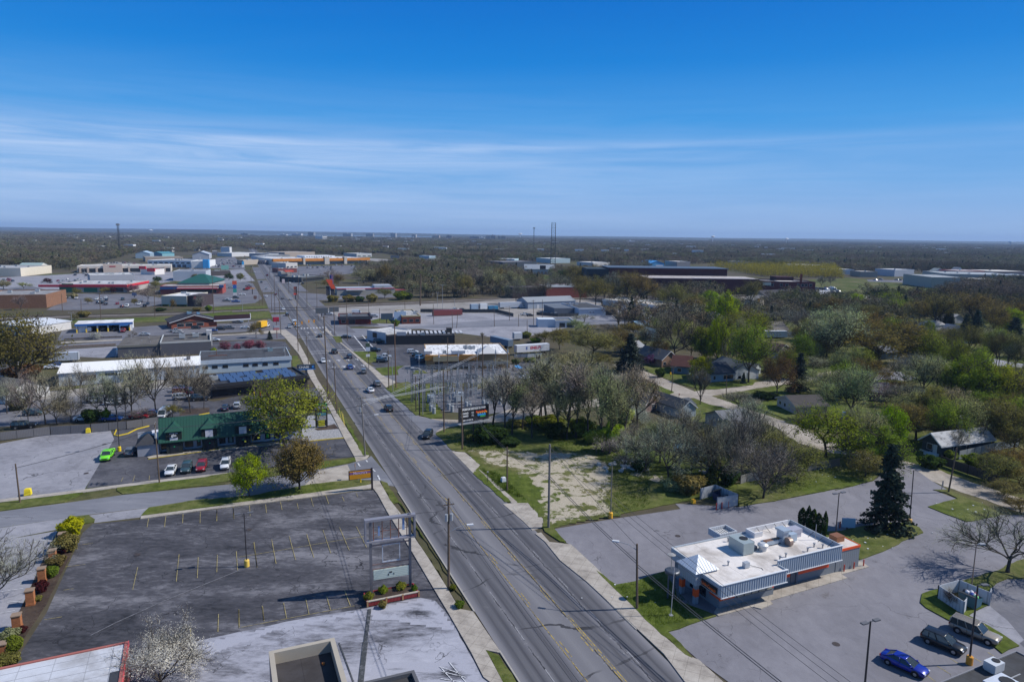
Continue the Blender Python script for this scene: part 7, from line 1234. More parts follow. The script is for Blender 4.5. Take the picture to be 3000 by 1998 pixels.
def pole(key,k,X,Y,Xt,Yt,label=None,ctx='',col=WOOD,r=.14,arms=(),lamp=None,heads=0,base=None,mat='wood_pole',cans=0,armw=2.2,name='utility_pole',cat='utility pole',armaz=None):
 b0=w(k,X,Y);h=min(30,up_h(b0,k,X,Yt));
 tp=w(k,Xt,Yt,h);d=tp-Vector((b0.x,b0.y,h));d.y=0
 if d.length>1.6:d=d.normalized()*1.6
 tip=Vector((d.x,d.y,h));POLE[key]=(b0,tip)
 rt=thing(name,label or f"{ {WOOD:'brown wooden',GW:'grey weathered',STEEL:'pale steel',DK:'dark steel'}.get(col,'thin')} pole {ctx}",cat,(b0.x,b0.y,.06),0,None,True)
 m=MB();m.tube((0,0,-.1),tip,r,r*.72,8);p_=m.build('shaft',mat,rt,col)
 if base:q=MB();q.lathe([(.36,0),(.36,.95),(.30,1.02)],(0,0),12);q.build('base','smooth_paint',rt,base)
 aa=az_vec(SA+pi/2 if armaz is None else radians(armaz))
 for f in arms:
  q=MB();c=tip*f;q.bar(c-aa*armw/2,c+aa*armw/2,.1,.12);ar=q.build('crossarm','wood_pole',rt,col);ins=MB()
  for t_ in(-.95,-.5,.5,.95):e=c+aa*armw/2*t_;ins.tube(e+Vector((0,0,.05)),e+Vector((0,0,.28)),.05,.04,6)
  ins.build('insulators','plain_metal',ar,(.35,.36,.38))
 for i in range(cans):
  q=MB();c=tip*(.8-.0*i)+aa*(.35 if i%2 else-.35)+az_vec(SA)*(.25 if i>1 else-.2);q.tube(c-Vector((0,0,.5)),c+Vector((0,0,.45)),.2,.2,10);q.build('transformer','plain_metal',rt,(.4,.42,.44))
 if lamp:
  az,f,L_=lamp;a=az_vec(radians(az));c=tip*f;e=c+a*L_+Vector((0,0,.9));q=MB();q.path([c,c+a*L_*.4+Vector((0,0,.62)),e],.05,6);q.build('lamp_arm','plain_metal',rt,STEEL);hd=MB();hd.bar(e-a*.1,e+a*.8,.32,.16);hd.build('lamp_head','smooth_paint',rt,(.62,.63,.65))
 for i in range(heads):
  a=az_vec(SA+pi/2+(pi*i if heads==2 else 0)+(0 if heads==2 else .3));e=tip+Vector((0,0,-.05));q=MB();q.bar(e,e+a*.9,.08,.08);q.bar(e+a*.45+Vector((0,0,.03)),e+a*1.25+Vector((0,0,.03)),.42,.14);q.build('lamp_head','smooth_paint',rt,(.30,.31,.33)if col!=DK else(.12,.12,.13))
 return rt
pole('l0','C0',198,918,152,535,'leaning brown wooden pole at the left by the yellow block',col=WOOD,r=.15,arms=(),)
pole('l1','C0',1572,722,1525,130,'tall wooden pole with three cross arms in front of the shops',arms=(.98,.9,.80),cans=2,armw=1.5,armaz=-22)
pole('l2','C1',243,640,235,455,'thin grey metal pole behind the lime tree',col=STEEL,r=.08,mat='plain_metal',name='lamp_post',cat='lamp post')
pole('l3','C0',1178,410,1150,0,'dark lamp pole with yellow base beside the lime green pickup',col=DK,r=.1,base=(.75,.55,.02),mat='plain_metal',heads=2,name='lamp_post',cat='lamp post')
pole('m1','C1',1582,462,1540,-118,'double wooden pole with street lamp on the near left corner',arms=(.99,.86,.74),lamp=(68,.62,2.6),armw=2.4,col=GW,r=.17,cans=1)
pole('m2','B1',1302,1052,1272,548,'dark wooden pole with a cross arm above the narrow verge',arms=(.88,),armw=3.2,r=.15)
pole('m3','B1',1217,905,1172,90,'tallest dark wooden pole beside the sidewalk past the bank',r=.2,arms=(.985,))
pole('m4','B1',921,436,905,-10,ctx='on the left sidewalk north of the bank',r=.17,arms=(.97,));pole('m5','B1',1022,562,1000,288,ctx='beside the bank sign',r=.14,arms=(.93,),armw=1.4);pole('m6','B1',797,602,786,380,'steel pole with gadgets beside the blue banded building',col=STEEL,r=.12,mat='plain_metal',cans=1)
pole('r1','B1',1815,803,1806,430,ctx='with transformers by the restaurant drive',r=.18,arms=(.97,.85),cans=3,armw=2.0);pole('r2','B1',1885,796,1868,150,'tall reddish brown pole by the restaurant drive',col=(.17,.10,.065),r=.19);pole('r3','B1',1856,832,1842,480,'pale steel lamp pole by the restaurant drive',col=STEEL,r=.12,mat='plain_metal')
pole('r4','B1',2081,1032,2078,685,'leftmost dark pole on the substation grass',r=.15);pole('r5','B1',2118,1062,2115,705,'thicker dark pole in the middle of the substation grass',r=.18);pole('r6','B1',2150,1063,2140,612,'pale lamp pole on the substation grass',col=STEEL,r=.1,mat='plain_metal',lamp=(-112,.97,2.2),name='lamp_post',cat='lamp post')
pole('s1','B2',340,1235,332,615,'tall wooden pole before the substation at the gravel apron',arms=(.74,),r=.17,armw=2.2);pole('s2','B2',373,842,375,300,ctx='rising behind the substation steelwork',r=.15);pole('s3','B2',716,962,721,265,'tall dark pole in the middle of the substation',r=.2,arms=(.97,));pole('s4','B2',586,862,580,560,'pale steel pole inside the substation',col=STEEL,r=.16,mat='plain_metal');pole('s5','B2',1299,1086,1312,560,ctx='on the gravel road among the grey trees',r=.16,arms=(.8,))
pole('t1','C2',520,396,512,-130,'wooden pole standing right before the billboard',r=.19);pole('t2','C2',962,803,962,368,'wooden pole on the grass of the vacant lot',r=.16);pole('t3','C2',1370,1168,1383,345,'tall grey pole at the corner of the vacant lot',col=GW,r=.22,arms=());pole('t4','C2',1981,1070,1997,545,'lamp pole with orange base at the edge of the grey lot',col=GW,r=.09,base=(.8,.42,.03),name='lamp_post',cat='lamp post')
pole('u1','D3',1334,957,1334,412,'wooden street lamp pole in front of the restaurant',r=.17,lamp=(-75,.90,2.4),col=WOOD);pole('u2','D2',1758,787,1757,30,'wooden street lamp pole beside the rusty sign frame',r=.18,arms=(.93,),lamp=(75,.62,2.6),cans=2,armw=1.6)
pole('u3','D1',2130,470,2104,12,'twin headed lamp pole with yellow base in the dark parking lot',col=DK,r=.09,base=(.75,.52,.10),heads=2,mat='plain_metal',name='lamp_post',cat='lamp post')
pole('u4','D5',726,1700,788,1010,'dark lamp pole rising from the bottom edge',col=DK,r=.12,heads=2,mat='plain_metal',name='lamp_post',cat='lamp post');pole('u5','D5',1697,1405,1778,675,'dark lamp pole with orange base between the parked cars',col=DK,r=.12,base=(.62,.28,.03),heads=1,mat='plain_metal',name='lamp_post',cat='lamp post')
pole('u6','D5',1718,700,1765,298,'rusty thin pole behind the white dumpster fence',col=(.3,.22,.18),r=.09,heads=1,mat='plain_metal',name='lamp_post',cat='lamp post');pole('u7','C4',492,1312,533,822,'dark twin headed lamp pole beside the blue menu board',col=DK,r=.1,heads=2,mat='plain_metal',name='lamp_post',cat='lamp post');pole('u8','C4',1226,1135,1268,600,'dark lamp pole with orange base beside the spruce',col=DK,r=.1,heads=1,base=(.7,.42,.12),mat='plain_metal',name='lamp_post',cat='lamp post')
pole('v1','C4',1610,818,1692,380,'dark wooden pole on the small grass island',r=.16);pole('v2','B3',325,908,328,733,ctx='at the end of the lawn triangle');pole('v3','B3',563,842,582,580,ctx='on the lawn triangle corner',arms=(.95,));pole('v4','B3',1102,882,1106,665,ctx='at the gravel junction by the blue house')
for i,(k,X,Y,Xt,Yt,a)in enumerate((('A1',1842,822,1830,500,1),('A1',872,882,856,640,0),('A1',1337,862,1330,630,1),('A1',540,806,528,650,0),('A1',700,790,698,700,0),('A1',1505,690,1500,590,0))):pole('a%d'%i,k,X,Y,Xt,Yt,ctx='along the railway left of the road',r=.17,arms=(.96,)if a else(),col=WOOD)
for i,(k,X,Y,Xt,Yt,a)in enumerate((('A2',800,1040,795,612,1),('A2',657,1000,635,608,1),('A2',605,830,598,490,1),('A2',577,800,572,620,0),('A2',500,752,495,620,0),('A2',470,750,466,590,0),('A2',400,560,396,430,0),('A2',560,520,558,420,1),('A2',630,500,627,400,0),('A2',725,650,722,520,0),('A2',808,700,806,450,0),('A2',882,770,876,480,1),('A2',968,800,965,560,0))):pole('b%d'%i,k,X,Y,Xt,Yt,ctx='along the main road beyond the lights',r=.16,arms=(.96,)if a else())
for i,(k,X,Y,Xt,Yt,a)in enumerate((('A2',1037,1058,1030,840,0),('A2',1230,1055,1220,690,1),('A2',1122,1010,1110,765,0),('A2',1118,880,1112,770,0),('A2',1975,912,1970,740,0),('A2',2137,950,2132,800,0),('A2',2172,945,2182,810,0),('A2',1415,832,1412,700,1),('A2',1510,890,1506,775,0),('A2',1727,802,1724,690,0),('B2',836,192,832,10,1),('B2',1076,190,1074,70,0),('B2',1160,262,1158,125,0),('B2',1222,176,1220,-70,1),('B2',984,132,982,-10,0),('B3',145,125,150,-60,0),('A3',1695,825,1692,715,0),('A3',850,860,852,700,0))):pole('c%d'%i,k,X,Y,Xt,Yt,ctx='in the pale yards right of the road',r=.15,arms=(.96,)if a else())
pole('d0','A2',1858,752,1862,478,'pair of thick dark poles beside the railway',r=.5,arms=());
for i,(k,X,Y,Xt,Yt)in enumerate((('A2',2006,772,2006,640),('A2',2050,790,2050,575),('A2',1965,672,1962,520),('A2',2155,755,2152,690),('A1',622,912,612,812),('A1',730,515,727,440),('A1',450,535,446,440),('A1',2092,800,2090,705),('A2',1327,640,1328,555))):pole('e%d'%i,k,X,Y,Xt,Yt,ctx='in the far lots',col=STEEL,r=.13,mat='plain_metal',heads=2 if i<6 else 0,name='lamp_post',cat='lamp post')
def wire(a,b_,label,n=2,sag=.6,gap=.5,fa=.96,fb=.96,r=.028,name='power_line',col=(.06,.06,.065)):
 m=MB()
 A=a if isinstance(a,Vector)else POLE[a][0]+POLE[a][1]*fa;B=b_ if isinstance(b_,Vector)else POLE[b_][0]+POLE[b_][1]*fb
 d=(B-A);d.z=0;d.normalize();nn=Vector((-d.y,d.x,0));L_=(B-A).length
 for i in range(n):
  o=nn*gap*(i-(n-1)/2);pts=[]
  for s_ in range(15):t_=s_/14;p=A.lerp(B,t_)+o;p.z-=sag*L_/40*4*t_*(1-t_);pts.append(p)
  m.path(pts,r,4)
 o=m.build(name,'smooth_paint',None,col);return tag(o,label,'power line','overhead power lines')
wire('m3','m2','power lines between the poles past the bank');wire('m2','m1','power lines above the narrow verge');wire('m1','u2','power lines along the left side of the road');wire('m4','m3','power lines beside the bank sign');wire('u2',S(24.2,20,12.5),'power lines leaving over the bottom edge at left')
wire('t1','t2','power lines from the billboard to the vacant lot',2,.5,.4,.9,.92);wire('t2','t3','power lines across the sandy lot',2,.6,.4,.9,.6);wire('t3','u1','pair of dark cables above the grey lot',2,.5,.35,.62,.72,.045);wire('u1',S(48.5,12,6.2),'pair of dark cables passing the restaurant front',2,.5,.35,.68,1,.045);wire('t3','u1','thin power lines high above the lot',1,.5,.5,.98,.97)
wire('t3','t4','thin cable to the lamp with orange base',1,.3,.3,.9,.95);wire('t3',w('D5',600,1640,7.5),'long thin power lines over the restaurant',3,.5,1.0,.97,1,.024);wire('s3','t1','thin power lines behind the billboard',2,.5,.6);wire('r1','r4','power lines over the grass corner');wire('r2','s2','thin power line to the substation',1)
wire('m1','s1','three bright cables crossing the main road high up',3,.35,.7,.95,.74,.028,col=(.5,.52,.55));wire('m1','s3','two bright cables crossing to the substation',2,.3,.8,.86,.75,.028,col=(.5,.52,.55));wire('l1','l0','cables from the shop pole to the left pole',2,.5,.3,.9,.9);wire('l1','m1','cables along the side street',2,.5,.3,.9,.86);wire('v1','v4','cable between the gravel road poles',1);wire('v3','v4','cable over the gravel junction',1,.6,.3);wire('s5','v2','cable over the grey twin house',1);wire('b0','b1','cable along the far main road',1);wire('c10','c13','cables over the pale lot',2,.5,.6)  # bright crossing cables: sunlight on them is painted in as paler grey
gw=MB();
for X0,Y0,X1,Y1 in((1335,40,1345,110),(1352,50,1372,150),(1366,70,1383,170)):gw.tube(w('C1',X1,Y1),w('C1',X1,Y1)+Vector((-.9,1.5,3.0)),.05,.05,6)
tag(gw.build('guy_wire_guard','smooth_paint',None,(.65,.50,.03)),'yellow guy wire guards slanting over the narrow verge','guy guard')
def frame_at(k,XA,YA,XB,YB):
 a,c=w(k,XA,YA),w(k,XB,YB);d=c-a;return a,d.length,atan2(d.y,d.x)
a,W_,rz=frame_at('D2',1112,850,1437,795);rt=thing('sign_structure','tall rusty empty sign frame with white letter board in the dark lot','sign',(a.x,a.y,.06),rz)
RU=(.17,.165,.18)
for x in(0,W_):m=MB();m.box(x-.16,x+.16,-.16,.16,0,10.4 if x==0 else 11.0);m.build('leg','plain_metal',rt,RU)
m=MB();x0,x1=-.75,W_+.75
for z0,z1 in((7.6,7.82),(10.55,10.85)):m.box(x0,x1,-.35,.35,z0,z1)
m.box(x0,x0+.2,-.35,.35,7.83,10.54);m.box(x1-.2,x1,-.35,.35,7.83,10.54);m.build('top_box','plain_metal',rt,(.30,.29,.32))
m=MB()
for x in(.35,1.5,2.6,3.7,4.8):m.box(x,x+.1,-.08,.08,7.83,10.54)
m.bar((0,0,8.9),(W_,0,9.1),.06,.06);m.bar((.4,0,8.4),(2.4,0,9.6),.05,.05);m.build('rusty_struts','plain_metal',rt,(.28,.13,.09));m=MB();m.box(1.0,1.25,-.05,.05,8.4,9.7);m.box(W_-1.0,W_-.7,-.05,.05,8.8,10.4);m.build('blue_scraps','smooth_paint',rt,(.2,.3,.5))
m=MB();
for q in((1.5,3.9,6.95,7.08),(1.5,3.9,4.55,4.68)):m.box(q[0],q[1],-.08,.08,q[2],q[3])
m.box(1.5,1.62,-.08,.08,4.69,6.94);m.box(3.78,3.9,-.08,.08,4.69,6.94);m.build('middle_frame','plain_metal',rt,(.5,.52,.56));m=MB();m.bar((.17,0,7.1),(W_-.17,0,7.1),.12,.16);m.bar((.17,0,4.4),(W_-.17,0,4.4),.1,.14);m.bar((.17,0,3.75),(W_-.17,0,3.75),.1,.14);m.build('cross_bars','plain_metal',rt,(.25,.17,.15))
m=MB();m.box(.3,W_-.2,-.14,.14,2.3,3.65);lb=m.build('letter_board','smooth_paint',rt,(.55,.62,.55));m=MB();m.box(2.4,2.75,-.17,-.15,3.0,3.2);m.box(2.2,2.35,-.17,-.15,2.65,2.9);m.box(2.95,3.05,-.17,-.15,2.7,2.95);m.build('torn_patches','smooth_paint',lb,(.03,.03,.035))
m=MB()
for i in range(5):m.box(.3,W_-.2,-.155,-.142,2.5+i*.24,2.515+i*.24)
m.build('letter_rails','smooth_paint',lb,(.35,.4,.36))
a,W_,rz=frame_at('D2',1072,942,1515,852);rt=thing('planter_box','red slatted planter box with tan corners under the rusty frame','planter',(a.x,a.y,.06),rz)
m=MB();m.box(.2,W_-.2,.05,.2,0,.62);m.box(.1,.25,.21,2.6,0,.62);m.box(W_-.25,W_-.1,.21,2.6,0,.62);m.box(.2,W_-.2,2.61,2.75,0,.62);m.build('side_board','painted_wall',rt,(.26,.03,.035));m=MB()
for i in range(34):m.box(.3+i*(W_-.6)/34,.42+i*(W_-.6)/34,.0,.049,.06,.56)
m.build('slats','smooth_paint',rt,(.33,.05,.05));m=MB();m.box(.0,W_,-.04,.24,.63,.74);m.build('cap_board','wood_pole',rt,(.42,.38,.32))
for x in(0,W_*.35,W_*.66,W_-.22):m=MB();m.box(x,x+.22,-.06,-.001,0,.8);m.build('corner_post','wood_pole',rt,(.38,.22,.11))
m=MB();m.box(.26,W_-.26,.21,2.6,0,.5);m.build('soil','mulch',rt)
b0=w('C1',1650,792);rt=thing('street_sign_board','orange and purple letter board sign on one dark post','sign',(b0.x,b0.y,.1),pi/2-radians(68))
h=up_h(b0,'C1',1650,578);m=MB();m.box(-.16,.16,-.16,.16,0,h);m.build('post','smooth_paint',rt,(.03,.02,.025));z0,z1=up_h(b0,'C1',1650,672),up_h(b0,'C1',1650,585);m=MB();m.box(-4.3,-.17,-.14,.14,z0,z1);fr=m.build('board_frame','smooth_paint',rt,(.06,.03,.025));zm=z0+(z1-z0)*.58
m=MB();m.box(-4.15,-.3,-.17,-.145,z0+.12,zm-.03);m.build('letter_panel','smooth_paint',fr,(.72,.33,.01));m=MB();m.box(-4.15,-.3,-.17,-.145,zm,z1-.3);pn=m.build('name_panel','smooth_paint',fr,(.22,.10,.22));m=MB();m.box(-4.15,-.3,-.17,-.145,z1-.27,z1-.1);m.build('top_strip','smooth_paint',fr,(.72,.33,.01))
for i in range(4):m=MB();zz=z0+.3+i*(zm-z0-.4)/4;m.box(-4.1,-.35,-.18,-.171,zz,zz+.03);m.build('letter_rail','smooth_paint',fr,(.4,.15,.02))
text('lettering',"Mancino's",pn,(-2.2,-.19,(zm+z1-.3)/2),.72,(.62,.45,.6),bold=.012,sx=.9)
b0=w('C1',1535,720);m=MB();m.lathe([(.17,0),(.17,.1),(.12,.12),(.12,.6),(.16,.62),(.15,.72),(.05,.85)],(0,0),12);m.tube((-.22,0,.45),(.22,0,.45),.07,.07,8);o=m.build('fire_hydrant','smooth_paint',None,(.72,.50,.03));o.location=(b0.x,b0.y,.15);tag(o,'yellow fire hydrant on the grass corner below the orange sign','fire hydrant')
b0=w('C1',1485,690);m=MB();m.tube((0,0,0),(0,0,3.2),.05,.05,6);m.box(-.03,.03,-.3,.3,2.5,3.2);o=m.build('road_sign','smooth_paint',None,(.22,.15,.12));o.location=(b0.x,b0.y,.12);tag(o,'thin brown road sign post seen edge on at the corner','road sign')
a,W_,rz=frame_at('C1',1092,178,1212,172);rt=thing('shop_sign','black shop pylon sign with green top panel and small letter boards','sign',(a.x,a.y,.1),pi/2-radians(70))
H_=up_h(a,'C1',1100,-50);m=MB();m.box(0,.35,-.3,.3,0,H_-1);m.box(W_-.35,W_,-.3,.3,0,H_-1);m.build('post','smooth_paint',rt,(.02,.02,.022))
zs=[0,.34,.42,.56,.70,.80,.90,1]
for nm,z0,z1,c in(('base_board',.06,.30,(.03,.03,.03)),('shape_panel',.31,.50,(.35,.35,.36)),('photo_panel',.51,.64,(.06,.22,.28)),('glo_panel',.65,.79,(.025,.025,.028)),('white_panel',.80,.89,(.5,.52,.55)),('green_panel',.90,1.0,(.03,.50,.12))):
 m=MB();e=.35 if z0>.6 else-.0;m.box(.36-e,W_-.36+e,-.36,.36,z0*H_,z1*H_-.04);p_=m.build(nm,'smooth_paint',rt,c)
 zc=(z0+z1)/2*H_
 if nm=='glo_panel':text('lettering','glo',p_,(W_*.72,-.39,zc),.75,(.35,.8,.05),bold=.02)
 if nm=='green_panel':text('lettering','cCK',p_,(W_*.55,-.39,zc),.7,(.75,.85,.8),bold=.02)
 if nm=='base_board':
  for i in range(4):m=MB();m.box(.7,W_-.7,-.39,-.37,zc-.8+i*.42,zc-.55+i*.42);m.build('yellow_text_row','smooth_paint',p_,(.65,.62,.03))
a=w('B1',1003,705);rt=thing('bank_sign','dark blue bank sign on a post with white letters','sign',(a.x,a.y,.1),pi/2-radians(70));H_=up_h(a,'B1',1003,568);z0=up_h(a,'B1',1003,618);m=MB();m.box(-.35,.35,-.25,.25,0,z0-.02);m.build('post','smooth_paint',rt,(.05,.06,.08));m=MB();m.box(-2.9,2.9,-.3,.3,z0,H_);p_=m.build('sign_board','smooth_paint',rt,(.045,.06,.085));text('lettering','CHASE',p_,(-.75,-.33,(z0+H_)/2),1.05,(.75,.77,.8),bold=.02);m=MB();m.box(-2.9,2.9,-.32,-.305,z0,z0+.35);m.build('blue_stripe','smooth_paint',p_,(.03,.18,.5))
m=MB();m.lathe([(.4,0),(.4,.05)],(0,0),8);lg=m.build('emblem','smooth_paint',p_,(.04,.25,.65));lg.location=(2.1,-.31,(z0+H_)/2+.1);lg.rotation_euler=(pi/2,0,0)
a=w('C2',632,320);rt=thing('billboard','black roadside billboard listing prices with a rainbow emblem','billboard',(a.x,a.y,.1),pi/2-radians(58));z0=up_h(a,'C2',632,112);z1=up_h(a,'B2',632,975);wb2=7.9
for x in(-2.6,.1,2.7):m=MB();m.tube((x,.35,0),(x,.35,z1-.3),.16,.14,8);m.build('post','plain_metal',rt,(.06,.05,.05))
m=MB();m.box(-wb2/2,wb2/2,-.1,.2,z0,z1);p_=m.build('panel','smooth_paint',rt,(.02,.02,.024));m=MB();m.box(-wb2/2-.3,wb2/2+.3,-1.0,.3,z0-.35,z0-.2);m.build('catwalk','plain_metal',rt,(.3,.31,.33))
text('lettering','PREMIUM INDOOR FLOWER',p_,(0,-.13,z1-.65),.62,(.75,.76,.78),bold=.012,sx=.78,mat='screen_paint');m=MB();m.box(-3.5,2.9,-.125,-.102,z1-.28,z1-.22);m.build('rule','smooth_paint',p_,(.4,.42,.5))
for t_,x,z in(('1/8 OUNCE',-2.5,1.55),('1/2 OUNCE',-2.5,2.2),('$11',-.35,1.55),('$75',-.35,2.2)):text('lettering',t_,p_,(x,-.13,z1-z),.55,(.75,.76,.78),bold=.012,sx=.7,mat='screen_paint')
text('lettering','2300 160 WEST PL',p_,(-1.6,-.13,z1-3.2),.42,(.72,.73,.76),bold=.01,sx=.8,mat='screen_paint')
for c,q in(((.65,.06,.03),(.5,3.3,1.35,1.75)),((.7,.28,.03),(.8,3.5,1.6,1.85)),((.03,.25,.6),(.9,3.1,2.0,2.5)),((.08,.45,.1),(1.6,3.0,2.55,2.8))):
 m=MB();n=18;x0,x1,za,zb=q;top_=[(x0+(x1-x0)*i/n,-.12-.002*c[0],z1-za+.12*sin(i*1.3))for i in range(n+1)];bot=[(x0+(x1-x0)*i/n,-.12-.002*c[0],z1-zb+.12*sin(i*1.7+1))for i in range(n+1)]
 for i in range(n):m.face([bot[i],bot[i+1],top_[i+1],top_[i]])
 m.build('emblem','screen_paint',p_,c)
def simple_sign(label,k,X,Yb,boards,col=(.06,.05,.05),pr=.12,az=68,thick=.3):
 a=w(k,X,Yb);rt=thing('pole_sign',label,'sign',(a.x,a.y,.1),pi/2-radians(az));hmax=0
 s_=CR[k][2]/FPX*(a.y*cos(PITCH)+CH*sin(PITCH))
 for x0,x1,ya,yb,c in boards:
  zb,zt=up_h(a,k,X,yb),up_h(a,k,X,ya);hmax=max(hmax,zt);m=MB();m.box((x0-X)*s_,(x1-X)*s_,-thick/2,thick/2,zb,zt-.02);m.build('sign_board','smooth_paint',rt,c)
 m=MB();m.tube((0,thick/2+pr,0),(0,thick/2+pr,hmax*.97),pr,pr,8);m.build('post','smooth_paint',rt,col);return rt
simple_sign('red pylon sign with green price strip by the crossroads','B1',712,312,((680,738,100,145,(.45,.02,.05)),(712,735,125,143,(.02,.35,.08)),(680,737,183,205,(.4,.42,.46)),(680,737,205,228,(.5,.2,.2))),col=(.2,.03,.03))
simple_sign('green and blue stacked restaurant sign by the road','B1',1618,612,((1590,1632,355,395,(.05,.08,.05)),(1592,1632,396,435,(.45,.5,.6)),(1592,1630,466,490,(.6,.6,.62))),pr=.1)
simple_sign('tall multi panel sign with red orange top in the left lot','A1',2028,684,((2010,2046,540,572,(.62,.10,.05)),(2014,2043,574,606,(.03,.12,.4)),(2014,2043,608,640,(.03,.3,.25)),(2014,2043,642,664,(.6,.6,.6))),pr=.3)
simple_sign('red and brown pylon sign by the orange blade restaurant','A2',783,700,((770,798,590,610,(.25,.06,.04)),(770,798,612,645,(.2,.12,.1)),(768,800,646,660,(.72,.06,.03))),pr=.3)
simple_sign('low red store sign on the grass by the road','A1',2178,655,((2120,2160,598,612,(.4,.03,.03)),(2162,2198,600,610,(.6,.3,.1)),),pr=.3);simple_sign('small wooden sign on the grass island by the road','A1',2200,700,((2188,2214,668,695,(.16,.09,.07)),),pr=.3);simple_sign('white sign with red frame by the vanishing road','A2',678,560,((667,690,525,565,(.6,.5,.5)),),pr=.2);simple_sign('bright blue and white pylon on the left of the far road','A2',332,430,((324,340,372,400,(.05,.4,.75)),(322,342,400,425,(.7,.7,.7))),pr=.4);simple_sign('green topped sign above the low dark shops','A1',1942,470,((1912,1972,405,442,(.2,.42,.36)),),pr=.3)
simple_sign('orange diamond roadwork sign on the far street','A3',1597,860,((1590,1604,826,842,(.8,.15,.03)),),pr=.08);simple_sign('white motel style sign board near storage row','A3',1762,868,((1750,1775,800,835,(.35,.4,.42)),),pr=.15);simple_sign('dark pylon sign on the lot left of the spreading pear','A1',1160,680,((1142,1178,640,668,(.05,.08,.16)),),pr=.3)
simple_sign('dark billboard on the grass right of the brick corner shop','A2',1570,905,((1520,1622,820,872,(.04,.07,.10)),),pr=.25);simple_sign('pale blue billboard leaning against the brown brick shop','A2',1685,905,((1633,1736,806,884,(.28,.38,.52)),),pr=.25);simple_sign('back of a dark panelled billboard beside the railway, left one','A2',1010,850,((958,1062,772,822,(.10,.11,.12)),),pr=.25);simple_sign('back of a dark panelled billboard beside the railway, right one','A2',1115,845,((1075,1156,765,808,(.11,.12,.13)),),pr=.25);simple_sign('dark billboard in the far lots before the woods','A2',1640,370,((1602,1680,322,345,(.05,.07,.1)),),pr=.4)
simple_sign('white and red pylon near the brown cottage','B3',500,470,((490,512,396,435,(.5,.1,.12)),),pr=.08);simple_sign('brown triangle yield sign at the gravel junction','B3',637,906,((629,645,855,868,(.25,.1,.08)),),pr=.05,thick=.06);simple_sign('yellow diamond warning sign on the gravel lane','B3',553,700,((545,562,643,666,(.75,.40,.02)),),pr=.05,thick=.06)
simple_sign('pale blue menu board at the drive through lane','C4',615,1195,((556,680,1076,1162,(.20,.36,.50)),),pr=.12,az=95)
simple_sign('small red post beside the menu board','C4',538,1178,((532,543,1105,1170,(.5,.06,.03)),),pr=.04,thick=.1);simple_sign('low street sign on the vacant lot verge','C2',770,720,((762,778,610,622,(.4,.4,.42)),),pr=.05,thick=.06);simple_sign('grey sign panel edge on at the lot exit','C4',1548,790,((1540,1556,705,770,(.2,.2,.22)),),pr=.05,thick=.1)
a=w('D4',220,1030);rt=thing('sign_stand','dark round sign platform on two legs beside the restaurant','sign stand',(a.x,a.y,.1),0);z0=up_h(a,'D4',240,770)
for x in(-.45,.35):m=MB();m.tube((x,0,0),(x,0,z0),.12,.12,10);m.build('leg','plain_metal',rt,(.10,.11,.14))
m=MB();m.lathe([(.2,z0-.25),(1.0,z0),(1.0,z0+.3),(.85,z0+.42)],(0,0),20);m.build('platform','plain_metal',rt,(.07,.08,.10));m=MB();m.box(-1.0,1.0,-.7,.7,0,.08);m.build('base_plate','smooth_paint',rt,(.12,.26,.42));m=MB();m.tube((-.1,.3,z0+.3),(-.1,.3,z0+2.3),.05,.05,8);m.lathe([(.45,z0+2.3),(.55,z0+2.36),(.55,z0+2.42),(.2,z0+2.48)],(-.1,.3),14);m.build('top_rod','plain_metal',rt,(.4,.38,.35))
a=w('D4',220,1195);h=up_h(a,'D4',255,735);m=MB();m.tube((0,0,0),(.15,.1,h),.06,.045,8);m.lathe([(.3,0),(.3,.1)],(0,0),8);o=m.build('flag_pole','plain_metal',None,(.5,.5,.52));o.location=(a.x,a.y,.12);tag(o,'thin bare metal flag pole on the restaurant front lawn','flag pole')
A,B=POLE['b1'][0]+Vector((0,0,8.5)),w('B1',1150,210)+Vector((0,0,8.5));pl=pole('tp','B1',1120,135,1115,50,'signal pole with orange gadgets at the crossroads',r=.16);wire(A,B,'signal span wire over the crossroads',1,.5,.3,r=.03,name='span_wire')
for i,(X,Y)in enumerate(((893,162),(957,155),(1025,141),(1077,139))):
 p=G(*P('B1',X,Y),6.2);rt=thing('traffic_light',('first','second','third','fourth')[i]+' orange traffic light from the left on the span wire','traffic light',(p.x,p.y,0),pi/2-radians(-22));m=MB();m.box(-.35,.35,-.3,.3,5.6,6.9);bd=m.build('housing','smooth_paint',rt,(.75,.30,.02))
 m=MB();m.box(-.3,.3,-.33,-.305,5.7,6.8);m.build('lens_plate','smooth_paint',bd,(.04,.03,.02));m=MB();m.tube((0,0,6.9),(0,0,8.0),.04,.04,6);m.build('hanger','plain_metal',rt,(.2,.2,.2))
a=w('A2',1082,665);h=up_h(a,'A2',1082,465);rt=thing('flag_pole','tall white flag pole flying a striped flag by the railway','flag pole',(a.x,a.y,.1));m=MB();m.tube((0,0,0),(0,0,h),.18,.1,8);m.build('shaft','smooth_paint',rt,(.6,.6,.62));m=MB();n=13
for i in range(n):m.face([(.1,0,h-9+i*.55),(2.6,.3,h-9.3+i*.55),(2.6,.3,h-8.75+i*.55),(.1,0,h-8.45+i*.55)],i%2)
f=m.build('flag',['flagred','flagwhite']if False else 'smooth_paint',rt,(.5,.25,.32));m=MB();m.box(.05,1.2,-.02,.3,h-5,h-2.1);m.build('canton','smooth_paint',f,(.04,.06,.25))
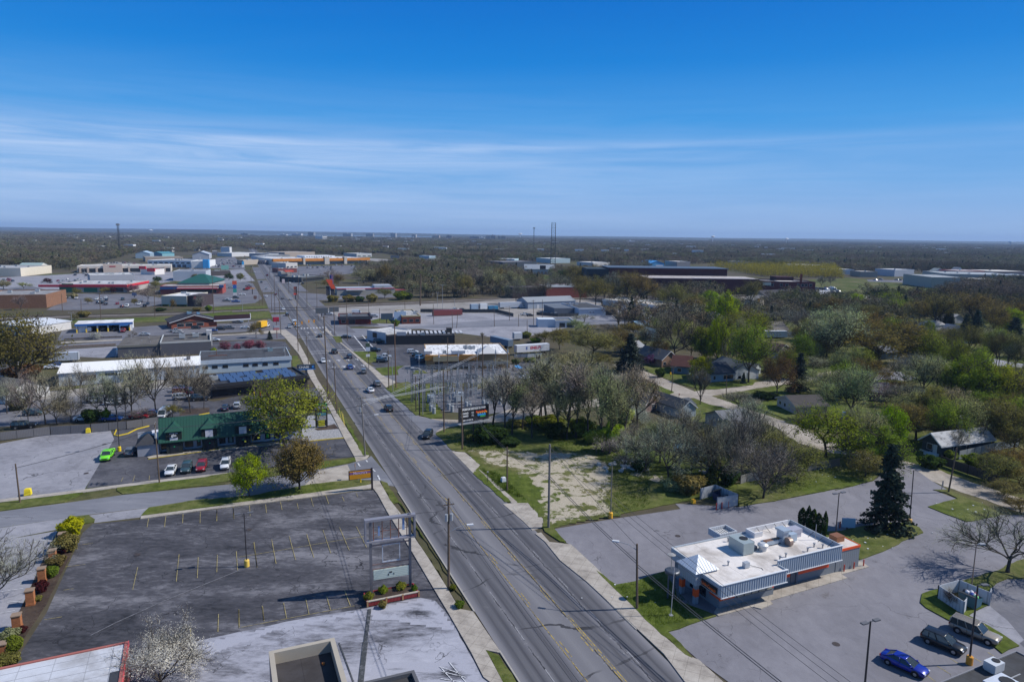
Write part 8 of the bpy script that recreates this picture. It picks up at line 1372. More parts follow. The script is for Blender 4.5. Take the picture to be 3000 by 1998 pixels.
for i,(X,Yb,Yt)in enumerate(((540,262,180),(458,425,325),(368,598,480),(268,798,668),(152,1005,882),(28,1250,1128))):
 p=w('D1',X,Yb);h=up_h(p,'D1',X,Yt);rt=thing('brick_pillar',('first','second','third','fourth','fifth','sixth')[i]+' orange brick pillar counted from the yellow shrub','pillar',(p.x,p.y,.05),pi/2-radians(66),'brick pillars in the planting bed')
 m=MB();m.box(-.45,.45,-.45,.45,0,h-.12);m.build('shaft','brick',rt,(.42,.17,.075));m=MB();m.box(-.52,.52,-.52,.52,h-.12,h);m.build('cap','painted_wall',rt,(.26,.19,.14));m=MB();m.box(-.5,.5,-.5,.5,0,.25);m.build('plinth','brick',rt,(.38,.15,.065))
def fence(name,label,pts,h,col,mat='ribbed_metal',th=.06,post=2.4,pcol=None):
 rt=thing(name,label,'fence',(pts[0].x,pts[0].y,.05));m=MB();q=MB();o=pts[0]
 for a,b_ in zip(pts,pts[1:]):
  a2,b2=a-o,b_-o;m.bar(Vector((a2.x,a2.y,h/2+.05)),Vector((b2.x,b2.y,h/2+.05)),th,h-.1);n=max(1,int((b2-a2).length/post))
  for i in range(n+1):c=a2.lerp(b2,i/n);q.box(c.x-.06,c.x+.06,c.y-.06,c.y+.06,0,h+.06)
 m.build('boards',mat,rt,col);q.build('posts','wood_pole',rt,pcol or scaled(col,.7));return rt
fence('board_fence','long weathered grey board fence behind the pale lot',[w('C0',-600,345),w('C0',0,310),w('C0',500,250),w('C0',900,225),w('C0',1250,195),w('C0',1560,150)],2.0,(.16,.155,.16),post=3)
fence('dumpster_fence','white board enclosure around the overflowing dumpster',[w('D5',1640,955),w('D5',1405,800),w('D5',1595,745),w('D5',1880,865)],1.9,(.52,.54,.57));fence('fence_gate','open white gate leaf left of the dumpster',[w('D5',1638,950),w('D5',1662,920)],1.9,(.56,.58,.6));fence('fence_gate','open white gate leaf right of the dumpster',[w('D5',1882,862),w('D5',1886,830)],1.9,(.56,.58,.6))
fence('dumpster_fence','pale grey board enclosure at the grey lot by the thicket',[w('C3',845,890),w('C3',990,850),w('C3',1215,950),w('C3',1008,985)],2.2,(.40,.43,.46))
fence('board_fence','grey board fence under the thicket trees',[w('C3',1240,740),w('C3',1300,720),w('C3',1450,700)],1.8,(.24,.235,.225));fence('board_fence','short slatted wooden fence on the bright lawn',[w('C3',1900,615),w('C3',2000,600),w('C3',2215,560)],1.8,(.155,.15,.145))
fence('board_fence','long grey fence running past the dark green house',[w('C4',1710,495),w('C4',1860,460),w('C4',2060,410),w('C4',2300,370)],2.0,(.27,.29,.3));fence('board_fence','dark board fence along the gravel road',[w('C4',1530,545),w('C4',1800,640),w('C4',2100,740)],2.0,(.06,.05,.05));fence('guard_rail','pale guard rail behind the buffet car stalls',[w('B2',1030,500),w('B2',1160,498),w('B2',1305,488)],1.4,(.36,.4,.44),'smooth_paint');fence('chain_fence','dark slatted fence around the pale industrial lot',[w('A2',1860,812),w('A3',460,815),w('A3',600,850)],2.2,(.06,.06,.065));fence('post_wall','low stone post wall along the cross street',[w('B0',600,405),w('B0',800,395),w('B0',1140,378)],.8,(.24,.19,.16),'brick',.3,4)
fence('chain_fence','low rail fence edging the car wash lot',[w('B0',640,325),w('B0',900,312),w('B0',1200,300)],.7,(.12,.10,.09),'smooth_paint',.1,2);fence('board_fence','dark fence before the workshop yard',[w('A3',800,835),w('A3',980,850),w('A3',1160,845)],2.0,(.05,.055,.06))
hg=blob
tree('shrub','B4',2280,830,755,420,'dark',label='long dark clipped hedge at the far right lawn')
def dumpster(label,k,X,Y,az,col,trash=True):
 p=w(k,X,Y);rt=thing('dumpster',label,'dumpster',(p.x,p.y,.1),pi/2-radians(az));m=MB();m.idx([(-1.0,-.8,.15),(1.0,-.8,.15),(1.0,.8,.15),(-1.0,.8,.15),(-1.1,-.95,1.35),(1.1,-.95,1.35),(1.1,.95,1.7),(-1.1,.95,1.7)],[(3,2,1,0),(0,1,5,4),(1,2,6,5),(2,3,7,6),(3,0,4,7)]);m.build('bin','smooth_paint',rt,col);m=MB();m.box(-1.15,1.15,.6,1.05,1.72,1.8);m.build('lid','smooth_paint',rt,(.03,.035,.04));m=MB();m.box(-.5,.4,-.99,-.965,.7,1.1);m.build('label_plate','smooth_paint',rt,(.55,.6,.65))
 if trash:
  R=random.Random(3)
  for c in((.6,.6,.62),(.05,.1,.4),(.6,.6,.65),(.1,.45,.15),(.5,.05,.1),(.03,.03,.04),(.65,.65,.68)):
   x,y=R.uniform(-.8,.8),R.uniform(-.6,.4);m=MB();m.lathe([(.1,1.3),(.32,1.45),(.28,1.75),(.08,1.9)],(x,y),7);m.build('bag','smooth_paint',rt,c)
dumpster('blue green dumpster overflowing with bags in the white enclosure','D5',1700,865,-30,(.04,.12,.17));dumpster('dark blue dumpster inside the grey board enclosure','C3',1040,900,60,(.02,.035,.09),False)
for X,Yb,k,c in((1003,990,'C3','a'),(1058,980,'C3','b'),(1120,965,'C3','c')):
 p=w(k,X,Yb);m=MB();m.lathe([(.09,0),(.09,1.15),(.05,1.22)],(0,0),10);o=m.build('bollard','smooth_paint',None,(.55,.05,.03));o.location=(p.x,p.y,.08);tag(o,'red steel bollard at the grey board dumpster enclosure','bollard','red bollards by the dumpster enclosure',None,True)
for k,X,Y,s_,c,lb in(('C0',278,842,1.1,(.78,.62,.03),'yellow concrete block beside the leaning pole'),('C0',872,228,1.0,(.78,.60,.03),'yellow concrete block against the long grey fence'),('C3',778,925,.7,(.78,.42,.03),'orange drum beside the dark olive shrub'),('C2',925,715,.9,(.66,.67,.7),'white utility box on the vacant lot grass')):
 p=w(k,X,Y);m=MB();m.idx([(-s_/2,-s_/2,0),(s_/2,-s_/2,0),(s_/2,s_/2,0),(-s_/2,s_/2,0),(-s_*.42,-s_*.42,s_),(s_*.42,-s_*.42,s_),(s_*.42,s_*.42,s_),(-s_*.42,s_*.42,s_)],[(3,2,1,0),(4,5,6,7),(0,1,5,4),(1,2,6,5),(2,3,7,6),(3,0,4,7)]);m.box(-s_*.25,s_*.25,-s_*.25,s_*.25,s_+.001,s_*1.08);o=m.build('block','painted_wall',None,c);o.location=(p.x,p.y,.1);o.rotation_euler=(0,0,.4);tag(o,lb,'block')
kb2=MB();q=[w('C0',1150,195,.1),w('C0',1125,250,.1),w('C0',1160,257,.1),w('C0',1260,235,.1),w('C0',1350,190,.1),w('C0',1470,160,.1)]
for a,b_ in zip(q,q[1:]):kb2.bar(a,b_,.2,.25)
q=[w('C1',1040,309,.1),w('C1',1200,292,.1),w('C1',1372,277,.1)]
for a,b_ in zip(q,q[1:]):kb2.bar(a,b_,.18,.2)
q=[w('B0',1960,1062,.1),w('B0',2064,1042,.1)];kb2.bar(q[0],q[1],.2,.25)
q=[w('C0',1460,485,.12),w('C0',1900,425,.12),w('C0',2355,362,.12),w('C1',600,345,.12)]
for a,b_ in zip(q,q[1:]):kb2.bar(a,b_,.12,.1)
struct(kb2.build('kerb','smooth_paint',None,(.62,.46,.03)),'yellow painted kerbs around the shop lot','kerb')
tp=MB();a=w('C3',690,400);tp.idx([(r_*cos(t_),r_*sin(t_)*.8,1.0+.2*sin(3*t_))for r_,t_ in[(2.6+.3*sin(5*i),i*2*pi/14)for i in range(14)]]+[(0,0,1.5)],[(i,(i+1)%14,14)for i in range(14)]);tp.lathe([(2.4,0),(2.4,.9)],(0,0),14);o=tp.build('pool_cover','smooth_paint',None,(.03,.26,.55));o.location=(a.x,a.y,.1);tag(o,'bright blue covered pool behind the grey thicket','pool')
sl_=MB();sl_.bar((0,0,.2),(1.2,1.0,1.6),.5,.1);sl_.box(1.0,1.8,.8,1.6,0,2.0);o=sl_.build('play_slide','smooth_paint',None,(.02,.12,.5));a=w('C4',550,110);o.location=(a.x,a.y,.1);tag(o,'blue plastic play slide on the shaded lawn','slide')
R=random.Random(11);m=MB();
rb2=[('B3',100,860,6),('C3',1000,640,5),('C3',60,570,7),('C3',1560,470,5),('B2',2200,240,9),('B2',2000,190,8)]
for j,(k,X,Y,sp)in enumerate(rb2):
 p=w(k,X,Y);m=MB()
 for i in range(26):x,y=R.gauss(0,sp*.3),R.gauss(0,sp*.3);s_=R.uniform(.15,.6);m.box(x-s_,x+s_,y-s_*.6,y+s_*.6,0,R.uniform(.1,.6),0,Matrix.Rotation(R.uniform(0,3),4,'Z'))
 o=m.build('debris_pile','painted_wall',None,(.50,.49,.47));o.location=(p.x,p.y,.1);tag(o,('pale rubble beside the white frame on the lawn','junk heap behind the grey board fence','scattered white litter under the grey thicket','pale junk in the yard by the vase shaped tree','pale rubble heap in the debris yard by the blue shed','second rubble heap nearer the far street')[j],'rubble',None,'stuff')
R=random.Random(4);m=MB()
for i in range(60):
 k,X,Y=R.choice((('C2',1500,450),('C2',900,400),('C4',500,600),('C4',1850,950),('D5',900,280),('D3',1400,850),('C3',1900,720)));p=w(k,X+R.gauss(0,250),Y+R.gauss(0,60));s_=R.uniform(.05,.14);m.box(p.x-s_,p.x+s_,p.y-s_,p.y+s_,.15,.15+s_)
tag(m.build('litter','smooth_paint',None,(.6,.6,.6)),'tiny scraps of pale litter scattered on the grass','litter',None,'stuff')
a=w('B2',620,960);rt=thing('electric_substation','grey electric substation of steel gantries, insulators and transformers','substation',(a.x,a.y,.1),pi/2-radians(64));SG=(.17,.185,.21)
def lattice(m,x,y,h,s_=.5):
 for sx,sy in((-1,-1),(1,-1),(1,1),(-1,1)):m.bar((x+sx*s_/2,y+sy*s_/2,0),(x+sx*s_/2,y+sy*s_/2,h),.08,.08)
 n=int(h/1.0)
 for i in range(n):
  z=i*h/n;z2=(i+1)*h/n
  m.bar((x-s_/2,y-s_/2,z),(x+s_/2,y-s_/2,z2),.05,.05);m.bar((x+s_/2,y-s_/2,z2),(x+s_/2,y+s_/2,z),.05,.05);m.bar((x-s_/2,y+s_/2,z),(x+s_/2,y+s_/2,z2),.05,.05)
R=random.Random(8);cols_=[]
for gx in(-15,-9,-3,3,9,15):
 for gy in(-2,9,19):
  if(gx,gy)in((15,-2),(-15,19)):continue
  h=9.5 if gy==9 else 8;cols_.append((gx,gy,h));m=MB();lattice(m,gx,gy,h);m.build('gantry_column','plain_metal',rt,SG)
for gy,z in((-2,7.8),(9,9.3),(9,6.2),(19,7.8)):
 m=MB()
 for o_ in(-.25,.25):m.bar((-15,gy+o_,z),(15,gy+o_,z),.08,.08);m.bar((-15,gy+o_,z+.5),(15,gy+o_,z+.5),.08,.08)
 for i in range(40):x=-15+i*.75;m.bar((x,gy-.25,z),(x+.75,gy-.25,z+.5),.04,.04);m.bar((x,gy+.25,z+.5),(x+.75,gy+.25,z),.04,.04)
 m.build('gantry_beam','plain_metal',rt,SG)
m=MB()
for x in(-13,-11,-7,-5,-1,1,5,7,11,13):
 m.bar((x,-2,7.9),(x,19,7.9),.05,.05)
 for gy in(-2,3,9,14,19):m.lathe([(.1,6.3),(.18,6.5),(.1,6.7),(.18,6.9),(.1,7.1),(.18,7.3),(.08,7.6)],(x,gy+.5),6)
m.build('insulator_strings','smooth_paint',rt,(.34,.36,.39))
for i in range(12):
 x,y=-13.5+(i%6)*5.2,-5.5+(i//6)*2.5;m=MB();m.lathe([(.5,0),(.5,1.6),(.4,1.75)],(x,y),10)
 for q in(-.3,0,.3):m.lathe([(.08,1.75),(.14,2.0),(.08,2.2),(.14,2.4),(.05,2.6)],(x+q,y),6)
 m.build('transformer','smooth_paint',rt,(.30,.33,.37))
m=MB()
for i in range(90):x,y,h=R.uniform(-15,15),R.uniform(-3,19),R.uniform(2.2,4.6);m.box(x-.07,x+.07,y-.07,y+.07,0,h);m.lathe([(.16,h),(.24,h+.25),(.14,h+.5),(.22,h+.75),(.1,h+1.0)],(x,y),6);m.bar((x-1,y,h*.8),(x+1,y,h*.8),.12,.12)
m.build('switch_gear','smooth_paint',rt,(.30,.32,.35));m=MB()
for x,y,sx,sy,h in((-4,4,3,2,2.6),(7,5,3.4,2.2,3),(-11,6,2,1.6,2.2),(12,12,3,2.5,2.8)):m.box(x,x+sx,y,y+sy,0,h);m.box(x+.4,x+sx-.4,y-.5,y-.01,.3,h*.8)
m.build('switch_cabinet','smooth_paint',rt,(.33,.37,.42));m=MB()
for x in(-13,-7,-1,5,11,15):m.tube((x,8.5,0),(x,8.5,14.5),.09,.04,6);m.lathe([(.3,12.6),(.02,14.2)],(x,8.5),6)
m.build('lightning_mast','plain_metal',rt,(.36,.38,.42))
def mast(name,label,k,X,Y,Ytop,bw,tw,ant=True,seg=14):
 p=w(k,X,Y);h=0;lo,hi=0,400;py=P(k,X,Ytop)[1]
 for _ in range(40):
  mm=(lo+hi)/2
  if to_px(p.x,p.y,mm)[1]>py:lo=mm
  else:hi=mm
 h=lo;rt=thing(name,label,'tower',(p.x,p.y,0));m=MB()
 for i in range(seg):
  z0,z1=h*i/seg,h*(i+1)/seg;a0,a1=(bw+(tw-bw)*i/seg)/2,(bw+(tw-bw)*(i+1)/seg)/2;c0=[(-a0,-a0,z0),(a0,-a0,z0),(a0,a0,z0),(-a0,a0,z0)];c1=[(-a1,-a1,z1),(a1,-a1,z1),(a1,a1,z1),(-a1,a1,z1)];r_=max(.3,h*.004)
  for j in range(4):m.bar(c0[j],c1[j],r_,r_);m.bar(c0[j],c1[(j+1)%4],r_*.6,r_*.6);m.bar(c1[j],c1[(j+1)%4],r_*.6,r_*.6)
 m.build('lattice','plain_metal',rt,(.05,.055,.065))
 if ant:
  m=MB()
  for i in range(9):a=i*2*pi/9;m.box(tw*1.2*cos(a)-.4,tw*1.2*cos(a)+.4,tw*1.2*sin(a)-.4,tw*1.2*sin(a)+.4,h-3.5,h-.5)
  m.bar((-tw*1.3,0,h-2.5),(tw*1.3,0,h-2.5),.3,.3);m.build('antenna_ring','plain_metal',rt,(.3,.31,.33))
 return h
mast('cell_tower','lattice cell tower with antennas above the left wood','A1',1035,318,45,3.0,2.2);mast('lattice_mast','wide red grey lattice mast standing against the sky','A3',940,440,38,7,5.2,False,18);mast('cell_mast','slim cell mast with antenna head left of the lattice mast','A3',775,305,78,2.6,1.8)
for i,(k,X,Y,c)in enumerate((('A1',1300,104,(.6,.62,.66)),('A3',660,135,(.68,.68,.7)),('A3',2322,158,(.68,.68,.7)),('A4',535,157,(.72,.72,.74)),('A4',2252,182,(.12,.3,.5)))):
 D_=7500 if i in(0,1)else 5200;dx,dy,dz=ray(*P(k,X,Y));t_=D_/dy;p=Vector((dx*t_,D_,0));hz=CH+dz*t_;s_=D_/FPX*3.2
 rt=thing('water_tower',('white water tower low on the left horizon','white water tower left of the slim cell mast','white water tower above the factory horizon','broad white water tower on the right horizon','blue water tower at the far right horizon')[i],'water tower',(p.x,p.y,0));m=MB();m.lathe([(s_*.25,0),(s_*.2,hz-s_*.8),(s_*1.5,hz-s_*.4),(s_*1.9,hz),(s_*1.4,hz+s_*.5),(s_*.3,hz+s_*.75)],(0,0),16);m.build('tank','smooth_paint',rt,c)
def at_dist(k,X,D_):dx,dy,dz=ray(*P(k,X,150));t_=D_/dy;return Vector((dx*t_,D_,0))
for i,(k,X0,X1,Yb,Yt,D_,c)in enumerate((('A2',890,938,155,122,6000,(.2,.22,.24)),('A2',1190,1262,152,128,6200,(.3,.31,.32)),('A2',1600,1645,155,124,6400,(.33,.34,.35)),('A2',1390,1450,155,130,6600,(.2,.2,.2)),('A2',1785,1820,160,136,6400,(.4,.38,.35)),('A2',1965,2022,162,140,5600,(.42,.34,.28)),('A2',2082,2130,162,140,5600,(.12,.1,.1)),('A2',2290,2355,158,142,5800,(.2,.22,.25)),('A3',225,305,160,142,5400,(.16,.17,.2)),('A3',310,352,162,150,5400,(.62,.62,.62)),('A3',362,402,165,136,5200,(.42,.33,.26)),('A3',405,448,165,132,5200,(.34,.27,.22)),('A3',465,490,165,138,5200,(.36,.29,.24)),('A3',495,536,166,139,5200,(.40,.31,.25)),('A2',310,370,150,135,6000,(.1,.12,.12)),('A2',645,700,150,140,6500,(.4,.42,.45)),('A2',750,830,155,138,6300,(.5,.5,.52)),('A3',1590,1650,188,180,4300,(.6,.6,.6)))):
 a,c2=at_dist(k,X0,D_),at_dist(k,X1,D_);s_=D_/FPX*CR[k][2];h=max(14,(Yb-Yt)*s_+10);b=MB();b.box(0,(c2-a).length,0,60,0,h);b.box((c2-a).length*.3,(c2-a).length*.5,10,30,h,h+6)
 r=thing('town_block',f"{'brown' if c[0]>c[2]+.05 else 'pale' if c[0]>.35 else 'dark'} town block on the horizon",'building',(a.x,a.y,0),0,'town blocks on the horizon',True);b.build('wall','painted_wall',r,c);q=MB()
 for f_ in range(int(h/8)):q.box(2,(c2-a).length-2,-.4,-.05,4+f_*8,7+f_*8)
 q.build('window_bands','window_glass',r)
wt=MB();wt.face([(-5200,8000,1.0),(-300,8600,1.0),(-300,9700,1.0),(-5200,9400,1.0)]);g_mat('water',lambda t:t.bsdf((.05,.12,.22),.12,0,.5));struct(wt.build('lake','water'),'thin strip of blue lake on the horizon','lake')
wh_=MB();R=random.Random(9)
for i in range(330):
 D_=R.uniform(1500,4500)if i<150 else R.uniform(3000,8200);a=R.uniform(-.62,.62)if i<150 else R.uniform(-.62,.25);x=D_*math.tan(a);wh_.box(x,x+R.uniform(8,34),D_,D_+12,0,R.uniform(8,15))
tag(wh_.build('far_roofs','smooth_paint',None,(.62,.63,.65)),'countless pale specks of far roofs among the trees','roofs',None,'stuff')
hl_=MB();n=120
def hill(z0,D_,amp,base,seed,nm):
 R=random.Random(seed);ph=[R.uniform(0,6)for _ in range(5)];m=MB();top=[]
 for i in range(n+1):
  x=-13000+26000*i/n;f=x/13000;top.append((x,base+amp*(.5*sin(3*f+ph[0])+.3*sin(8*f+ph[1])+.2*sin(19*f+ph[2]))+max(0,-f)*amp*1.2))
 for i in range(n):
  (x0,z0_),(x1,z1_)=top[i],top[i+1];m.face([(x0,D_-900,0),(x1,D_-900,0),(x1,D_,max(z1_,1)),(x0,D_,max(z0_,1))]);m.face([(x0,D_,max(z0_,1)),(x1,D_,max(z1_,1)),(x1,D_+700,0),(x0,D_+700,0)])
 struct(m.build('hill','forest_floor'),nm,'hill')
g_mat('forest_floor',lambda t:t.bsdf(t.mix(t.noise(t.coords(),.004,5,.7),(.03,.034,.018),(.075,.07,.04)),.95,0,.1))
hill(0,11000,14,26,3,'low wooded ridge on the horizon');hill(0,13500,18,40,5,'farthest blue ridge on the horizon')
def mk_forest():
 src=bpy.data.collections.new('forest_kinds')
 t=NT('forest_foliage');oi=t.n('ShaderNodeObjectInfo');ge=t.n('ShaderNodeNewGeometry');n0=t.noise(ge.outputs['Position'],.006,4,.6);n1=t.noise(ge.outputs['Position'],.35,3)
 k=t.math('ADD',t.math('MULTIPLY',oi.outputs['Random'],.62),t.math('MULTIPLY_ADD',n0,1.5,-.55))
 c=t.ramp(k,[(.0,(.20,.17,.14)),(.2,(.16,.125,.095)),(.36,(.19,.15,.095)),(.5,(.15,.14,.08)),(.64,(.20,.19,.14)),(.78,(.16,.175,.07)),(.9,(.13,.145,.05)),(.97,(.03,.045,.028))])
 c=t.mix(1.0,c,t.math('MULTIPLY',t.math('MULTIPLY_ADD',n1,1.0,.45),t.ramp(t.noise(ge.outputs['Position'],.0035,5,.65),[(.36,.55),(.5,.9),(.64,1.25)])),'MULTIPLY');d=t.n('ShaderNodeBsdfDiffuse');t.set(d.inputs[0],c);t.set(t.out.inputs[0],d.outputs[0]);MAT['forest_foliage']=t.m
 for sd in range(5):
  R=np.random.default_rng(sd+5);nb=9;cb=R.normal(size=(nb,3))*np.array([2.7,2.7,1.5])+np.array([0,0,6.4]);nq=520;i=R.integers(0,nb,nq);d=R.normal(size=(nq,3));d/=np.linalg.norm(d,axis=1)[:,None];cen=cb[i]+d*R.uniform(.6,1.9,nq)[:,None]
  tr=MB();tr.tube((0,0,0),(0,0,5),.22,.15,4,caps=False);
  for q in cb[:4]:tr.tube((0,0,3),tuple(q),.12,.05,3,caps=False)
  tv=np.array([[tr.v[j]for j in f]for f in tr.f]).reshape(-1,3)
  sn=260;j=R.integers(0,nb,sn);ds=R.normal(size=(sn,3))+np.array([0,0,.5]);ds/=np.linalg.norm(ds,axis=1)[:,None]
  me=raw_mesh('forest_tree',[(quads('q',cen,.42,0,R,.2,ctr=(0,0,4.0),out=.8),0),(slivers(cb[j]+ds*.8,ds,R.uniform(.8,2.0,sn),.035,R),0),((tv,4),1)],['forest_foliage','bark'])
  o=bpy.data.objects.new('forest_tree',me);src.objects.link(o)
 t2=NT('forest_needle');d2=t2.n('ShaderNodeBsdfDiffuse');t2.set(d2.inputs[0],t2.mix(t2.noise(t2.coords(),1.2,3),(.012,.022,.015),(.04,.06,.04)));t2.set(t2.out.inputs[0],d2.outputs[0]);MAT['forest_needle']=t2.m
 for sd in range(2):
  R=np.random.default_rng(sd+50);n_=260;z=R.uniform(0,1,n_)**1.3;a=R.uniform(0,6.28,n_);r_=(1-z)*2.1*R.uniform(.5,1,n_)**.5+.1;cen=np.stack([r_*np.cos(a),r_*np.sin(a),z*9.5+.8],1);o=bpy.data.objects.new('forest_conifer',raw_mesh('forest_conifer',[(quads('q',cen,.7,0,R,.2),0)],['forest_needle']));src.objects.link(o)
 polys=[[P(k,x,y)for x,y in pts]for k,pts in(('A1',((-1200,60),(2040,150),(2035,255),(1870,275),(1640,290),(1300,296),(1170,300),(1010,345),(900,374),(760,402),(640,448),(440,440),(300,415),(-1200,420))),('A2',((270,150),(2355,190),(2355,400),(1900,345),(1720,330),(1480,300),(1420,310),(1200,318),(950,304),(700,292),(430,275),(300,255))),('A2',((1300,440),(1480,440),(1700,400),(2355,420),(2355,680),(1760,700),(1640,600),(1330,520))),('A3',((-100,150),(2400,205),(2400,330),(1900,360),(1600,390),(1280,395),(1100,370),(920,375),(620,370),(460,370),(200,400),(0,390))),('A3',((0,420),(480,400),(640,470),(680,540),(860,560),(760,660),(400,690),(0,690))),('A3',((950,480),(1260,480),(1640,500),(1820,540),(2000,560),(2355,600),(2355,800),(2000,780),(1850,720),(1380,720),(1240,690),(1240,600),(900,580))),('A4',((-50,170),(2900,215),(2900,460),(2300,440),(1900,420),(1650,425),(1350,405),(1100,435),(1000,410),(830,385),(600,375),(300,360),(-50,345))),('A4',((1900,530),(2100,508),(2355,500),(2900,500),(2900,820),(2355,800),(1700,820),(1550,700),(1640,640))),('A3',((1440,400),(1770,400),(1770,428),(1640,445),(1440,432))),('A3',((1905,362),(2355,335),(2355,385),(2130,400),(1925,420))),('B4',((850,-80),(2900,-40),(2900,150),(1900,110),(1300,60),(850,60))),('B3',((1040,330),(1240,120),(1700,-60),(2355,-60),(2355,60),(1750,140),(1400,280))),('A3',((1440,820),(2355,900),(2355,1000),(1900,1000),(1500,960))),('A4',((720,720),(1250,700),(1550,720),(1500,860),(1000,800),(740,800))))]
 def inpoly(px,py,q):
  c=np.zeros(len(px),bool);j=len(q)-1
  for i in range(len(q)):
   (xi,yi),(xj,yj)=q[i],q[j]
   if yi!=yj:c^=((yi>py)!=(yj>py))&(px<(xj-xi)*(py-yi)/(yj-yi)+xi)
   j=i
  return c
 P_,Sc,Id,Rz=[],[],[],[];R=np.random.default_rng(12)
 for d0,d1,sp,sc in((250,900,9.0,1.15),(900,1800,11,1.25),(1800,3500,16,1.7),(3500,6500,26,2.3),(6500,10800,42,3.2)):
  n_=int((d1**2-d0**2)*1.7/2/sp**2);a=R.uniform(-.85,.85,n_);r_=np.sqrt(R.uniform(d0**2,d1**2,n_));x,y=r_*np.sin(a),r_*np.cos(a)
  dz=-CH;f=y*cos(PITCH)-dz*sin(PITCH);u=y*sin(PITCH)+dz*cos(PITCH);A_=x/f;B_=u/f;px=1500+(A_*cos(ROLL)+B_*sin(ROLL))*FPX;py=999-(-A_*sin(ROLL)+B_*cos(ROLL))*FPX
  ok=np.zeros(n_,bool)
  for q in polys:ok|=inpoly(px,py,q)
  v=x*cos(SA)-y*sin(SA);u2=x*sin(SA)+y*cos(SA);ok&=~((u2<1900)&(np.abs(v-(35+np.maximum(0,u2-235)*.0075))<22));ok&=(px>-500)&(px<3500)
  ok&=~((y>7900)&(y<9500)&(x<-200)&(x>-5200))
  x,y=x[ok],y[ok];m_=len(x);P_.append(np.stack([x,y,np.zeros(m_)],1));s_=sc*R.uniform(.8,1.3,m_);Sc.append(np.stack([s_*(1.15 if sc>1.2 else 1),s_*(1.15 if sc>1.2 else 1),s_*(1/sc**.75)],1));Id.append(np.where(R.random(m_)<.05,R.integers(0,2,m_),R.integers(2,7,m_)));Rz.append(R.uniform(0,6.28,m_))
 P_=np.concatenate(P_);Sc=np.concatenate(Sc);Id=np.concatenate(Id);Rz=np.concatenate(Rz);print('forest',len(P_))
 me=bpy.data.meshes.new('forest');me.vertices.add(len(P_));me.vertices.foreach_set('co',P_.astype(np.float32).ravel())
 for nm,ty,dat,key in(('iscale','FLOAT_VECTOR',Sc,'vector'),('irot','FLOAT_VECTOR',np.stack([Rz*0,Rz*0,Rz],1),'vector'),('iid','INT',Id,'value')):
  at=me.attributes.new(nm,ty,'POINT');at.data.foreach_set(key,np.ascontiguousarray(dat).astype(np.float32 if ty!='INT' else np.int32).ravel())
 o=obj('forest',me);tag(o,'grey brown budding woods stretching to the horizon','woods',None,'stuff')
 g=bpy.data.node_groups.new('scatter','GeometryNodeTree');g.interface.new_socket('Geometry',in_out='INPUT',socket_type='NodeSocketGeometry');g.interface.new_socket('Geometry',in_out='OUTPUT',socket_type='NodeSocketGeometry')
 N=g.nodes.new;gi,go=N('NodeGroupInput'),N('NodeGroupOutput');ip=N('GeometryNodeInstanceOnPoints');ci=N('GeometryNodeCollectionInfo');ci.inputs['Collection'].default_value=src;ci.inputs['Separate Children'].default_value=True;ci.inputs['Reset Children'].default_value=True
 def attr(nm,dt):a=N('GeometryNodeInputNamedAttribute');a.data_type=dt;a.inputs['Name'].default_value=nm;return a.outputs['Attribute']
 l=g.links.new;l(gi.outputs[0],ip.inputs['Points']);l(ci.outputs[0],ip.inputs['Instance']);ip.inputs['Pick Instance'].default_value=True;l(attr('iid','INT'),ip.inputs['Instance Index']);l(attr('irot','FLOAT_VECTOR'),ip.inputs['Rotation']);l(attr('iscale','FLOAT_VECTOR'),ip.inputs['Scale']);l(ip.outputs[0],go.inputs[0])
 md=o.modifiers.new('scatter','NODES');md.node_group=g
mk_forest()
def willow():
 R=np.random.default_rng(4);vs=[];n_=2200;qa=[w('A4',*p)for p in((-80,375),(380,450),(975,462),(900,395))];a=R.random((n_,2));cs=[];sl0=[]
 q=[np.array(p)for p in qa];base=(q[0][None]*(1-a[:,:1])+q[1][None]*a[:,:1])*(1-a[:,1:])+(q[3][None]*(1-a[:,:1])+q[2][None]*a[:,:1])*a[:,1:]
 cen=np.repeat(base,26,0)+R.normal(size=(n_*26,3))*np.array([1.6,1.6,0]);cen[:,2]=R.uniform(.1,1,n_*26)*np.repeat(R.uniform(7,14,n_),26)
 me=raw_mesh('willow_grove',[(quads('q',cen,1.1,0,R,0,aspect=.4),0),(slivers(base,np.tile([[0,0,1.0]],(n_,1)),R.uniform(9,13,n_),.12,R),1)],['leaf','bark']);o=obj('willow_grove',me,None,(.24,.20,.022));tag(o,'dense yellow grove of slim saplings beside the brick factory','grove',None,'stuff')
willow()
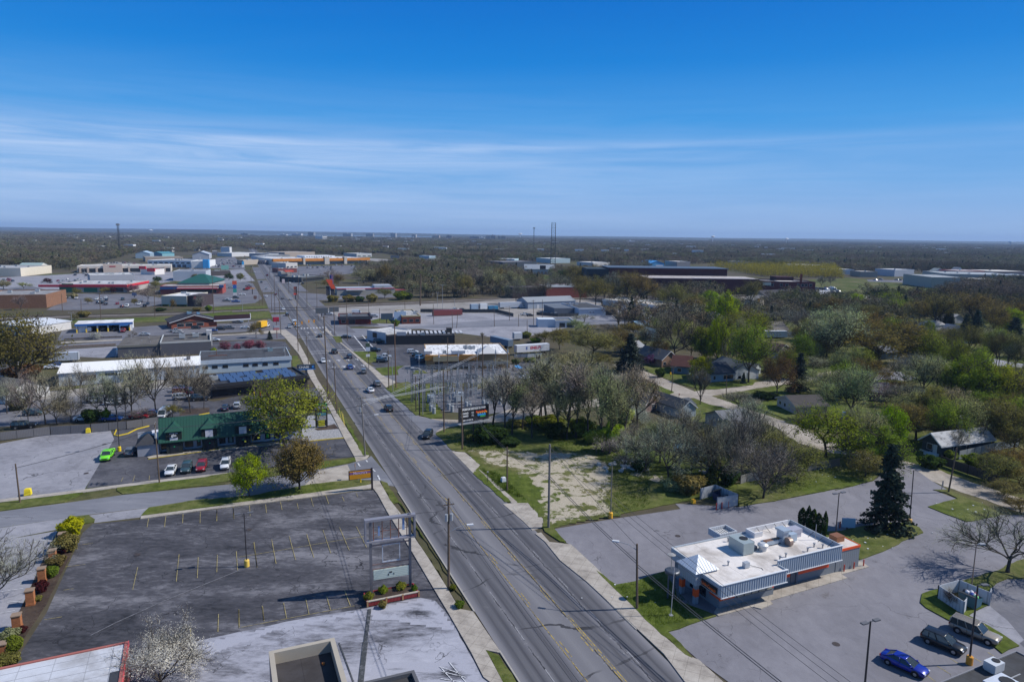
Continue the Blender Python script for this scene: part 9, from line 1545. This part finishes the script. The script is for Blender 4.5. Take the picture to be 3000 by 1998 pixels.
def tufts():
 R=np.random.default_rng(6);P_=[]
 for k,pts,n_ in(('C2',((300,260),(560,420),(1000,430),(1000,160)),900),('C2',((1300,180),(1400,420),(2000,440),(2000,200)),900),('C2',((700,590),(900,800),(1150,900),(900,640)),500),('C2',((1950,600),(1800,1080),(2355,960),(2355,620)),800),('D3',((1160,780),(1480,1110),(1880,1040),(1560,670)),700),('C4',((0,640),(0,840),(860,680),(700,560)),500)):
  q=[np.array(w(k,*p))for p in pts];a=R.random((n_,2));P_.append((q[0]*(1-a[:,:1])+q[1]*a[:,:1])*(1-a[:,1:])+(q[3]*(1-a[:,:1])+q[2]*a[:,:1])*a[:,1:])
 b=np.concatenate(P_);b=np.repeat(b,7,0)+R.normal(size=(len(b)*7,3))*np.array([.18,.18,0]);b[:,2]=.12;d=R.normal(size=(len(b),3))*.45+np.array([0,0,1.0]);d/=np.linalg.norm(d,axis=1)[:,None]
 o=obj('grass_tufts',raw_mesh('grass_tufts',[(slivers(b,d,R.uniform(.15,.45,len(b)),.03,R),0)],['leaf']),None,(.085,.13,.02));tag(o,'short grass and weed tufts on the lawns','grass',None,'stuff')
tufts()
hb=MB();hb.box(-14200,14200,-320,16200,-1,150);t=NT('haze_air');pv=t.n('ShaderNodeVolumePrincipled');pv.inputs['Color'].default_value=(.46,.66,1.0,1);pv.inputs['Density'].default_value=6.5e-5;pv.inputs['Anisotropy'].default_value=.1;t.t.links.new(pv.outputs[0],t.out.inputs['Volume']);MAT['haze_air']=t.m
ho=hb.build('haze','haze_air');tag(ho,'thin blue haze filling the air over the town','haze',None,'stuff')
ORD=['leftmost','second from left','third from left','fourth from left','fifth from left','sixth from left','seventh from left','eighth from left','ninth from left','tenth from left','eleventh from left','twelfth from left']
from collections import defaultdict
by=defaultdict(list)
for o in THINGS:by[' '.join(o['label'].split())].append(o)
for lab,os_ in by.items():
 if len(os_)==1:os_[0]['label']=lab;continue
 os_.sort(key=lambda o:to_px(*o.location[:2])[0]);n=len(os_)
 for i,o in enumerate(os_):
  if n==2:q=('left','right')[i]+' one of two'
  elif i==n-1:q='rightmost'
  elif i<12:q=ORD[i]
  else:q=ORD[0].replace('leftmost','number %d from left'%(i+1))
  o['label']=lab+', '+q
  if 'group' not in o:o['group']=lab+' group' if False else os_[0]['category']+'s: '+lab
bpy.context.view_layer.update();dg=bpy.context.evaluated_depsgraph_get()
for o in[q for q in SC.objects if q.type=='FONT']:
 me=bpy.data.meshes.new_from_object(o.evaluated_get(dg));n=obj('lettering',me,o.parent,tuple(o.color)[:3]);n.location=o.location;n.rotation_euler=o.rotation_euler;n.scale=o.scale;bpy.data.objects.remove(o)
